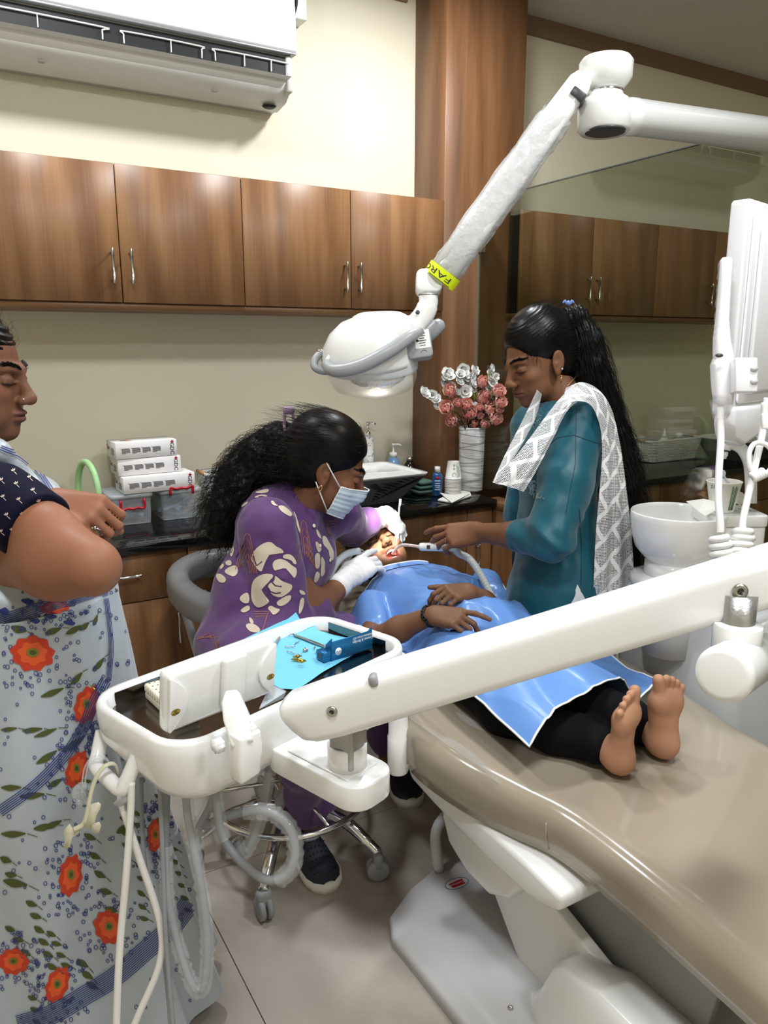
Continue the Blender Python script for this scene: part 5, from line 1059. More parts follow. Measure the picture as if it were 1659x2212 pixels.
for dd in (0, 6):
    g = G(); g.tube(bez([at(238, 1652, 1.28), at(230, 1638+dd*.5, 1.275), at(214, 1632+dd, 1.27), at(194, 1640+dd, 1.27), at(182+dd, 1662, 1.27), at(178+dd, 1690, 1.27), at(181+dd, 1700, 1.27)], 6), .0016, 6); ob('wire', g, m_clr, t)
g = G(); blade(g, [(160, 1700), (172, 1690), (184, 1690), (190, 1693), (182, 1702), (176, 1715), (180, 1730), (190, 1735), (184, 1739), (170, 1740), (158, 1730), (155, 1715)], 1.268); ob('wing', g, m_clr, t)
g = G(); blade(g, [(178, 1700), (184, 1694), (188, 1700), (182, 1712), (184, 1726), (194, 1730), (202, 1728), (196, 1736), (186, 1736), (178, 1728), (174, 1714)], 1.262); ob('wing', g, m_clr, t)
t = thing('cheek_retractor', tuple(at(262, 1738, 1.23)), 'translucent retractor tip below the corner of the tray handle', 'retractor')
g = G(); blade(g, [(254, 1716), (270, 1718), (284, 1704), (288, 1700), (284, 1718), (272, 1734), (258, 1742), (246, 1740), (245, 1735), (252, 1728)], 1.222); ob('wing', g, mat('frosted', (206, 208, 210), .3, alpha=.75), t)
g = G(); g.tube(bez([at(205, 1490, 1.36), at(200, 1484, 1.36), at(196, 1480, 1.355)], 5), .0012, 6); ob('gold_hook', g, m_gold, None, 'tiny gold wire hook at the back left tray corner', 'hook')
# ================================================================== SMOOTH-BODY TOOLKIT (signed distances -> one continuous mesh)
class Body:
    def __init__(s): s.p = []
    def rc(s, a, b, ra, rb, k=.012, op='u'):
        a, b = V(*a), V(*b); d = b-a; L2 = float(d@d)+1e-12; a32 = a.astype(np.float32); d32 = d.astype(np.float32)
        def f(P):
            q = P-a32; t = np.clip(q@d32/np.float32(L2), 0, 1); q -= t[:, None]*d32; return np.sqrt(np.einsum('ij,ij->i', q, q))-(np.float32(ra)+np.float32(rb-ra)*t)
        s.p.append((f, (a+b)/2, math.sqrt(L2)/2+max(ra, rb), op, k)); return s
    def chain(s, pts, k=.012, op='u'):
        for (a, ra), (b, rb) in zip(pts[:-1], pts[1:]): s.rc(a, b, ra, rb, k, op)
        return s
    def ell(s, c, r, M=None, k=.012, op='u'):
        c = V(*c); r = V(*r); M3 = (np.eye(3) if M is None else np.array(M)); Mr = (M3/r).astype(np.float32); ir = (1/r).astype(np.float32); c32 = c.astype(np.float32)
        def f(P):
            q = (P-c32)@Mr; k0 = np.sqrt(np.einsum('ij,ij->i', q, q))+np.float32(1e-7); q *= ir; k1 = np.sqrt(np.einsum('ij,ij->i', q, q))+np.float32(1e-7); return k0*(k0-1)/k1
        s.p.append((f, c, float(r.max()), op, k)); return s
    def box(s, c, h, rad, M=None, k=.012, op='u'):
        c = V(*c); h = V(*h)-rad; M3 = np.eye(3) if M is None else np.array(M)
        def f(P):
            q = np.abs((P-c)@M3)-h; return np.sqrt((np.maximum(q, 0)**2).sum(1))+np.minimum(q.max(1), 0)-rad
        s.p.append((f, c, float(np.linalg.norm(h+rad)), op, k)); return s
    def plane_cut(s, c, n, k=.004):     # removes the half space on the +n side
        c = V(*c); n = nrm(n)
        s.p.append((lambda P: -((P-c)@n), None, 0, 'i', k)); return s
    def ev(s, P, prims=None):
        P = P.astype(np.float32); d = np.full(len(P), 1e3, np.float32)
        for (f, c, r, op, k) in (s.p if prims is None else prims):
            e = f(P)
            if op == 'u':
                h = np.clip(.5+.5*(d-e)/k, 0, 1); d = d*(1-h)+e*h-k*h*(1-h)
            elif op == 's':
                h = np.clip(.5-.5*(d+e)/k, 0, 1); d = d*(1-h)-e*h+k*h*(1-h)
            else:
                e = -e; h = np.clip(.5-.5*(d-e)/k, 0, 1); d = d*(1-h)+e*h+k*h*(1-h)
        return d
    def mesh(s, h, lo=None, hi=None, smooth=1):
        if lo is None:
            lo = np.min([c-r for (f, c, r, op, k) in s.p if op == 'u'], 0)-2*h; hi = np.max([c+r for (f, c, r, op, k) in s.p if op == 'u'], 0)+2*h
        lo, hi = V(*lo), V(*hi); B = 12
        nb = np.maximum(1, np.ceil((hi-lo)/(h*B)).astype(int)); n = nb*B+1
        D = np.full(n, 1., np.float32)
        ax = [lo[i]+h*B*(np.arange(nb[i])+.5) for i in range(3)]
        C = np.stack(np.meshgrid(*ax, indexing='ij'), -1).reshape(-1, 3); dc = s.ev(C)
        half = h*B*.5*1.7321; idx = np.stack(np.unravel_index(np.arange(len(C)), nb), -1)
        loc = np.stack(np.meshgrid(*[np.arange(B+1)*h]*3, indexing='ij'), -1).reshape(-1, 3)
        for q in range(len(C)):
            i, j, k = idx[q]*B; sl = (slice(i, i+B+1), slice(j, j+B+1), slice(k, k+B+1))
            if abs(dc[q]) > half*1.15+.008: D[sl] = np.where(D[sl] == 1., np.float32(dc[q]), D[sl]) if dc[q] < 0 else D[sl]; continue
            pr = [p for p in s.p if p[1] is None or np.linalg.norm(p[1]-C[q]) < p[2]+half+p[4]+.004]
            if not pr: continue
            D[sl] = s.ev(lo+idx[q]*B*h+loc, pr).reshape(B+1, B+1, B+1)
        return nets(D, lo, h, smooth)
def nets(D, lo, h, smooth):
    S = D < 0; c = [S[i:S.shape[0]-1+i, j:S.shape[1]-1+j, k:S.shape[2]-1+k] for i in (0, 1) for j in (0, 1) for k in (0, 1)]
    cnt = np.zeros(c[0].shape, np.int8)
    for q in c: cnt += q
    I = np.argwhere((cnt > 0) & (cnt < 8))
    if len(I) == 0: return np.zeros((0, 3)), np.zeros((0, 4), int)
    corners = np.array([(i, j, k) for i in (0, 1) for j in (0, 1) for k in (0, 1)])
    val = np.stack([D[I[:, 0]+a, I[:, 1]+b, I[:, 2]+e] for a, b, e in corners], 1).astype(float)
    acc = np.zeros((len(I), 3)); num = np.zeros(len(I))
    for a in range(8):
        for b in range(a+1, 8):
            if abs(corners[a]-corners[b]).sum() != 1: continue
            m = (val[:, a] < 0) != (val[:, b] < 0); t = val[m, a]/(val[m, a]-val[m, b])
            acc[m] += corners[a]+t[:, None]*(corners[b]-corners[a]); num[m] += 1
    vert = lo+h*(I+acc/num[:, None]); ix = np.full(cnt.shape, -1, np.int32); ix[I[:, 0], I[:, 1], I[:, 2]] = np.arange(len(I)); F = []
    for a in range(3):
        u, v = (a+1) % 3, (a+2) % 3; s0 = [slice(None)]*3; s1 = [slice(None)]*3; s0[a] = slice(0, -1); s1[a] = slice(1, None)
        E = np.argwhere(S[tuple(s0)] != S[tuple(s1)]); E = E[(E[:, u] > 0) & (E[:, v] > 0) & (E[:, u] < cnt.shape[u]) & (E[:, v] < cnt.shape[v])]
        if not len(E): continue
        du = np.zeros(3, int); du[u] = 1; dv = np.zeros(3, int); dv[v] = 1
        q = np.stack([ix[tuple((E-x).T)] for x in (du+dv, dv, 0*du, du)], 1); fl = S[tuple(s0)][tuple(E.T)]; q[~fl] = q[~fl][:, ::-1]; F.append(q[(q >= 0).all(1)])
    F = np.concatenate(F)
    for _ in range(smooth):
        ac = np.zeros_like(vert); nn = np.zeros(len(vert))
        for a, b in ((0, 1), (1, 2), (2, 3), (3, 0)):
            for x, y in ((a, b), (b, a)): 
                np.add.at(ac, F[:, x], vert[F[:, y]]); np.add.at(nn, F[:, x], 1)
        ok = nn > 0; vert[ok] = vert[ok]*.5+.5*ac[ok]/nn[ok][:, None]
    return vert, F
def normals(v, F):
    n = np.zeros_like(v); fn = np.cross(v[F[:, 2]]-v[F[:, 0]], v[F[:, 3]]-v[F[:, 1]])
    for k in range(4): np.add.at(n, F[:, k], fn)
    return n/(np.linalg.norm(n, axis=1)[:, None]+1e-12)
def ripple(v, F, fn):     # displace along the normals: folds and wrinkles
    n = normals(v, F); return v+n*fn(v)[:, None]
def joinm(parts):
    vs, fs, o = [], [], 0
    for v, F in parts: vs.append(v); fs.append(F+o); o += len(v)
    return np.concatenate(vs), np.concatenate(fs)
def meshob(name, v, F, mats, parent, colors=None, label=None, extra=None, kind=None):
    g = G(); g.v = v; g.f = F.tolist(); g.m = [0]*len(F); g.sm = [True]*len(F)
    if extra is not None and len(extra.v):
        o = len(v); g.v = np.concatenate([v, np.array(extra.v)]); g.f = g.f+[[i+o for i in f] for f in extra.f]; g.m = g.m+list(extra.m); g.sm = g.sm+list(extra.sm)
        if colors is not None: colors = np.concatenate([colors, np.ones((len(extra.v), 3))])
    return ob(name, g, mats, parent, label, None, None, kind, recalc=False, colors=colors)
class Caster:           # prints laid on a garment: outlines given in photo pixels are dropped onto the cloth itself
    def __init__(s, v, F): s.t = BVHTree.FromPolygons([tuple(p) for p in v], F.tolist()); s.g = G()
    def hit(s, x, y):
        d = nrm(ray(x, y)); r = s.t.ray_cast(Vector(CAM), Vector(d)); return r
    def put(s, pts, mi, off=.0012, soft=2):
        for _ in range(soft):
            q = []
            for a, b in zip(pts, list(pts[1:])+[pts[0]]): a, b = V(*a), V(*b); q += [a*.75+b*.25, a*.25+b*.75]
            pts = q
        if len(pts) > 48: pts = pts[::2]
        n = len(pts); c = np.mean(np.array(pts, float), 0); rings = [[c]]
        allp = [c]; K = max(2, min(6, int(max(np.ptp([p[0] for p in pts]), np.ptp([p[1] for p in pts]))/14)+1))
        for q in range(1, K+1): allp += [c+(V(*p)-c)*q/K for p in pts]
        hits = [s.hit(*p) for p in allp]
        ok = [h[0] is not None for h in hits]
        if not any(ok): return
        ds = [h[3] for h in hits if h[0] is not None]; md = sorted(ds)[len(ds)//2]
        vs = []
        for h, p in zip(hits, allp):
            if h[0] is None or abs(h[3]-md) > .06: vs.append(None)
            else:
                nn = np.array(h[1]); 
                if nn@(CAM-np.array(h[0])) < 0: nn = -nn
                vs.append(np.array(h[0])+nn*off*1.0+nrm(CAM-np.array(h[0]))*.0006)
        o = len(s.g.v); mp = {}
        def gi(i):
            if i not in mp: mp[i] = len(s.g.v); s.g.v.append(tuple(vs[i]))
            return mp[i]
        def face(ids):
            if all(vs[i] is not None for i in ids): s.g.f.append([gi(i) for i in ids]); s.g.m.append(mi); s.g.sm.append(True)
        for k in range(n): face([0, 1+k, 1+(k+1) % n])
        for q in range(1, K):
            a, b = 1+(q-1)*n, 1+q*n
            for k in range(n): face([a+k, b+k, b+(k+1) % n, a+(k+1) % n])
    def line(s, pts, w, mi, closed=False, off=.0014):
        P = [V(*p) for p in pts]; n = len(P)
        dense = []
        for i in range(n if closed else n-1):
            a, b = P[i], P[(i+1) % n]; m = max(1, int(np.linalg.norm(b-a)/9))
            dense += [a+(b-a)*k/m for k in range(m)]
        if not closed: dense.append(P[-1])
        if len(dense) < 2: return
        L = []; N = len(dense)
        for i in range(N):
            t = dense[(i+1) % N]-dense[i-1] if closed else dense[min(i+1, N-1)]-dense[max(i-1, 0)]; t = t/(np.linalg.norm(t)+1e-9); nn = V(-t[1], t[0]); L.append((dense[i]-nn*w/2, dense[i]+nn*w/2))
        for i in range(N if closed else N-1):
            j = (i+1) % N; q = [L[i][0], L[i][1], L[j][1], L[j][0]]; hs = [s.hit(*p) for p in q]
            if any(h[0] is None for h in hs) or max(h[3] for h in hs)-min(h[3] for h in hs) > .03: continue
            vs = []
            for h in hs:
                nn = np.array(h[1]); nn = nn if nn@(CAM-np.array(h[0])) > 0 else -nn; vs.append(np.array(h[0])+nn*off+nrm(CAM-np.array(h[0]))*.0004)
            s.g.add(vs, [[0, 1, 2, 3]], mi, True)
def hframe(fwd, up):     # head/hand frame as 3x3 columns: right, forward, up
    f = nrm(fwd); u = V(*up); u = nrm(u-f*(u@f)); r = np.cross(f, u); return np.stack([r, f, u], 1)
def head(B, c, M, s=1., eyes='closed', mouth='closed', nose=1., ears=True, jaw=1.):
    c = V(*c)
    def T(x, y, z): return c+M@(V(x, y, z)*s)
    def el(p, r, k, op='u', rot=None): B.ell(T(*p), V(*r)*s, M if rot is None else M@rot, k*s, op)
    def rc(a, b, ra, rb, k, op='u'): B.rc(T(*a), T(*b), ra*s, rb*s, k*s, op)
    el((0, -.014, .036), (.073, .089, .079), .01)
    el((0, .028, -.03), (.061, .056, .080), .03)
    el((0, .03, -.076), (.047*jaw, .048, .032), .03)
    el((0, .064, -.101), (.020, .017, .015), .022)
    for q in (-1, 1):
        el((q*.040, .056, -.030), (.021, .020, .018), .02)
        el((q*.034, .045, -.066), (.020, .026, .022), .02)
        rc((q*.012, .084, .014), (q*.042, .071, .016), .0085, .007, .014)
        el((q*.031, .088, -.003), (.0165, .013, .0095), .012, 's')
        el((q*.031, .0715, -.004), (.0150, .0140, .0125), .003)
        if eyes == 'closed':
            rc((q*.017, .0835, -.0085), (q*.045, .0765, -.0085), .0022, .0018, .004)
        el((q*.0105, .094, -.041), (.0085, .010, .0072), .006)
        if ears:
            a = .25; Re = np.array([[1, 0, 0], [0, math.cos(a), -math.sin(a)], [0, math.sin(a), math.cos(a)]])
            el((q*.0755, -.012, -.012), (.0075, .018, .031), .006, rot=Re); el((q*.0825, -.006, -.010), (.006, .010, .019), .005, 's', rot=Re); el((q*.076, -.004, -.017), (.006, .006, .008), .005); el((q*.074, -.003, -.040), (.006, .008, .009), .006)
    rc((0, .080, .010), (0, .104*nose+.000, -.034), .0075, .0100, .014); el((0, .104*nose, -.037), (.0095, .010, .0085), .008)
    for q in (-1, 1): el((q*.0062, .102, -.0475), (.0036, .0052, .003), .003, 's')
    if mouth == 'closed':
        el((0, .0855, -.0635), (.0225, .0105, .0058), .006); el((0, .0845, -.0745), (.0195, .0105, .0072), .007); el((0, .099, -.0688), (.021, .0095, .0011), .003, 's')
    else:
        el((0, .081, -.060), (.027, .013, .007), .006); el((0, .070, -.096), (.024, .013, .009), .008); el((0, .084, -.077), (.0215, .030, .0155), .005, 's')
    return T
def head_paint(v, c, M, s, skin, lip, hairc, brow=True, lash=True, mouthopen=False):
    L = ((v-V(*c))@M)/s; n = len(v); col = np.tile(np.array(lin(skin)), (n, 1))
    def blend(w, rgb): col[:] = col*(1-w[:, None])+np.array(lin(rgb))*w[:, None]
    ax = np.abs(L[:, 0]); fr = L[:, 1] > .035
    # warm cheeks / darker eye area, fixed features of the skin
    blend(.28*np.exp(-((ax-.031)/.018)**2-((L[:, 2]+.004)/.014)**2)*fr, tuple(int(x*.6) for x in skin))
    blend(.22*np.exp(-((ax-.042)/.02)**2-((L[:, 2]+.035)/.02)**2)*fr, (min(255, skin[0]+26), skin[1], skin[2]))
    if not mouthopen:
        blend(np.clip(1.6*np.exp(-(ax/.019)**4-((L[:, 2]+.069)/.0105)**4), 0, 1)*.8*(L[:, 1] > .075), lip)
        blend(np.exp(-(ax/.02)**4-((L[:, 2]+.0688)/.0013)**2)*.85*(L[:, 1] > .07), tuple(int(x*.45) for x in lip))
    if brow:
        zb = .0185+.006*np.sin(np.clip((ax-.012)/.034, 0, 1)*2.4); w = np.exp(-((L[:, 2]-zb)/(.0042*np.clip(1.25-(ax-.012)/.06, .5, 1.2)))**4)*(ax > .010)*(ax < .050)*fr; blend(np.clip(w*.93, 0, 1), hairc)
    if lash:
        zl = -.0095-.0022*np.cos((ax-.031)/.016*1.5); w = np.exp(-((L[:, 2]-zl)/.0017)**2)*np.exp(-((ax-.031)/.0155)**8)*(L[:, 1] > .06); blend(np.clip(w*1.1, 0, 1), (22, 16, 14))
        blend(np.exp(-((L[:, 2]-.0048)/.0012)**2)*np.exp(-((ax-.031)/.015)**6)*.45*fr, tuple(int(x*.45) for x in skin))
    return col
FING = [(-.0285, .074, (.030, .019, .017), .0078), (-.0105, .084, (.039, .025, .020), .0086), (.0085, .087, (.043, .027, .021), .0088), (.0275, .083, (.039, .024, .020), .0088)]
def hand(B, w, fdir, dorsal, side, curls, thumb, s=1., k=.006, spread=(-.10, -.03, .03, .10), slim=1.):
    # local axes: x towards the thumb, y along the fingers, z out of the back of the hand; returns mapper
    y = nrm(fdir); z = V(*dorsal); z = nrm(z-y*(z@y)); x = np.cross(y, z)*side; w = V(*w)
    def T(a, b, c_): return w+(x*a+y*b+z*c_)*s
    for (fx, fy, ls, r) in FING:
        B.rc(T(fx*.55, .006, 0), T(fx, fy-.004, .001), .0155*s*slim, .0112*s*slim, .014*s)
    B.rc(T(.012, .012, -.006), T(.026, .05, -.008), .017*s*slim, .012*s*slim, .014*s); B.rc(T(-.018, .015, -.006), T(-.026, .055, -.006), .014*s*slim, .010*s*slim, .012*s)
    tips = []
    for (fx, fy, ls, r), cu, sp in zip(FING, curls, spread):
        p = T(fx, fy, 0); a = 0.; d0 = y*math.cos(sp)+x*math.sin(sp)
        for q, (L, an) in enumerate(zip(ls, cu)):
            a += math.radians(an); d = d0*math.cos(a)-z*math.sin(a); e = p+d*L*s; ra = r*(1-.08*q)*s*slim; rb = r*(1-.08*(q+1))*s*slim
            B.rc(p, e, ra, rb, .0035*s); p = e
        tips.append((p, d))
    p = T(.024, .022, -.006); t0 = [nrm(x*a+y*b+z*c_) for (a, b, c_) in thumb]
    for q, (L, d) in enumerate(zip((.040, .031, .025), t0)):
        e = p+d*L*s; B.rc(p, e, (.0135-.0022*q)*s*slim, (.0115-.0022*q)*s*slim, (.010 if q == 0 else .003)*s); p = e
    tips.append((p, t0[-1])); return T, tips
def nails(g, tips, dors, r=.0055, s=1.):
    for (p, d) in tips:
        n_ = nrm(V(*dors)-d*(V(*dors)@d)); c = p+n_*r*s*1.0-d*.001; u = np.cross(d, n_)
        g.add([c+u*(.0045*s*math.cos(a))+d*(.0055*s*math.sin(a))+n_*(.0006-.0012*abs(math.cos(a))) for a in [2*PI*q/10 for q in range(10)]], [list(range(10))], 1, True)
def strands(pv, pn, n, length, flow, r0, curl, seed, seg=8, lift=.4, drop=0., idx=None):
    # fine hairs: tapered three-sided tubes rooted on a scalp mesh, flowing along `flow`
    rg = np.random.RandomState(seed); ii = rg.randint(0, len(pv), n) if idx is None else np.array(idx)[rg.randint(0, len(idx), n)]
    p = pv[ii].copy(); nn = pn[ii]; L = length*rg.uniform(.7, 1.1, n); ph = rg.uniform(0, 6.28, (n, 3)); P = [p.copy()]
    for q in range(seg):
        f = q/seg; d = nn*(lift*(1-f))+np.asarray(flow)+V(0, 0, -drop*f); d /= np.linalg.norm(d, axis=1)[:, None]
        e = np.stack([np.sin(ph[:, 0]+q*1.3), np.cos(ph[:, 1]*1.7+q*1.1), np.sin(ph[:, 2]*.6+q*.9)], 1); p = p+(d+e*curl)*(L/seg)[:, None]; P.append(p.copy())
    P = np.stack(P, 1); t = np.gradient(P, axis=1); t /= np.linalg.norm(t, axis=2)[:, :, None]+1e-9
    u = np.cross(t, V(.31, .52, .79)); u /= np.linalg.norm(u, axis=2)[:, :, None]+1e-9; w = np.cross(t, u); r = (r0*(1-.75*np.arange(seg+1)/seg))[None, :, None]
    rings = np.stack([P+(u*math.cos(a)+w*math.sin(a))*r for a in (0, 2.094, 4.189)], 2).reshape(-1, 3)
    b = (np.arange(n)[:, None]*(seg+1)+np.arange(seg)[None, :]).ravel()*3; F = np.concatenate([np.stack([b+k, b+(k+1) % 3, b+3+(k+1) % 3, b+3+k], 1) for k in range(3)])
    return rings, F
def brows(hv, hF, c, M, s):
    L = ((hv-V(*c))@M)/s; ax = np.abs(L[:, 0]); zb = .0185+.006*np.sin(np.clip((ax-.012)/.034, 0, 1)*2.4)
    idx = np.where((np.abs(L[:, 2]-zb) < .0032*np.clip(1.25-(ax-.012)/.06, .5, 1.2)) & (ax > .011) & (ax < .048) & (L[:, 1] > .04))[0]
    out = []
    for sg in (-1, 1):
        ii = [k for k in idx if L[k, 0]*sg > 0]
        if ii: out.append(strands(hv, normals(hv, hF), 150, .010*s, M@V(sg*.9, 0, .25), .0007*s, .12, 31+sg, 3, .12, idx=ii))
    return joinm(out)
def hairmat(name, rgb, rough=.32):
    if name in MATS: return MATS[name]
    m = mat(name, rgb, rough, spec=.25); i = bsdf(m).inputs
    tc = nd(m, 'TexCoord'); mp = nd(m, 'Mapping'); mp.inputs['Scale'].default_value = (1, 1, .12)
    n = nd(m, 'TexNoise', i_Scale=260., i_Detail=3.); b = nd(m, 'Bump', i_Strength=.3, i_Distance=.001); lk(m, tc.outputs['Object'], mp.inputs[0]); lk(m, mp.outputs[0], n.inputs['Vector']); lk(m, n.outputs['Fac'], b.inputs['Height']); lk(m, b.outputs[0], i['Normal']); return m
def skinmat(name, rough=.5): return mat(name, (120, 80, 60), rough, attr='col', spec=.28, bump=(420, .12, .0006), sss=.0)
m_hair = hairmat('black_hair', (11, 9, 9), .36)
# ================================================================== PATIENT
FWH = nrm(FW*V(1, 1, 0)); ZU = V(0, 0, 1)
pat = thing('person', (1.36, 1.7, .6), 'young patient lying back on the dental chair under a blue bib', 'person')
SK_P = (118, 84, 62)
B = Body()
pf = nrm((-.24, -.58, .78)); pu = nrm((-.14, .80, .58)); MP = hframe(pf, pu); sp = 1.10
mouth = at(849, 1194, 2.66); hcP = mouth-MP@(V(0, .088, -.078)*sp)
head(B, hcP, MP, sp, 'closed', 'open', jaw=.95)
B.rc(hcP+MP@V(0, -.02, -.06), V(1.35, 2.10, .70), .050, .052, .02)
hv, hF = B.mesh(.0022, hcP-.17, hcP+V(.17, .15, .17), 1)
hcol = head_paint(hv, hcP, MP, sp, SK_P, (150, 84, 72), (24, 18, 16), lash=True, mouthopen=True)
Lc = ((hv-hcP)@MP)/sp
w = np.exp(-((np.abs(Lc[:, 0])/.024)**4)-((Lc[:, 2]+.077)/.020)**4)*(Lc[:, 1] > .03)
hcol = hcol*(1-.8*w[:, None])+np.array(lin((170, 92, 84)))*.8*w[:, None]
# arms, hands
shR, elR, wrR = V(1.13, 2.0, .70), at(806, 1384, 2.25), at(935, 1328, 2.13)
shL, elL, wrL = V(1.58, 1.99, .70), at(1074, 1326, 2.36), at(1012, 1278, 2.25)
A = Body(); A.chain([(shR, .042), (elR, .036)], .02); A.chain([(elR, .036), (elR*.55+wrR*.45, .036), (wrR, .0245)], .02)
tdir = at(1012, 1338, 2.08)-wrR
Th, tipsR = hand(A, wrR, tdir, nrm(ZU*.8-FWH*.5+RT*.1), 1 if False else -1, [(40, 40, 20), (42, 45, 25), (38, 42, 25), (10, 14, 8)], [(.25, .9, -.45), (.1, .9, -.5), (.0, .85, -.5)], .95)
A.chain([(shL, .042), (elL, .036)], .02); A.chain([(elL, .036), (elL*.5+wrL*.5, .036), (wrL, .0245)], .02)
Th2, tipsL = hand(A, wrL, at(948, 1283, 2.17)-wrL, nrm(ZU*.85-FWH*.35+RT*.1), 1, [(45, 45, 25), (48, 50, 30), (45, 48, 30), (38, 45, 28)], [(.5, .8, -.2), (.3, .95, -.1), (.2, .95, -.1)], .95)
# torso and legs (dark trousers are separate), trunk below the bib
A.ell((1.355, 1.93, .67), (.15, .20, .07), None, .02); A.ell((1.30, 1.66, .655), (.13, .18, .07), None, .05)
av, aF = A.mesh(.004, (.95, 1.4, .55), (1.75, 2.25, .95), 1)
hbR = A.mesh(.0024, np.minimum(wrR, tipsR[2][0])-.09, np.maximum(wrR, tipsR[2][0])+.09, 1); hbL = A.mesh(.0024, np.minimum(wrL, tipsL[2][0])-.09, np.maximum(wrL, tipsL[2][0])+.09, 1)
# feet
def foot(B, heel, toe, dors, big, s):
    y = nrm(toe); z = V(*dors); z = nrm(z-y*(z@y)); x = np.cross(y, z); x = x*np.sign(x@V(*big)); h = V(*heel)
    def T(a, b, c_): return h+(x*a+y*b+z*c_)*s
    B.ell(T(0, .030, .030), V(.030, .034, .034)*s, np.stack([x, y, z], 1), .02)
    B.rc(T(-.006, .04, .03), T(-.016, .15, .020), .027*s, .022*s, .02); B.rc(T(.010, .04, .04), T(.020, .15, .026), .022*s, .025*s, .025)
    B.ell(T(.022, .160, .016), V(.024, .030, .020)*s, np.stack([x, y, z], 1), .015); B.ell(T(-.026, .146, .014), V(.020, .032, .018)*s, np.stack([x, y, z], 1), .015); B.ell(T(0, .155, .016), V(.03, .028, .018)*s, np.stack([x, y, z], 1), .02)
    B.rc(T(.024, .182, .014), T(.027, .214, .012), .0145*s, .0145*s, .005*s)
    for (a, b, r) in ((.004, .212, .0105), (-.013, .205, .0098), (-.0285, .194, .0092), (-.042, .178, .0098)): B.rc(T(a*.92, b-.026, .016), T(a, b, .010), .0075*s, r*s, .003*s)
    B.rc(T(0, .045, .05), T(0, .052, .090), .034*s, .031*s, .03)
    return T
hR, hL = at(1364, 1678, 1.735), at(1456, 1644, 1.80)
Fb = Body(); TfR = foot(Fb, hR, at(1368, 1505, 1.70)-hR, nrm(V(-.18, 1, .2)), RT+V(0, 0, .3), .92); TfL = foot(Fb, hL, at(1450, 1495, 1.775)-hL, nrm(V(.10, 1, .2)), -RT, .95)
fv, fF = Fb.mesh(.0025, np.minimum(hR, hL)-.12, np.maximum(hR, hL)+V(.14, .14, .27), 1)
SK_F = (184, 136, 108)
pb = [(hv, hF), (av, aF), hbR, hbL, (fv, fF)]; v, F = joinm(pb)
cols = np.concatenate([hcol, np.tile(np.array(lin(SK_P)), (len(av)+len(hbR[0])+len(hbL[0]), 1)), np.tile(np.array(lin(SK_F)), (len(fv), 1))])
# paler soles fade into the darker instep
no = len(hv)+len(av)+len(hbR[0])+len(hbL[0]); dd = np.minimum(np.abs((fv-hR)@nrm(V(-.35, 1, .25))), 1); dd = np.clip(((fv@V(0, 1, 0))-1.09)/.06, 0, 1)
cols[no:] = cols[no:]*(1-.55*dd[:, None])+np.array(lin((126, 86, 62)))*.55*dd[:, None]
ng = G(); nails(ng, tipsR[:4], ZU, .005, .9); nails(ng, tipsL[:4], ZU, .005, .9)
meshob('body', v, F, [skinmat('skin'), mat('nail', (190, 140, 120), .3)], pat, cols, extra=ng)
# teeth and tongue
def HPt(x, y, z): return hcP+MP@(V(x, y, z)*sp)
g = G()
for sgn, zt, yt in ((1, -.0645, .083), (-1, -.0900, .0755)):
    for k in range(-3, 4):
        c = HPt(.0052*k, yt-.0009*k*k, zt); g.box((0, 0, 0), (.0048*sp, .004*sp, .0075*sp), .0011, 1, M=Matrix.Translation(c) @ Matrix(MP.tolist()).to_4x4())
ob('teeth', g, mat('tooth', (236, 226, 204), .25), pat)
g = G(); g.sph(HPt(0, .058, -.085), .018, 14, sz=.6); ob('tongue', g, mat('tongue', (186, 92, 92), .35), pat)
# hair: short, around the scalp
H = Body(); H.ell(hcP+MP@(V(0, -.022, .042)*sp), V(.083, .094, .086)*sp, MP, .01); H.ell(hcP+MP@(V(0, .075, -.015)*sp), V(.080, .070, .090)*sp, MP, .012, 's'); H.rc(hcP+MP@(V(-.06, -.03, -.01)*sp), hcP+MP@(V(-.02, -.08, -.03)*sp), .03, .04, .02); H.rc(hcP+MP@(V(.06, -.03, -.01)*sp), hcP+MP@(V(.02, -.08, -.03)*sp), .03, .04, .02)
for q in (-1, 1): H.ell(hcP+MP@(V(q*.080, -.010, -.012)*sp), (.016, .026, .038), MP, .006, 's')
v, F = H.mesh(.004); v = ripple(v, F, lambda p: np.array([.004*mnoise.noise(Vector(q)*70) for q in p]))
meshob('hair', *joinm([(v, F), strands(v, normals(v, F), 800, .04, (-.1, .3, .1), .0007, .8, 3, 6, 1.), brows(hv, hF, hcP, MP, sp)]), [m_hair], pat)
# trousers
T_ = Body()
T_.chain([((1.24, 1.74, .665), .085), ((1.165, 1.50, .65), .066), (onz(1090, 1535, .618), .058), (onz(1200, 1580, .607), .050), (TfR(0, .055, .15), .046), (TfR(0, .05, .10), .045)], .03)
T_.chain([((1.40, 1.74, .665), .085), ((1.335, 1.48, .65), .066), (onz(1260, 1505, .642), .058), (onz(1330, 1545, .635), .048), (TfL(0, .055, .15), .046), (TfL(0, .05, .10), .045)], .03)
v, F = T_.mesh(.005)
v = ripple(v, F, lambda p: np.array([.0022*math.sin(90*q[1]+25*q[0])*max(0, mnoise.noise(Vector(q)*14)+.3) for q in p]))
meshob('trousers', v, F, [mat('black_denim', (7, 8, 12), .85, spec=.2)], pat)
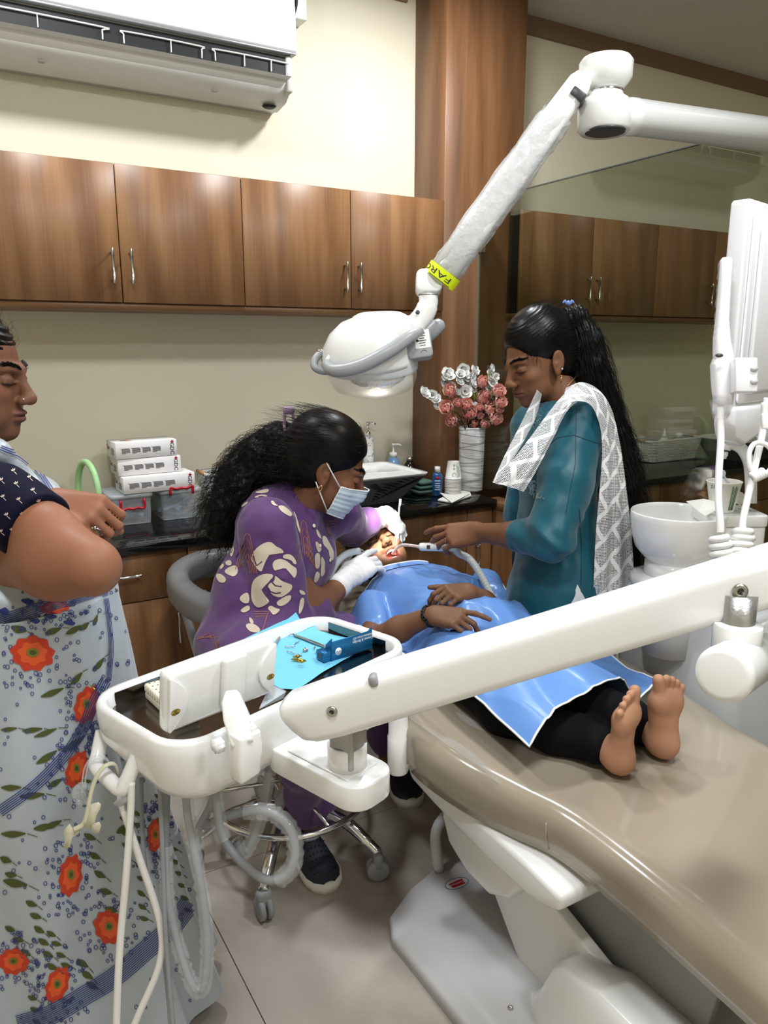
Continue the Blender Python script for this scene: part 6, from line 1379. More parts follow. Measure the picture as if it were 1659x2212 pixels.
# bracelet
g = G(); q0 = wrR*.93+elR*.07; d_ = nrm(wrR-elR); u_ = nrm(np.cross(d_, ZU)); w_ = np.cross(d_, u_)
for s in range(2): g.tube([q0+d_*.006*s+(u_*math.cos(a)+w_*math.sin(a))*(.0285)+d_*.003*math.sin(5*a+s) for a in [2*PI*k/30 for k in range(30)]], .003, 6, closed=True)
for k in range(22): a = 2*PI*k/22; g.sph(q0+d_*.003*(1+math.sin(3*a))+(u_*math.cos(a)+w_*math.sin(a))*.0305, .0034, 6)
ob('bracelet', g, mat('black_thread', (12, 12, 14), .5), pat)
# bib: blue sheet with white piping
ARMS = [(elR, .036, wrR, .026), (wrR, .028, tipsR[2][0], .018), (elL, .036, wrL, .026), (wrL, .028, tipsL[2][0], .02), (wrR, .028, tipsR[3][0], .012)]
def bibz(x, y):
    k = min(1., max(0., (y-1.5)/.25)); cxm = 1.265+.075*k; e = (x-cxm)/(.215-.01*k); top = .790-.55*max(0, y-2.0)**1.5-.04*max(0., 1.75-y)
    leg = .742-.12*max(0., 1.5-y); kk = min(1., max(0, (y-1.5)/.2)); kk = kk*kk*(3-2*kk); zt = leg+(top-leg)*kk
    base = .640 if y > 1.55 else .605+.035*max(0, (y-1.4)/.15)
    z = base+(zt-base)*max(0., 1-abs(e)**3.0)**.75 if abs(e) < 1 else base
    for (a, ra, b, rb) in ARMS:
        d = (b-a)[:2]; t = min(1, max(0, ((x-a[0])*d[0]+(y-a[1])*d[1])/(d@d))); q = a+(b-a)*t; r = ra+(rb-ra)*t; h = math.hypot(x-q[0], y-q[1])
        if h < r+.05: z = min(z, q[2]-r-.014+max(0, h-r*.6)*1.1)
    for (a, ra, b, rb) in ((shR, .046, shR*.35+elR*.65, .042), (shL, .046, shL*.3+elL*.7, .042)):
        d = (b-a)[:2]; t = min(1, max(0, ((x-a[0])*d[0]+(y-a[1])*d[1])/(d@d))); q = a+(b-a)*t; r = ra+(rb-ra)*t+.006; h = math.hypot(x-q[0], y-q[1]); zc = q[2]+math.sqrt(max(0, r*r-h*h))-max(0, h-r)*1.2; kq = .05; hq = min(1, max(0, .5+.5*(zc-z)/kq)); z = z*(1-hq)+zc*hq+kq*hq*(1-hq)*.6
    return max(z, base-.02)
NB = 64; vs = []; edge = []
def bibP(u, v):       # u 0..1 across (near to far), v 0..1 from neck to legs
    y = 2.145-.93*v
    wl = (1.33-(.075+(.225 if v < .38 else .225-.06*min(1, (v-.38)/.1))*min(1, v/.10)**.7)) ; wr = 1.37+(.075+.18*min(1, v/.10)**.7)
    if v > .55: wl += -.015*(v-.55)/.45; wr += .02*(v-.55)/.45
    skew = -.02*(v-.5)
    if v > .8: y += (.07*u**1.5-.045*(1-u))*(v-.8)/.2
    x = wl+(wr-wl)*u+skew
    fold = min(1., v/.12)*min(1, .2+v*8)*(.007*(1-abs(math.sin(9*u+7*v+2*mnoise.noise(Vector((u*3, v*3, 5.))))))**3+.006*(1-abs(math.sin(13*u-8*v+3*mnoise.noise(Vector((u*3, v*4, 9.))))))**4+.007*mnoise.noise(Vector((u*4.5, v*7, 2.)))+.006*abs(mnoise.noise(Vector((u*9+3*v, v*5, 7.)))))
    z = bibz(x, y)+.010+fold
    if u < .14 and v < .45: z += -.03*(1-u/.14)*math.sin(PI*v/.45)
    return V(x, y, z)
g = G(); uvs = []
for i in range(NB+1):
    for j in range(NB+1): vs.append(bibP(i/NB, j/NB))
g.add(vs, [[i*(NB+1)+j, i*(NB+1)+j+1, (i+1)*(NB+1)+j+1, (i+1)*(NB+1)+j] for i in range(NB) for j in range(NB)])
bib = ob('bib', g, mat('blue_vinyl', (104, 148, 214), .34, coat=.12, coatr=.2), pat)
g = G(); rim = [bibP(k/80, 0) for k in range(80)]+[bibP(1, k/80) for k in range(80)]+[bibP(1-k/80, 1) for k in range(80)]+[bibP(0, 1-k/80) for k in range(80)]
g.tube([p+V(0, 0, .001) for p in rim], .0032, 6, closed=True, flat=.6); ob('piping', g, mat('white_piping', (236, 238, 242), .4), bib)
g = G(); nb = [bibP(.02+.96*k/40, 0)+V(0, .012, .012) for k in range(41)]; nb2 = [bibP(.02+.96*k/40, .012)+V(0, 0, .003) for k in range(41)]
g.loft([nb2, nb], closed=False, cap=False); ob('collar', g, mat('blue_vinyl'), bib); g = G(); g.tube(nb, .0035, 6); ob('piping', g, mat('white_piping'), bib)
# ================================================================== DENTIST
doc = thing('person', (SX, SY, .0), 'dentist in a purple floral tunic and face mask leaning over the patient', 'person')
SK_D = (122, 82, 60)
df = nrm(RT*.93+FWH*.10-ZU*.42); MD_ = hframe(df, ZU); sd = 1.18
ear = at(697, 1024, 2.20); hcD = ear-MD_@(V(.0755, -.012, -.016)*sd)
B = Body(); head(B, hcD, MD_, sd, 'closed', 'closed')
nkb = at(652, 1078, 2.30); B.rc(hcD+MD_@(V(0, -.028, -.055)*sd), nkb, .052, .058, .025)
hv, hF = B.mesh(.0024, hcD-.19, hcD+.19, 1); hcol = head_paint(hv, hcD, MD_, sd, SK_D, (120, 66, 58), (20, 15, 14))
shR, elR, wrR = at(578, 1135, 2.17), at(618, 1385, 2.17), at(752, 1246, 2.44)
shL, elL, wrL = at(735, 1105, 2.48), at(762, 1140, 2.64), at(838, 1112, 2.72)
A = Body(); A.chain([(elR, .045), (elR*.5+wrR*.5, .042), (wrR, .029)], .02); A.chain([(shL, .05), (elL, .045), (wrL, .030)], .02)
A.chain([(shR, .05), (elR, .045)], .01); A.rc(at(600, 1165, 2.34), (SX, SY, .66), .085, .11, .05); A.ell((SX, SY, .62), (.13, .14, .11), None, .05); A.rc(nkb, at(605, 1135, 2.33), .056, .07, .04)
ftR, ftL = onz(672, 1775, .11), V(1.24, 2.05, .10); knR, knL = at(655, 1500, 2.02), V(1.12, 2.02, .52)
A.chain([((SX+.05, SY-.06, .60), .08), (knR, .06), (ftR, .036)], .03); A.chain([((SX+.08, SY+.06, .60), .08), (knL, .06), (ftL, .036)], .03)
av, aF = A.mesh(.0055)
v, F = joinm([(hv, hF), (av, aF)]); cols = np.concatenate([hcol, np.tile(np.array(lin(SK_D)), (len(av), 1))])
meshob('body', v, F, [skinmat('skin')], doc, cols)
# tunic
sa = nrm((shL-shR)*V(1, 1, 0)); fa = np.cross(ZU, sa); 
if fa@RT < 0: fa = -fa
def rotT(lean): return np.stack([sa, nrm(fa*math.cos(lean)-ZU*math.sin(lean)), nrm(ZU*math.cos(lean)+fa*math.sin(lean))], 1)
K = Body(); ch = at(603, 1165, 2.34)
K.ell(ch, (.155, .125, .17), rotT(.25), .03); K.ell(at(560, 1290, 2.26), (.155, .135, .16), rotT(.3), .05); K.ell(at(668, 1215, 2.34), (.12, .06, .10), rotT(.2), .05)
K.ell(at(535, 1395, 2.2), (.15, .15, .12), rotT(.2), .06)
K.rc(at(640, 1085, 2.31), at(600, 1120, 2.3), .06, .10, .05); K.rc(shR, ch, .055, .09, .02); K.rc(shL, ch, .065, .10, .03)
K.chain([(shR, .084), (shR*.5+elR*.5-fa*.01, .086), (elR+V(0, 0, .02), .078)], .009); cufR = elR*.56+wrR*.44; K.chain([(elR, .074), (cufR, .060)], .014); K.plane_cut(cufR+nrm(wrR-elR)*.012, nrm(wrR-elR)) if False else None
K.chain([(shL, .07), (elL, .062), (elL*.62+wrL*.38, .052)], .010)
K.chain([((SX, SY-.02, .64), .13), (at(560, 1445, 2.08), .12), (at(610, 1480, 2.03), .10)], .05); K.rc((SX+.05, SY+.05, .62), (1.02, 2.0, .60), .13, .10, .05)
K.rc(at(650, 1072, 2.305), at(655, 1050, 2.30), .060, .057, .01)
K.rc(hcD+MD_@(V(0, -.028, -.06)*sd), nkb, .050, .0565, .006, 's')
v, F = K.mesh(.0045)
def kf(p):
    out = np.zeros(len(p))
    for i, q in enumerate(p):
        n1 = mnoise.noise(Vector(q)*9); n2 = mnoise.noise(Vector(q)*24+Vector((5, 1, 2))); out[i] = .009*n1+.004*n2+.004*max(0, math.sin(60*q[2]+20*q[0]+9*n1))*max(0, n1)
        t = (q-elR)@nrm(shR-elR); r_ = np.linalg.norm(q-elR)
        if r_ < .16: out[i] += .006*math.sin(t*95+6*n1)*math.exp(-(r_/.09)**2)
    return out
v = ripple(v, F, kf)
ca = Caster(v, F)
CRm, BRm, PUm = 1, 2, 3
def petalflower(cx_, cy_, rx, ry, n, rot, seed, jag=True):
    # cream flower: ragged petals with purple hearts
    R2 = random.Random(seed)
    for k in range(n):
        a0 = rot+2*PI*k/n; pts = []; wd = PI/n*1.12
        for q in range(9):
            f = -1+2*q/8; a = a0+f*wd; rr = 1.0+.10*math.cos(f*PI*2.2)-.16*f*f+R2.uniform(-.03, .03); pts.append((cx_+rx*rr*math.cos(a), cy_+ry*rr*math.sin(a)))
        for q in range(9):
            f = 1-2*q/8; a = a0+f*wd*.8; rr = (.46 if q % 2 else .62) if jag else .5; pts.append((cx_+rx*rr*math.cos(a), cy_+ry*rr*math.sin(a)))
        ca.put(pts, CRm)
    for (fx, fy, s_) in ((-.05, .0, .30), (.12, .16, .24)):
        ca.put([(cx_+rx*(fx+s_*math.cos(a)*(1+.15*math.sin(3*a))), cy_+ry*(fy+s_*math.sin(a))) for a in [2*PI*q/14 for q in range(14)]], CRm)
        ca.line([(cx_+rx*(fx+s_*.6*math.cos(a)), cy_+ry*(fy+s_*.6*math.sin(a))) for a in [.3+2.6*q/8 for q in range(9)]], 2.2, PUm, off=.0022)
def Z(x, y): return (440+x/5.53, 1050+y/5.53)
def zp(pts): return [Z(*p) for p in pts]
# near sleeve: big flower drawn petal by petal (photo coordinates)
for P_ in ([(570, 850), (600, 770), (680, 700), (770, 660), (830, 680), (860, 720), (920, 740), (970, 800), (900, 800), (850, 790), (800, 800), (760, 860), (730, 920), (710, 980), (690, 1030), (640, 990), (600, 930), (575, 890)],
           [(940, 830), (1000, 805), (1050, 825), (1090, 870), (1110, 930), (1080, 940), (1050, 890), (1000, 870), (950, 865)],
           [(830, 900), (880, 870), (940, 870), (1000, 900), (1050, 950), (1110, 980), (1110, 1050), (1080, 1110), (1050, 1060), (1020, 1000), (960, 980), (900, 990), (850, 1020), (820, 960)],
           [(590, 1130), (640, 1080), (720, 1045), (840, 1050), (820, 1110), (750, 1130), (690, 1180), (660, 1240), (690, 1300), (740, 1360), (800, 1370), (730, 1430), (650, 1460), (590, 1410), (565, 1320), (570, 1210)],
           [(760, 1200), (800, 1150), (850, 1140), (850, 1060), (900, 1090), (940, 1140), (1000, 1160), (1060, 1180), (1050, 1240), (990, 1290), (930, 1330), (850, 1320), (790, 1270)],
           [(860, 1390), (930, 1340), (1010, 1300), (1050, 1310), (1030, 1370), (970, 1420), (900, 1440)],
           [(760, 1460), (800, 1420), (860, 1460), (920, 1470), (880, 1520), (830, 1545), (800, 1500)]): ca.put(zp(P_), CRm)
for P_ in ([(700, 900), (640, 950), (610, 880), (600, 830)], [(770, 1210), (800, 1260), (860, 1280), (920, 1270)], [(810, 1140), (860, 1190), (930, 1200)], [(860, 1060), (930, 1120), (960, 1110)]): ca.line(zp(P_), 2.6, PUm, off=.0024)
for P_ in ([(270, 520), (380, 450), (330, 560), (350, 680), (370, 760), (340, 860), (290, 800), (250, 700), (250, 600)], [(180, 620), (240, 590), (250, 700), (210, 830), (170, 780)], [(150, 830), (230, 900), (250, 960), (190, 1010), (145, 930)], [(140, 1060), (200, 1040), (280, 1110), (250, 1160), (180, 1150)], [(260, 900), (330, 880), (340, 950), (270, 950)], [(240, 1020), (300, 970), (390, 940), (420, 1020), (370, 1090), (290, 1060)],
           [(600, 130), (690, 100), (780, 120), (740, 160), (640, 160)], [(430, 260), (500, 190), (600, 180), (540, 230)], [(600, 80), (700, 45), (785, 35), (770, 80), (680, 90)],
           [(880, 240), (940, 230), (1000, 270), (1060, 330), (1040, 370), (980, 340), (920, 300)], [(1060, 300), (1090, 310), (1150, 520), (1160, 570), (1130, 540), (1090, 400)], [(800, 180), (830, 175), (860, 220), (900, 235), (850, 240), (810, 215)],
           [(420, 1340), (480, 1280), (540, 1270), (550, 1400), (470, 1400)], [(430, 1480), (540, 1410), (560, 1480), (470, 1520)], [(540, 1560), (590, 1600), (600, 1650), (550, 1640)], [(490, 1650), (600, 1640), (690, 1720), (640, 1760), (540, 1740)],
           [(1340, 500), (1380, 560), (1410, 640), (1370, 610), (1345, 570)], [(1330, 650), (1380, 690), (1410, 760), (1370, 800), (1340, 740)], [(1410, 600), (1450, 590), (1500, 680), (1560, 790), (1540, 900), (1500, 860), (1490, 760), (1420, 700)], [(1330, 800), (1390, 800), (1390, 960), (1340, 1000), (1320, 900)], [(1400, 820), (1450, 900), (1440, 960), (1450, 1040), (1390, 1100), (1400, 960)], [(1310, 1130), (1340, 1010), (1390, 1040), (1370, 1120), (1330, 1160)],
           [(1130, 1240), (1190, 1250), (1220, 1300), (1160, 1300)], [(1150, 1340), (1200, 1330), (1190, 1450), (1140, 1540), (1130, 1500)]): ca.put(zp(P_), CRm)
for P_ in ([(160, 640), (200, 560), (230, 580)], [(170, 800), (200, 770), (230, 650), (245, 600)], [(390, 850), (520, 640)],): ca.line(zp(P_), 2.2, PUm, off=.0022)
for k in range(5):    # copper chevrons
    o = 46*k
    ca.line(zp([(380+24*k, 1000-14*k), (495+9*k, 590+78*k), (525+3*k, 562+80*k), (555-5*k, 590+78*k), (640-20*k, 1040)]), 1.5, BRm)
    ca.line(zp([(1125+26*k, 900-24*k), (1160+14*k, 440+90*k), (1185+9*k, 412+92*k), (1215+4*k, 440+90*k), (1330-22*k, 985-34*k)]), 1.4, BRm)
    ca.line(zp([(600+o*.2, 1500+o*.7), (780-o*.3, 1500+o*.6), (700, 1720+o*.2)]), 1.5, BRm) if k < 3 else None
    ca.line(zp([(1580, 410+o*.7), (1460+o*.4, 430+o*.7), (1480+o*.4, 560+o*.3), (1570, 640-o*.2)]), 1.3, BRm) if k < 3 else None
    ca.line([(800+o*.1-60-340, 1395-o*.2), (452+o*.25, 1368+o*.1), (470, 1400)], 1.2, BRm) if k < 3 else None
m_pur = mat('purple_cotton', (86, 50, 104), .75, sheen=.25, bump=(600, .15, .0006)); m_crm = mat('cream_print', (208, 194, 172), .8); m_brn = mat('copper_print', (158, 104, 84), .8); m_pud = mat('purple_dark', (66, 38, 84), .8)
meshob('tunic', v, F, [m_pur, m_crm, m_brn, m_pud], doc, extra=ca.g)
g = G()
for (x, y) in (Z(1310, 474), Z(1383, 712), Z(1503, 882)):
    h = ca.hit(x, y)
    if h[0] is not None: n_ = np.array(h[1]); n_ = n_ if n_@(CAM-np.array(h[0])) > 0 else -n_; g = G(); g.lathe([(.0055, 0), (.0058, .0015), (.004, .0028), (.003, .0018)], 16, np.array(h[0])+n_*.002, n_); ob('button', g, mat('shell_button', (232, 222, 206), .3), doc)
# collar stand
# trousers and shoes
T_ = Body(); T_.chain([(knR+V(0, 0, .02), .088), ((knR+ftR)/2, .075), (ftR+V(0, 0, .09), .066), (ftR+V(0.01, 0, .05), .068)], .03); T_.chain([(knL, .09), (ftL+V(0, 0, .09), .07)], .03); T_.rc((SX, SY, .62), knR, .12, .09, .04); T_.rc((SX, SY, .62), knL, .12, .09, .04)
v, F = T_.mesh(.006); v = ripple(v, F, lambda p: np.array([.008*math.sin(8*q[0]*9+2.5*mnoise.noise(Vector(q)*5))*(1 if q[2] < .45 else .2) for q in p]))
meshob('trousers', v, F, [mat('purple_trouser', (82, 46, 100), .7, sheen=.2)], doc)
def clog(name, heel, toe):
    y = nrm((toe-heel)*V(1, 1, 0)); x = V(y[1], -y[0], 0); L = float(np.linalg.norm((toe-heel)*V(1, 1, 0))); h = heel*V(1, 1, 0)
    def W(a, b, c_): return h+x*a+y*b+ZU*c_
    secs = []; sol = []
    for f, w, zt in ((0, .026, .075), (.06, .034, .088), (.2, .038, .092), (.38, .040, .092), (.5, .043, .082), (.65, .047, .066), (.8, .046, .054), (.92, .036, .044), (1., .016, .034)):
        w *= 1.15; b = L*f
        secs.append([W(w*math.cos(a)*(1-.1*max(0, math.sin(a))), b, .022+(zt-.022)*max(0, math.sin(a))**.7) for a in [PI*k/16 for k in range(17)]])
        sol.append([W(w*1.06*c_, b+(.006 if f > .9 else (-.006 if f < .05 else 0)), z) for c_, z in ((1, .028), (1.02, .012), (.95, 0), (-.95, 0), (-1.02, .012), (-1, .028))])
    sh = thing(name, tuple(h), None, None); sh.parent = doc; sh.location = tuple(h-np.array(doc.location))
    g = G(); g.loft(secs, closed=False, cap=False); ob('upper', g, mat('clog_navy', (36, 40, 50), .6), sh)
    g = G(); g.loft(sol); ob('sole', g, mat('clog_sole', (232, 228, 220), .5), sh)
    g = G(); c0 = W(0, L*.22, .088); rr = [W(.036*math.cos(a), L*.22+.052*math.sin(a), .090) for a in [2*PI*k/24 for k in range(24)]]; g.tube(rr, .011, 8, closed=True); ob('collar', g, mat('clog_grey', (142, 144, 148), .6), sh)
    g = G()
    for i in range(6):
        for j in range(-3, 4):
            f = .48+.075*i; s_ = secs[4][8]; a = PI/2+j*.24; w = .052*(1-.12*abs(f-.6)); zt = .082-.10*(f-.5)
            p = W(w*math.cos(a), L*f, .022+(zt-.022)*math.sin(a)**.7+.0012); g.lathe([(.0024, 0), (.0024, .0012)], 8, p, nrm(ZU+x*math.cos(a)*.8))
    ob('perforations', g, mat('hole_black', (8, 8, 10), .9), sh, kind='stuff')
clog('clog', onz(648, 1812, .02)+V(.0, .0, 0), onz(712, 1926, 0)); clog('clog', V(1.30, 2.12, 0), V(1.245, 1.93, 0))
# gloves
def glove(w, fd, dors, side, curls, thumb, s, cuff_dir, nm):
    Gb = Body(); T2, tips = hand(Gb, w, fd, dors, side, curls, thumb, s, slim=1.08); c = V(*w); Gb.rc(c+nrm(fd)*.02, c-cuff_dir*.01, .031, .0325, .015); Gb.rc(c-cuff_dir*.01, c-cuff_dir*.055, .0335, .039, .01)
    v, F = Gb.mesh(.0024); d_ = cuff_dir
    v = ripple(v, F, lambda p: np.array([.0014*math.sin(((q-c)@d_)*260+3*mnoise.noise(Vector(q)*30))*math.exp(-(((q-c)@d_+.01)/.06)**2) for q in p]))
    meshob(nm, v, F, [mat('latex_glove', (232, 232, 230), .5)], doc); return tips
gR = glove(wrR, at(838, 1186, 2.58)-wrR, nrm(ZU*.75-FWH*.55-RT*.1), -1, [(22, 30, 20), (26, 34, 20), (22, 30, 18), (6, 12, 8)], [(.7, .7, -.1), (.45, .9, -.1), (.3, .95, -.1)], 1.2, nrm(wrR-elR), 'glove')
gL = glove(wrL, at(868, 1150, 2.74)-wrL, nrm(RT*.8+ZU*.35-FWH*.45), -1, [(40, 45, 30), (38, 42, 28), (34, 40, 28), (28, 38, 20)], [(.25, .85, -.45), (.05, .9, -.5), (-.05, .9, -.5)], .92, nrm(wrL-elL), 'glove')
# face mask
tree = BVHTree.FromPolygons([tuple(p) for p in hv], hF.tolist())
def mp(th, z):
    o = hcD+MD_@(V(.25*math.sin(th), .02+.25*math.cos(th), z)*sd); t_ = hcD+MD_@(V(0, .02, z)*sd); r = tree.ray_cast(Vector(o), Vector(nrm(t_-o)))
    return None if r[0] is None else np.array(r[0])-nrm(t_-o)*.005
NT, NZ = 32, 22; grid = []
for i in range(NT+1):
    th = math.radians(-74+148*i/NT); row = []
    for j in range(NZ+1):
        f = j/NZ; z = (-.018-.010*abs(math.sin(th)))+(-.112+.018*abs(math.sin(th))+.018-.0)*f; row.append(mp(th, z))
    grid.append(row)
gr = np.array([[p if p is not None else np.full(3, np.nan) for p in r] for r in grid])
for j in range(NZ+1):
    for i in range(NT+1):
        if np.isnan(gr[i, j, 0]): gr[i, j] = gr[i, j-1] if j else hcD
axo = hcD+MD_@(V(0, .02, 0)*sd); lo_ = (gr-axo)@MD_; Rg = np.linalg.norm(lo_[..., :2], axis=-1); Zg = lo_[..., 2]; Tg = np.arctan2(lo_[..., 0], lo_[..., 1])
for _ in range(3):
    q = np.pad(Rg, 1, mode='edge'); Rg = np.max([q[a:a+NT+1, b:b+NZ+1] for a in range(3) for b in range(3)], 0)
for _ in range(10):
    q = np.pad(Rg, 1, mode='edge'); Rg = (q[:-2, 1:-1]+q[2:, 1:-1]+q[1:-1, :-2]+q[1:-1, 2:]+2*Rg)/6
Rg = Rg+.001+.0013*np.sin(np.arange(NZ+1)*1.9)[None, :]
gr = axo+np.stack([Rg*np.sin(Tg), Rg*np.cos(Tg), Zg], -1)@MD_.T
g = G(); g.add(gr.reshape(-1, 3), [[i*(NZ+1)+j, (i+1)*(NZ+1)+j, (i+1)*(NZ+1)+j+1, i*(NZ+1)+j+1] for i in range(NT) for j in range(NZ)])
mk = ob('face_mask', g, mat('mask_paper', (206, 222, 236), .7), doc)
g = G(); g.tube([gr[i, 0] for i in range(NT+1)], .0022, 6); g.tube([gr[i, NZ] for i in range(NT+1)], .0022, 6); g.tube([gr[NT, j] for j in range(NZ+1)], .0022, 6); g.tube([gr[0, j] for j in range(NZ+1)], .0022, 6); ob('mask_edge', g, mat('mask_white', (240, 243, 246), .7), mk)
for (jj, ez) in ((1, .018), (NZ-1, -.04)):
    e_ = hcD+MD_@(V(.078, -.02, ez)*sd); g = G(); g.tube([gr[NT, jj], gr[NT, jj]*.5+e_*.5+MD_@V(.008, 0, 0), e_], .0018, 6); ob('ear_loop', g, mat('mask_white'), mk)
# earrings
e_ = hcD+MD_@(V(.084, -.004, -.050)*sd); g = G(); g.tube([e_+MD_@V(.001, .004*math.sin(a), .009*math.cos(a)) for a in [2*PI*k/16 for k in range(16)]], .0022, 6, closed=True); ob('earring', g, mat('gold', (214, 180, 120), .25, 1.), doc)
# hair
H = Body(); H.ell(hcD+MD_@(V(0, -.024, .046)*sd), V(.086, .104, .090)*sd, MD_, .01); H.ell(hcD+MD_@(V(0, -.05, -.01)*sd), V(.080, .070, .075)*sd, MD_, .03)
H.ell(hcD+MD_@(V(0, .086, -.032)*sd), V(.080, .062, .090)*sd, MD_, .015, 's'); H.ell(hcD+MD_@(V(.088, -.004, -.022)*sd), V(.020, .024, .040)*sd, MD_, .01, 's'); H.ell(hcD+MD_@(V(.07, .04, -.07)*sd), V(.03, .05, .055)*sd, MD_, .01, 's')
pony = [(at(634, 945, 2.32), .042), (at(604, 955, 2.33), .055), (at(565, 985, 2.34), .066), (at(534, 1025, 2.34), .068), (at(508, 1068, 2.33), .064), (at(488, 1108, 2.32), .052), (at(470, 1150, 2.31), .03)]
Hp = Body(); Hp.chain(pony, .03)
for (a, r) in ((at(640, 990, 2.34), .06), (at(610, 1030, 2.35), .05)): Hp.rc(hcD+MD_@V(0, -.08, -.02), a, .05, r, .03)
hv2, hF2 = H.mesh(.004); pv, pF = Hp.mesh(.005)
pv = ripple(pv, pF, lambda p: np.array([.012*mnoise.noise(Vector(q)*22)+.006*mnoise.noise(Vector(q)*60) for q in p]))
flow = nrm(pony[-1][0]-pony[1][0]); back = MD_@V(0, -1, -.25); hn2 = normals(hv2, hF2)
fro = [i for i in range(len(hv2)) if ((hv2[i]-hcD)@MD_)[1] > .045]
meshob('hair', *joinm([(hv2, hF2), (pv, pF), strands(pv, normals(pv, pF), 2600, .085, flow*.9+V(0, 0, -.1), .0007, .75, 5, 8, .6), strands(hv2, hn2, 1000, .10, back, .0005, .15, 6, 8, .10), brows(hv, hF, hcD, MD_, sd), strands(hv2, hn2, 450, .04, back*.7, .0005, .8, 7, 8, .35, idx=fro)]), [m_hair], doc)
g = G(); c = at(624, 915, 2.285); Mh = frame(c, RT*.3+FWH*.9, UP); 
for s in (-1, 1): g.tube(bez([c+UP*.03+RT*.012*s, c+UP*.0+RT*.014*s, c-UP*.035+RT*.008*s, c-UP*.052+RT*.001*s], 5), [.005]*10+[.003]*6, 8)
g.box((0, 0, 0), (.034, .022, .022), .006, M=frame(c+UP*.04, RT, UP)); ob('hair_claw', g, mat('mauve_plastic', (176, 142, 176), .3), doc)
# instruments held: handpiece with hose (right hand), mirror probe (left hand)
hp = thing('handpiece', tuple(at(745, 1200, 2.5)), 'grey dental handpiece hose curving into the gloved right hand', 'handpiece')
Q = bez([at(672, 1335, 2.36), at(690, 1295, 2.40), at(708, 1255, 2.43), at(728, 1215, 2.46), at(750, 1196, 2.48), at(775, 1190, 2.52)], 8); g = G(); g.tube(Q, .0115, 12); ob('hose', g, mat('hose_bluegrey', (186, 192, 200), .35), hp)
Q2 = Q[:17]; g = G(); g.tube(Q2, [.0165+.005*abs(math.sin(1.4*i)) for i in range(len(Q2))], 10, cap=False); ob('plastic_sleeve', g, m_wrap, hp)
g = G(); g.tube([at(772, 1190, 2.52), at(780, 1192, 2.54), at(790, 1198, 2.56)], [.010, .009, .007], 12); ob('head', g, m_steel, hp)
pb_ = thing('mouth_probe', tuple(at(862, 1180, 2.66)), 'white slim dental probe held upright in the gloved left hand', 'instrument')
g = G(); g.tube([at(865, 1078, 2.62), at(864, 1092, 2.625), at(863, 1093, 2.625), at(858, 1150, 2.65), at(855, 1190, 2.665)], [.0045, .0045, .0032, .0034, .001], 10); ob('shaft', g, mat('probe_white', (236, 236, 234), .3), pb_)
# ================================================================== ASSISTANT
SK_A = (126, 86, 62)
ast = thing('person', (1.88, 1.98, 0), 'assistant in a teal tunic and white lace scarf holding the suction tube', 'person')
f_ = nrm(-RT*.87-FWH*.34-ZU*.33); MA = hframe(f_, ZU); sa_ = 1.13
ear = at(1207, 784, 2.27); hcA = ear-MA@(V(-.0755, -.012, -.016)*sa_)
B = Body(); head(B, hcA, MA, sa_, 'closed', 'closed')
nkA = at(1222, 868, 2.36); B.rc(hcA+MA@(V(0, -.028, -.055)*sa_), nkA, .050, .056, .025)
hv, hF = B.mesh(.0024, hcA-.20, hcA+V(.19, .19, .17), 1); hcol = head_paint(hv, hcA, MA, sa_, SK_A, (118, 66, 62), (18, 14, 14))
rA = nrm(np.cross(f_*V(1, 1, 0), ZU)); fA = nrm(f_*V(1, 1, 0))
chA = at(1208, 985, 2.36); shL, shR = at(1250, 915, 2.24), chA+rA*.15+ZU*.08
elL, wrL = at(1192, 1165, 2.16), at(1034, 1150, 2.36)
A = Body(); A.chain([(elL, .042), (elL*.5+wrL*.5, .040), (wrL, .028)], .02); A.chain([(shL, .05), (elL, .044)], .01)
fdA = at(966, 1158, 2.385)-wrL
Th, tipsA = hand(A, wrL, fdA, nrm(ZU*.62-FWH*.72+RT*.1), 1, [(34, 50, 30), (32, 46, 25), (24, 36, 20), (10, 20, 12)], [(.35, .85, -.5), (.1, .9, -.5), (.0, .92, -.4)], 1.12, slim=.95)
A.rc(nkA, chA, .055, .08, .03); A.rc(chA, at(1195, 1300, 2.36), .09, .10, .04); A.rc(chA, shR, .05, .04, .03); A.chain([(shR, .045), (shR-ZU*.28+fA*.03, .04)], .02)
for q in (-1, 1): A.chain([(at(1195, 1310, 2.36)+rA*.08*q, .07), (V(1.89, 1.98, .45)+rA*.09*q, .05), (V(1.90, 1.98, .07)+rA*.09*q, .035)], .03); A.rc(V(1.90, 1.98, .035)+rA*.09*q-fA*.03, V(1.90, 1.98, .03)+rA*.1*q+fA*.15, .034, .026, .02)
av, aF = A.mesh(.0055); hd_ = A.mesh(.0026, np.minimum(wrL, tipsA[3][0])-.10, np.maximum(wrL, tipsA[3][0])+.10, 1)
v, F = joinm([(hv, hF), (av, aF), hd_]); cols = np.concatenate([hcol, np.tile(np.array(lin(SK_A)), (len(av)+len(hd_[0]), 1))])
ng = G(); nails(ng, tipsA[2:4], -FWH+ZU*.4, .0052, 1.1); meshob('body', v, F, [skinmat('skin'), mat('nail_orange', (190, 84, 48), .3)], ast, cols, extra=ng)
g = G(); bt = hcA+MA@(V(0, .0855, .022)*sa_); g.lathe([(.0022, 0), (.0022, .0012)], 10, bt, f_); ob('bindi', g, mat('bindi', (110, 20, 24), .5), ast)
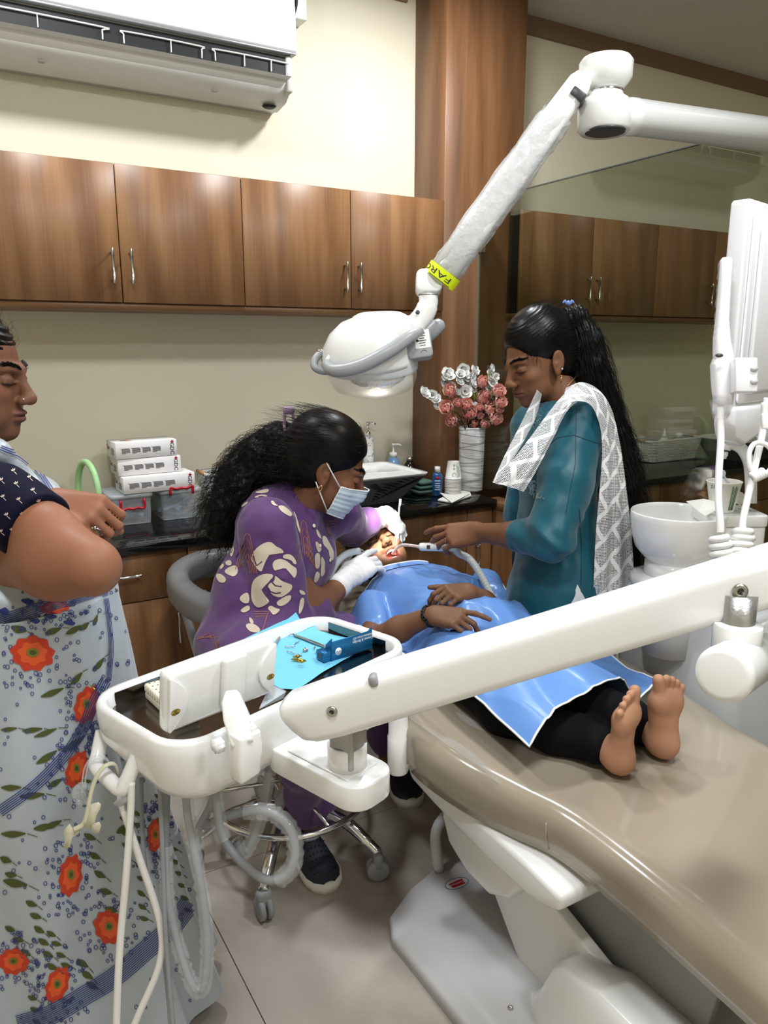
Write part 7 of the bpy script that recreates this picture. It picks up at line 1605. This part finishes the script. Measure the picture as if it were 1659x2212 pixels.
# tunic
K = Body()
def ax_(lean): return np.stack([rA, nrm(fA*math.cos(lean)-ZU*math.sin(lean)), nrm(ZU*math.cos(lean)+fA*math.sin(lean))], 1)
K.ell(chA, (.15, .115, .17), ax_(.12), .03); K.ell(at(1170, 1010, 2.32), (.11, .07, .09), ax_(.1), .05); K.ell(at(1205, 1140, 2.37), (.145, .115, .2), ax_(0), .06); K.ell(at(1200, 1290, 2.38), (.165, .135, .2), ax_(0), .07)
K.chain([(at(1200, 1300, 2.38), .14), (V(1.87, 1.98, .62), .145), (V(1.88, 1.98, .42), .155)], .05); K.plane_cut(V(1.88, 1.98, .44), -ZU)
K.rc(nkA-ZU*.03, chA, .06, .10, .04); K.rc(shL, chA, .055, .09, .03); K.rc(shR, chA, .07, .09, .03)
K.chain([(shL, .074), (shL*.5+elL*.5, .078), (elL, .066)], .009); cfA = elL*.60+wrL*.40; K.chain([(elL, .064), (cfA, .050)], .012); K.chain([(shR, .07), (shR-ZU*.30+fA*.03, .06)], .02)
K.rc(hcA+MA@(V(0, -.028, -.055)*sa_), nkA-ZU*.015+fA*.01, .050, .062, .008, 's')
v, F = K.mesh(.0048)
def kfA(p):
    o = np.zeros(len(p))
    for i, q in enumerate(p):
        n1 = mnoise.noise(Vector(q)*8); o[i] = .008*n1+.003*mnoise.noise(Vector(q)*22)
        r_ = np.linalg.norm(q-elL)
        if r_ < .17: o[i] += .007*math.sin(((q-elL)@nrm(shL-wrL))*85+5*n1)*math.exp(-(r_/.09)**2)
        if q[2] < .95: o[i] += .007*math.sin(math.atan2(q[1]-1.98, q[0]-1.86)*9+2*n1)*min(1, (.95-q[2])*2)
    return o
v = ripple(v, F, kfA); ca = Caster(v, F)
ca.put([(1247, 1262), (1262, 1290), (1275, 1320), (1240, 1330), (1225, 1330)], 2, soft=0)
ca.line([(1251, 1100), (1256, 1180), (1255, 1262)], 1.6, 3); ca.line([(1245, 880), (1243, 1000), (1222, 1110)], 1.2, 3); ca.line([(1188, 960), (1205, 945), (1240, 940), (1305, 963)], 1.2, 3)
R3 = random.Random(9)
for _ in range(170):
    u, w_ = R3.random(), R3.random(); x, y = 1140+30*u+8*w_, 1035+40*w_
    if x > 1138+.8*(y-1030): x -= 12
    ca.line([(x, y), (x+R3.uniform(-4, 4), y+R3.uniform(2, 5))], 1.3, 1)
for _ in range(90):
    w_ = R3.random(); x, y = 1150+14*R3.random()+10*(1-w_), 862+70*w_; ca.line([(x, y), (x+R3.uniform(-3, 3), y+R3.uniform(1, 4))], 1.2, 1)
m_teal = mat('teal_silk', (10, 84, 100), .42, sheen=.2, spec=.4)
meshob('tunic', v, F, [m_teal, mat('silver_thread', (150, 176, 184), .3, .6), mat('white_cotton', (226, 226, 230), .8), mat('teal_seam', (6, 56, 72), .6)], ast, extra=ca.g)
# trousers
T_ = Body()
for q in (-1, 1): T_.chain([(V(1.86, 1.98, .75)+rA*.07*q, .10), (V(1.89, 1.98, .45)+rA*.09*q, .085), (V(1.90, 1.98, .12)+rA*.09*q, .06)], .02)
v, F = T_.mesh(.008); meshob('trousers', v, F, [mat('dark_teal', (10, 36, 48), .7)], ast)
# jewellery
eL = hcA+MA@(V(-.085, -.004, -.049)*sa_); g = G(); g.tube([eL, eL-ZU*.020], .0018, 6); g.sph(eL, .003, 8); ob('earring', g, mat('gold'), ast)
g = G(); g.sph(hcA+MA@(V(-.085, -.012, -.032)*sa_), .0028, 8); ob('ear_stud', g, mat('pearl', (236, 236, 236), .2), ast)
g = G(); p0 = Th(-.0105, .100, -.010); 
gd = tipsA[1][1]; q = Th(-.0105, .094, -.008); yd = nrm(fdA); g.tube([q+(np.cross(yd, ZU)*math.cos(a)+nrm(np.cross(np.cross(yd, ZU), yd))*math.sin(a))*.0112 for a in [2*PI*k/20 for k in range(20)]], .0016, 6, closed=True); ob('ring', g, mat('gold'), ast)
g = G(); g.tube(bez([at(1222, 838, 2.31), at(1237, 822, 2.31), at(1246, 810, 2.32)], 6), .0010, 5); ob('neck_chain', g, mat('gold'), ast)
# hair: smooth cap, half-up tail, long loose length
H = Body(); H.ell(hcA+MA@(V(0, -.020, .046)*sa_), V(.081, .100, .094)*sa_, MA, .01); H.ell(hcA+MA@(V(0, -.055, -.01)*sa_), V(.072, .062, .08)*sa_, MA, .03)
H.ell(hcA+MA@(V(0, .094, -.024)*sa_), V(.085, .060, .086)*sa_, MA, .012, 's'); H.ell(hcA+MA@(V(-.088, -.002, -.024)*sa_), V(.022, .026, .042)*sa_, MA, .01, 's'); H.ell(hcA+MA@(V(-.07, .045, -.075)*sa_), V(.03, .06, .06)*sa_, MA, .01, 's')
tail = [(at(1240, 690, 2.34), .045), (at(1256, 740, 2.36), .060), (at(1272, 800, 2.37), .058), (at(1295, 870, 2.38), .056), (at(1322, 950, 2.39), .056), (at(1342, 1040, 2.39), .052), (at(1352, 1120, 2.40), .044), (at(1362, 1190, 2.40), .03), (at(1378, 1230, 2.40), .014)]
Hp = Body(); Hp.chain(tail, .02); v1, F1 = H.mesh(.004); v2, F2 = Hp.mesh(.005)
dn = nrm(tail[-1][0]-tail[2][0]); cr = np.cross(dn, FW)
v2 = ripple(v2, F2, lambda p: np.array([.004*math.sin((q@cr)*420+2*mnoise.noise(Vector(q)*12))+.003*mnoise.noise(Vector(q)*40) for q in p]))
v1 = ripple(v1, F1, lambda p: np.array([.0005*math.sin((q@(MA@V(0, .3, 1)))*700+1.5*mnoise.noise(Vector(q)*20)) for q in p]))
fro = [i for i in range(len(v1)) if ((v1[i]-hcA)@MA)[1] > .035 and ((v1[i]-hcA)@MA)[2] < .06]
meshob('hair', *joinm([(v1, F1), (v2, F2), strands(v2, normals(v2, F2), 1500, .16, dn, .0006, .25, 11, 9, .25, .3), strands(v1, normals(v1, F1), 900, .07, MA@V(0, -.9, .02), .0005, .05, 12, 8, .03), brows(hv, hF, hcA, MA, sa_), strands(v1, normals(v1, F1), 160, .03, MA@V(0, .1, -.8), .0005, .4, 13, 6, .2, idx=fro)]), [hairmat('sleek_hair', (9, 8, 9), .34)], ast)
g = G(); c = at(1228, 658, 2.28)
for s in (-1, 0, 1): g.tube(bez([c+RT*.006*s, c+UP*.012+RT*.010*s, c+UP*.004+RT*.016*s], 4), .0032, 6)
g.sph(c+UP*.004, .008, 8); ob('hair_clip', g, mat('clip_blue', (104, 132, 190), .3), ast)
# lace scarf
def lace():
    m = mat('white_lace', (238, 236, 236), .75, sheen=.2); nt = m.node_tree
    uv = nd(m, 'UVMap'); mp1 = nd(m, 'Mapping'); mp1.inputs['Scale'].default_value = (230, 230, 1); lk(m, uv.outputs[0], mp1.inputs[0])
    vo = nd(m, 'TexVoronoi', i_Scale=1., i_Randomness=.15); lk(m, mp1.outputs[0], vo.inputs['Vector'])
    hole = nd(m, 'Math', operation='GREATER_THAN'); hole.inputs[1].default_value = .40; lk(m, vo.outputs['Distance'], hole.inputs[0])
    mp2 = nd(m, 'Mapping'); mp2.inputs['Rotation'].default_value = (0, 0, .62); mp2.inputs['Scale'].default_value = (14, 14, 1); lk(m, uv.outputs[0], mp2.inputs[0])
    br = nd(m, 'TexBrick', i_Scale=1.); br.inputs['Mortar Size'].default_value = .10; br.inputs['Brick Width'].default_value = 1.6; br.inputs['Row Height'].default_value = .9; lk(m, mp2.outputs[0], br.inputs['Vector'])
    mx = nd(m, 'Math', operation='MAXIMUM'); lk(m, hole.outputs[0], mx.inputs[0]); lk(m, br.outputs['Fac'], mx.inputs[1])
    al = nd(m, 'MapRange'); al.inputs['To Min'].default_value = .08; al.inputs['To Max'].default_value = 1.; lk(m, mx.outputs[0], al.inputs['Value']); lk(m, al.outputs[0], bsdf(m).inputs['Alpha'])
    b_ = nd(m, 'Bump', i_Strength=.5, i_Distance=.002); lk(m, br.outputs['Fac'], b_.inputs['Height']); lk(m, b_.outputs[0], bsdf(m).inputs['Normal']); return m
def sheet(Lp, Rp, nu, nv, bulge, fold, seed, nf):
    Lc, Rc = bez([at(*p) for p in Lp], 10), bez([at(*p) for p in Rp], 10); vs, uv = [], []; lacc = 0.
    def smp(C, f): x = f*(len(C)-1); i = min(int(x), len(C)-2); return C[i]+(C[i+1]-C[i])*(x-i)
    prev = None
    for j in range(nv+1):
        f = j/nv; a, b = smp(Lc, f), smp(Rc, f); mid = (a+b)/2
        if prev is not None: lacc += np.linalg.norm(mid-prev)
        prev = mid; w_ = np.linalg.norm(b-a)
        for i in range(nu+1):
            u = i/nu; p = a+(b-a)*u; p = p-FW*(bulge*math.sin(PI*u)+fold*math.sin(nf*2*PI*u+seed+1.5*f)*(.4+.6*f)+.4*fold*mnoise.noise(Vector((u*6, f*7, seed)))); vs.append(p); uv.append((u*max(w_, .08), lacc))
    return vs, uv, [[j*(nu+1)+i, j*(nu+1)+i+1, (j+1)*(nu+1)+i+1, (j+1)*(nu+1)+i] for j in range(nv) for i in range(nu)]
g = G(); UVs = []
for (L_c, R_c, nu, nv, bu, fo, sd_, nf) in (
    ([(1236, 832, 2.24), (1196, 876, 2.17), (1152, 935, 2.14), (1108, 992, 2.13), (1063, 1042, 2.13)], [(1272, 858, 2.15), (1230, 882, 2.12), (1194, 950, 2.09), (1162, 1012, 2.09), (1132, 1062, 2.10)], 30, 60, .016, .007, 1., 2.5),
    ([(1160, 842, 2.26), (1130, 905, 2.23), (1092, 980, 2.20), (1064, 1042, 2.14)], [(1170, 852, 2.30), (1158, 900, 2.26), (1136, 945, 2.22), (1108, 992, 2.18), (1068, 1044, 2.14)], 12, 40, .006, .003, 2., 1.),
    ([(1206, 893, 2.115), (1236, 868, 2.12), (1272, 872, 2.13), (1292, 905, 2.14), (1302, 965, 2.16), (1296, 1060, 2.18), (1288, 1160, 2.2), (1284, 1260, 2.22), (1278, 1340, 2.23)], [(1222, 838, 2.26), (1256, 826, 2.25), (1292, 842, 2.26), (1320, 885, 2.27), (1338, 960, 2.28), (1352, 1060, 2.29), (1362, 1150, 2.3), (1367, 1240, 2.31), (1366, 1340, 2.31)], 30, 90, .012, .010, 3., 2.6)):
    vs, uv, fs = sheet(L_c, R_c, nu, nv, bu, fo, sd_, nf); g.add(vs, fs, 0); UVs += uv
dp = ob('lace_scarf', g, lace(), ast, recalc=False, uv=np.array(UVs))
g = G()
for k in range(26):
    x = 1302+1.3*k; p = at(x, 1340, 2.26); g.tube([p, at(x+R3.uniform(-2, 2), 1380, 2.26), at(x+R3.uniform(-4, 4), 1425+R3.uniform(0, 18), 2.26)], .0009, 4)
ob('fringe', g, mat('fringe_white', (226, 224, 222), .8), dp, kind='stuff')
# suction handpiece and hose
sc2 = thing('suction_handpiece', tuple(at(935, 1182, 2.5)), 'white suction handpiece with ribbed hose held by the assistant', 'handpiece')
hA, hB = at(906, 1181, 2.47), at(968, 1182, 2.42)
g = G(); L4 = float(np.linalg.norm(hB-hA)); g.lathe([(.006, 0), (.0125, .004), (.0135, .012), (.0135, L4), (.012, L4+.03)], 20, hA, hB-hA); ob('handle', g, m_dw, sc2)
g = G(); g.box((0, 0, 0), (.012, .012, .006), .001, M=frame(hA+(hB-hA)*.32-FW*.013, hB-hA, UP)); ob('slider', g, m_dkgrey, sc2)
g = G(); g.tube(bez([hA, at(885, 1178, 2.57), at(868, 1178, 2.61), at(855, 1186, 2.65), at(848, 1196, 2.68)], 6), .0055, 10); ob('suction_tip', g, mat('tip_clear', (240, 226, 220), .1, alpha=.8, coat=1.), sc2)
P_ = bez([hB+(hB-hA)*.2, at(992, 1196, 2.44), at(1015, 1208, 2.42), at(1040, 1245, 2.40), at(1062, 1290, 2.38), at(1075, 1335, 2.36), at(1085, 1400, 2.34)], 22); g = G(); g.tube(P_, [.0112+.0010*(i % 3 == 0) for i in range(len(P_))], 12); ob('ribbed_hose', g, mat('hose_rib', (206, 210, 210), .4), sc2)
# ================================================================== WOMAN IN THE SAREE
SK_M = (118, 80, 60); SK_MA = (146, 98, 74)
mot = thing('person', (.06, 1.56, 0), 'woman in a pale grey floral saree standing with folded arms at the left edge', 'person')
f_ = nrm(RT*.985+FWH*.06-ZU*.10); MM = hframe(f_, ZU); sm_ = 1.04
hcM = at(-62, 806, 1.44); B = Body(); head(B, hcM, MM, sm_, 'closed', 'closed', nose=1.0, jaw=1.05)
nkM = at(-78, 985, 1.44); B.rc(hcM+MM@(V(0, -.028, -.055)*sm_), nkM, .054, .062, .025)
hv, hF = B.mesh(.0022, hcM-.19, hcM+.17, 1); hcol = head_paint(hv, hcM, MM, sm_, SK_M, (104, 64, 58), (16, 13, 13), lash=True)
shR, elR = at(-4, 1078, 1.33), at(198, 1226, 1.23); wrR = at(20, 1226, 1.33); shL = at(-20, 1050, 1.58); elL = at(90, 1190, 1.66); wrL = at(112, 1092, 1.36)
A = Body(); A.chain([(shR, .052), (shR*.45+elR*.55, .049), (elR, .034)], .02); A.chain([(elR, .036), (elR*.6+wrR*.4, .044), (wrR, .034)], .05)
A.chain([(shL, .055), (elL, .045), (wrL, .029)], .02)
Th, tipsM = hand(A, wrL, nrm(RT*.86-UP*.10-FWH*.22), nrm(UP*.60+RT*.25-FWH*.72), -1, [(58, 66, 34), (62, 68, 34), (62, 66, 34), (60, 62, 30)], [(.1, .75, -.7), (-.1, .8, -.7), (-.3, .8, -.6)], 1.06)
A.rc(nkM, at(-60, 1150, 1.46), .06, .11, .04); A.rc(at(-60, 1150, 1.46), at(-10, 1330, 1.47), .12, .13, .05)
A.rc(V(.0, 1.54, .9), V(.08, 1.58, .1), .09, .05, .03); A.rc(V(.02, 1.50, .9), V(.12, 1.56, .1), .09, .045, .03)
av, aF = A.mesh(.0045, (-.45, .95, .0), (.5, 1.9, 1.55), 1); hd_ = A.mesh(.0024, wrL-.08, wrL+.13, 1)
# bare foot under the hem
Fb = Body(); tz_ = [onz(262, 2138, .02), onz(278, 2156, .015), onz(268, 2178, .015), onz(246, 2186, .014), onz(226, 2198, .014)]
hl = V(.06, 1.62, .045); rts = [onz(232, 2150, .035), onz(236, 2166, .03), onz(226, 2182, .03), onz(206, 2192, .028), onz(188, 2204, .026)]
for t_, r_, rr in zip(tz_, rts, (.011, .0125, .0115, .011, .0105)): Fb.rc(r_, t_, rr*1.25, rr, .006); Fb.rc(hl, r_, .04, .022, .02)
fv, fF = Fb.mesh(.003)
v, F = joinm([(hv, hF), (av, aF), hd_, (fv, fF)]); cols = np.concatenate([hcol, np.tile(np.array(lin(SK_MA)), (len(av)+len(hd_[0]), 1)), np.tile(np.array(lin((92, 66, 52))), (len(fv), 1))])
ng = G(); nails(ng, [(t_, nrm(t_-r_)) for t_, r_ in zip(tz_, rts)], ZU, .010, .9)
rgh = Caster(v, F).hit(208, 1140); rgp = np.array(rgh[0]) if rgh[0] is not None else at(208, 1140, 1.3)
meshob('body', v, F, [skinmat('skin'), mat('nail_dark', (70, 46, 40), .3)], mot, cols, extra=ng)
g = G(); g.sph(hcM+MM@(V(.0185, .099, -.036)*sm_), .0016, 8); ob('nose_stud', g, mat('diamond', (245, 245, 245), .05, .3), mot)
# hair tied back
H = Body(); H.ell(hcM+MM@(V(0, -.024, .042)*sm_), V(.081, .098, .084)*sm_, MM, .01); H.ell(hcM+MM@(V(0, .095, -.024)*sm_), V(.085, .056, .080)*sm_, MM, .012, 's'); H.ell(hcM+MM@(V(.088, -.002, -.024)*sm_), V(.022, .026, .042)*sm_, MM, .01, 's'); H.ell(hcM+MM@V(0, -.12, .0), (.05, .045, .05), MM, .02)
v, F = H.mesh(.004); v = ripple(v, F, lambda p: np.array([.0016*math.sin((q@(MM@V(0, .3, 1)))*500+2*mnoise.noise(Vector(q)*20)) for q in p]))
fro = [i for i in range(len(v)) if ((v[i]-hcM)@MM)[1] > .03]
meshob('hair', *joinm([(v, F), strands(v, normals(v, F), 700, .06, MM@V(0, -.9, .1), .0006, .25, 21, 8, .15), brows(hv, hF, hcM, MM, sm_), strands(v, normals(v, F), 70, .035, MM@V(0, -.3, .2), .00025, .9, 22, 8, .5, idx=fro)]), [m_hair], mot)
g = G(); y_ = nrm(RT*.80-UP*.28-FWH*.30); rc_ = tipsM[1][0]
hh_ = Caster(v, F).hit(206, 1138) if False else None; rp = rgp-nrm(rgp-CAM)*.001; ux = nrm(np.cross(y_, UP)); g.tube([rp+(RT*math.cos(a)*.8+FW*math.sin(a)*.6-UP*.35*math.cos(a))*.010 for a in [2*PI*k/20 for k in range(20)]], .0012, 6, closed=True); g.sph(rp-FW*.007, .0036, 8); ob('ring', g, mat('silver_ring', (220, 220, 224), .15, 1.), mot)
g = G(); tp = tz_[1]*.35+rts[1]*.65; td = nrm(tz_[1]-rts[1]); tu_ = nrm(np.cross(td, ZU)); g.tube([tp+(tu_*math.cos(a)+ZU*math.sin(a))*.0150 for a in [2*PI*k/20 for k in range(20)]], .003, 6, closed=True); ob('toe_ring', g, mat('silver_ring'), mot)
# blouse
K = Body(); K.chain([(shR, .066), (shR*.45+elR*.55, .064)], .02); K.plane_cut(shR*.55+elR*.45, nrm(elR-shR)); Bl = K
K2 = Body(); K2.rc(nkM-ZU*.06, at(-55, 1150, 1.46), .09, .135, .04); K2.rc(shL, at(-60, 1120, 1.47), .07, .12, .04); K2.rc(shR, at(-60, 1110, 1.45), .066, .12, .03)
v1, F1 = K.mesh(.0045); v2, F2 = K2.mesh(.005); v, F = joinm([(v1, F1), (v2, F2)]); v = ripple(v, F, lambda p: np.array([.003*mnoise.noise(Vector(q)*14) for q in p]))
ca = Caster(v, F)
for (x, y) in ((22, 995), (30, 1020), (36, 1048), (64, 1034), (72, 1062), (54, 1012), (8, 1076), (42, 1082), (16, 1115), (48, 1112), (4, 1150), (26, 1146), (4, 1040), (84, 1085)):
    for a in (-2.6, -2.0, -1.35):
        ca.put([(x+r_*math.cos(a+o), y+r_*math.sin(a+o)) for r_, o in ((1, 0), (5, -.28), (8.5, 0), (5, .28))], 1, soft=1)
    ca.line([(x, y), (x+6, y+6)], 1.1, 1)
meshob('blouse', v, F, [mat('navy_cotton', (13, 14, 36), .85, spec=.2), mat('cream_motif', (216, 196, 184), .8)], mot, extra=ca.g)
# saree: pleated skirt, waist wrap and shoulder drape
def ring_s(z):
    f = max(0, min(1, (1.06-z)/1.04)); cx_ = .07+.02*f+.03*f**2; cy_ = 1.52+.03*f+.05*f**2; rx = .202+.07*f+.05*f**2; ry = .155+.07*f+.08*f**2; return cx_, cy_, rx, ry
NS, NR = 200, 90; vs = []
for j in range(NR+1):
    z = 1.06-1.035*j/NR; cx_, cy_, rx, ry = ring_s(z); f = j/NR
    for i in range(NS):
        a = 2*PI*i/NS; pl = (.006+.018*f)*math.sin(11*a+1.2*math.sin(2*a)+.6*f)+(.010*f)*math.sin(5*a+1)+.016*mnoise.noise(Vector((math.cos(a)*2.6+z*1.5, math.sin(a)*2.6, z*2.2)))
        diag = .008*math.sin(9*(z+.35*math.cos(a))+2)*(1-f)
        zz_ = z+(.05*math.cos(a-.5)*f*f if j > NR*.6 else 0)+(.0 if f < .97 else 0)
        vs.append((cx_+(rx+pl+diag)*math.cos(a), cy_+(ry+pl+diag)*math.sin(a), max(.02, zz_)))
F = np.array([[j*NS+i, j*NS+(i+1) % NS, (j+1)*NS+(i+1) % NS, (j+1)*NS+i] for j in range(NR) for i in range(NS)]); v = np.array(vs, float)
# waist wrap and shoulder drape as SDF folds
W = Body()
W.chain([(at(-70, 960, 1.40), .03), (at(-15, 985, 1.36), .024), (at(40, 1018, 1.40), .022), (at(85, 1062, 1.42), .022), (at(120, 1105, 1.42), .025), (at(130, 1150, 1.42), .03)], .015)
W.chain([(at(-70, 985, 1.42), .03), (at(10, 1010, 1.42), .03), (at(70, 1075, 1.44), .04), (at(90, 1160, 1.46), .06), (at(80, 1250, 1.46), .10)], .02)
W.ell(at(55, 1295, 1.46), (.166, .155, .09), np.stack([RT, FWH, ZU], 1), .03); W.ell(at(45, 1240, 1.45), (.155, .145, .09), np.stack([RT, FWH, ZU], 1), .03)
wv, wF = W.mesh(.0045); wv = ripple(wv, wF, lambda p: np.array([.006*math.sin((q[2]*1.0+.35*(q@RT))*75+2*mnoise.noise(Vector(q)*6))+.003*mnoise.noise(Vector(q)*20) for q in p]))
v, F = joinm([(v, F), (wv, wF)]); ca = Caster(v, F); OR, OL, BL_, GC, DK = 1, 2, 3, 4, 5; R4 = random.Random(12)
FLW = [(70, 1411, 46, 37, -.2), (187, 1522, 27, 40, .5), (165, 1661, 25, 38, .6), (335, 1804, 17, 36, .2), (152, 1891, 25, 44, .3), (235, 2002, 32, 36, -.2), (30, 2076, 33, 28, 0), (124, 2126, 26, 38, .6), (118, 1312, 34, 14, -.3), (212, 1600, 10, 26, .2)]
def inF(x, y, m=1.): return any(((x-a)/b)**2+((y-c_)/d)**2 < m for (a, c_, b, d, r) in FLW)
for (x, y, rx, ry, rot) in FLW:
    def E_(r, a): ca_, sa_2 = math.cos(rot), math.sin(rot); u, w_ = rx*r*math.cos(a), ry*r*math.sin(a); return (x+u*ca_-w_*sa_2*rx/max(rx, ry), y+u*sa_2*.5+w_)
    ca.put([E_(1.0+.09*math.cos(9*a)+.03*math.sin(4*a), a) for a in [2*PI*k/36 for k in range(36)]], OR, soft=0)
    ca.put([E_(.66+.08*math.cos(7*a+1), a) for a in [2*PI*k/28 for k in range(28)]], 6, off=.0016, soft=0)
    ca.put([(x+.0+rx*.30*math.cos(a), y-ry*.06+ry*.27*math.sin(a)) for a in [2*PI*k/16 for k in range(16)]], GC, off=.0022, soft=0)
    ca.put([(x+rx*.16*math.cos(a), y-ry*.06+ry*.14*math.sin(a)) for a in [2*PI*k/12 for k in range(12)]], OL, off=.0026, soft=0)
def leaf(x, y, L, w, a):
    d, n_ = (math.cos(a), math.sin(a)), (-math.sin(a), math.cos(a)); P_ = [(x+d[0]*L*t+n_[0]*w*s*math.sin(PI*t)**.8, y+d[1]*L*t+n_[1]*w*s*math.sin(PI*t)**.8) for t, s in ((0, 0), (.2, 1), (.45, 1.1), (.7, .8), (1, 0), (.7, -.55), (.45, -.7), (.2, -.6))]
    ca.put(P_, OL, soft=1); ca.line([(x+d[0]*L*.98, y+d[1]*L*.98), (x+d[0]*L*1.35, y+d[1]*L*1.35+L*.12)], 1.6, OL)
for (x, y, L, w, a) in ([(118, 1300+q*0, 34, 8, -.35) for q in range(1)]+[(95, 1368, 42, 8, -.3), (140, 1370, 44, 8, -.5), (170, 1362, 30, 7, -.7), (200, 1352, 28, 5, -1.2), (60, 1270, 34, 10, .5), (22, 1352, 40, 10, .3), (85, 1505, 60, 8, -.35), (150, 1480, 42, 8, -.8), (200, 1450, 40, 7, -.9), (0, 1576, 40, 6, -.1), (45, 1578, 50, 7, -.1), (70, 1592, 60, 7, -.35), (130, 1625, 70, 9, -.6), (75, 1650, 60, 9, -.55), (160, 1690, 40, 9, -.1), (0, 1700, 50, 8, .0), (40, 1720, 60, 9, -.1), (100, 1700, 40, 8, -.5), (0, 1800, 60, 9, 0), (70, 1790, 50, 9, -.2), (90, 1790, 50, 8, -.4), (0, 1850, 30, 9, .4), (5, 1900, 60, 11, .2), (10, 1885, 30, 8, .2), (250, 1800, 36, 9, -.6)]): leaf(x, y, L, w, a)
for (x0, y0, x1, y1, n_, L) in ((180, 1800, 225, 1960, 5, 32), (55, 1945, 100, 2080, 6, 30), (100, 2010, 130, 2080, 4, 26), (250, 1680, 265, 1850, 7, 24), (285, 1750, 300, 1980, 9, 24), (330, 1690, 345, 1900, 9, 22), (365, 1830, 395, 1960, 6, 22), (10, 2000, 45, 2050, 3, 28), (165, 2070, 185, 2120, 3, 34), (60, 2150, 70, 2200, 3, 24)):
    for k in range(n_):
        t = k/max(1, n_-1); x, y = x0+(x1-x0)*t, y0+(y1-y0)*t
        if not inF(x, y, .9): leaf(x, y, L, L*.26, .45+R4.uniform(-.2, .2))
for (x, y) in ((75, 1340), (45, 1358), (150, 1345), (60, 1300), (110, 1330), (10, 1320), (70, 1262)): ca.put([(x+R4.uniform(8, 14)*math.cos(a)*(1+.3*math.sin(2*a)), y+R4.uniform(5, 9)*math.sin(a)) for a in [2*PI*k/9 for k in range(9)]], BL_, soft=1)
def ringp(x, y, r):
    o = [(x+r*math.cos(2*PI*k/9), y+r*1.15*math.sin(2*PI*k/9)) for k in range(9)]; ca.line(o, 1.5, BL_, True)
n_r = 0
for _ in range(4200):
    if n_r > 760: break
    if R4.random() < .75:
        fx = R4.choice(FLW); a = R4.uniform(0, 6.28); q = R4.uniform(1.05, 2.3); x, y = fx[0]+fx[2]*q*math.cos(a), fx[1]+fx[3]*q*math.sin(a)
    else: x, y = R4.uniform(0, 410), R4.uniform(1270, 2190)
    if x < 0 or x > 415 or inF(x, y, 1.15): continue
    if 0 < x < 420: ringp(x, y, R4.uniform(2.0, 4.2)); n_r += 1
# striped borders
def stripes(path, wd, n_):
    P_ = bez([(p[0], p[1], 0) for p in path], 8); P_ = [(p[0], p[1]) for p in P_]
    for k in range(n_):
        o = wd*((k+.5)/n_-.5); Q = []
        for i, p in enumerate(P_):
            a, b = P_[max(i-1, 0)], P_[min(i+1, len(P_)-1)]; t = nrm((b[0]-a[0], b[1]-a[1])); Q.append((p[0]-t[1]*o, p[1]+t[0]*o))
        ca.line(Q, wd/n_*.52, DK, off=.0030)
stripes([(0, 1340), (60, 1322), (130, 1302), (200, 1280), (230, 1268)], 26, 7); stripes([(222, 1262), (232, 1330), (238, 1400), (232, 1470)], 12, 4); stripes([(0, 1752), (70, 1700), (130, 1640), (175, 1580), (200, 1520), (225, 1470)], 26, 6)
stripes([(40, 2212), (110, 2190), (180, 2150), (245, 2110), (310, 2055), (370, 2000), (408, 1950)], 44, 11); stripes([(0, 968), (40, 985), (80, 1020), (110, 1060)], 12, 3)
m_sar = mat('saree_silver', (172, 180, 187), .42, .12, sheen=.4, bump=(120, .25, .001))
meshob('saree', v, F, [m_sar, mat('poppy_red', (196, 58, 28), .6), mat('leaf_olive', (74, 80, 34), .6), mat('print_blue', (40, 52, 120), .6), mat('flower_heart', (122, 118, 44), .6), mat('border_blue', (50, 62, 120), .6), mat('poppy_orange', (222, 88, 38), .6)], mot, extra=ca.g)
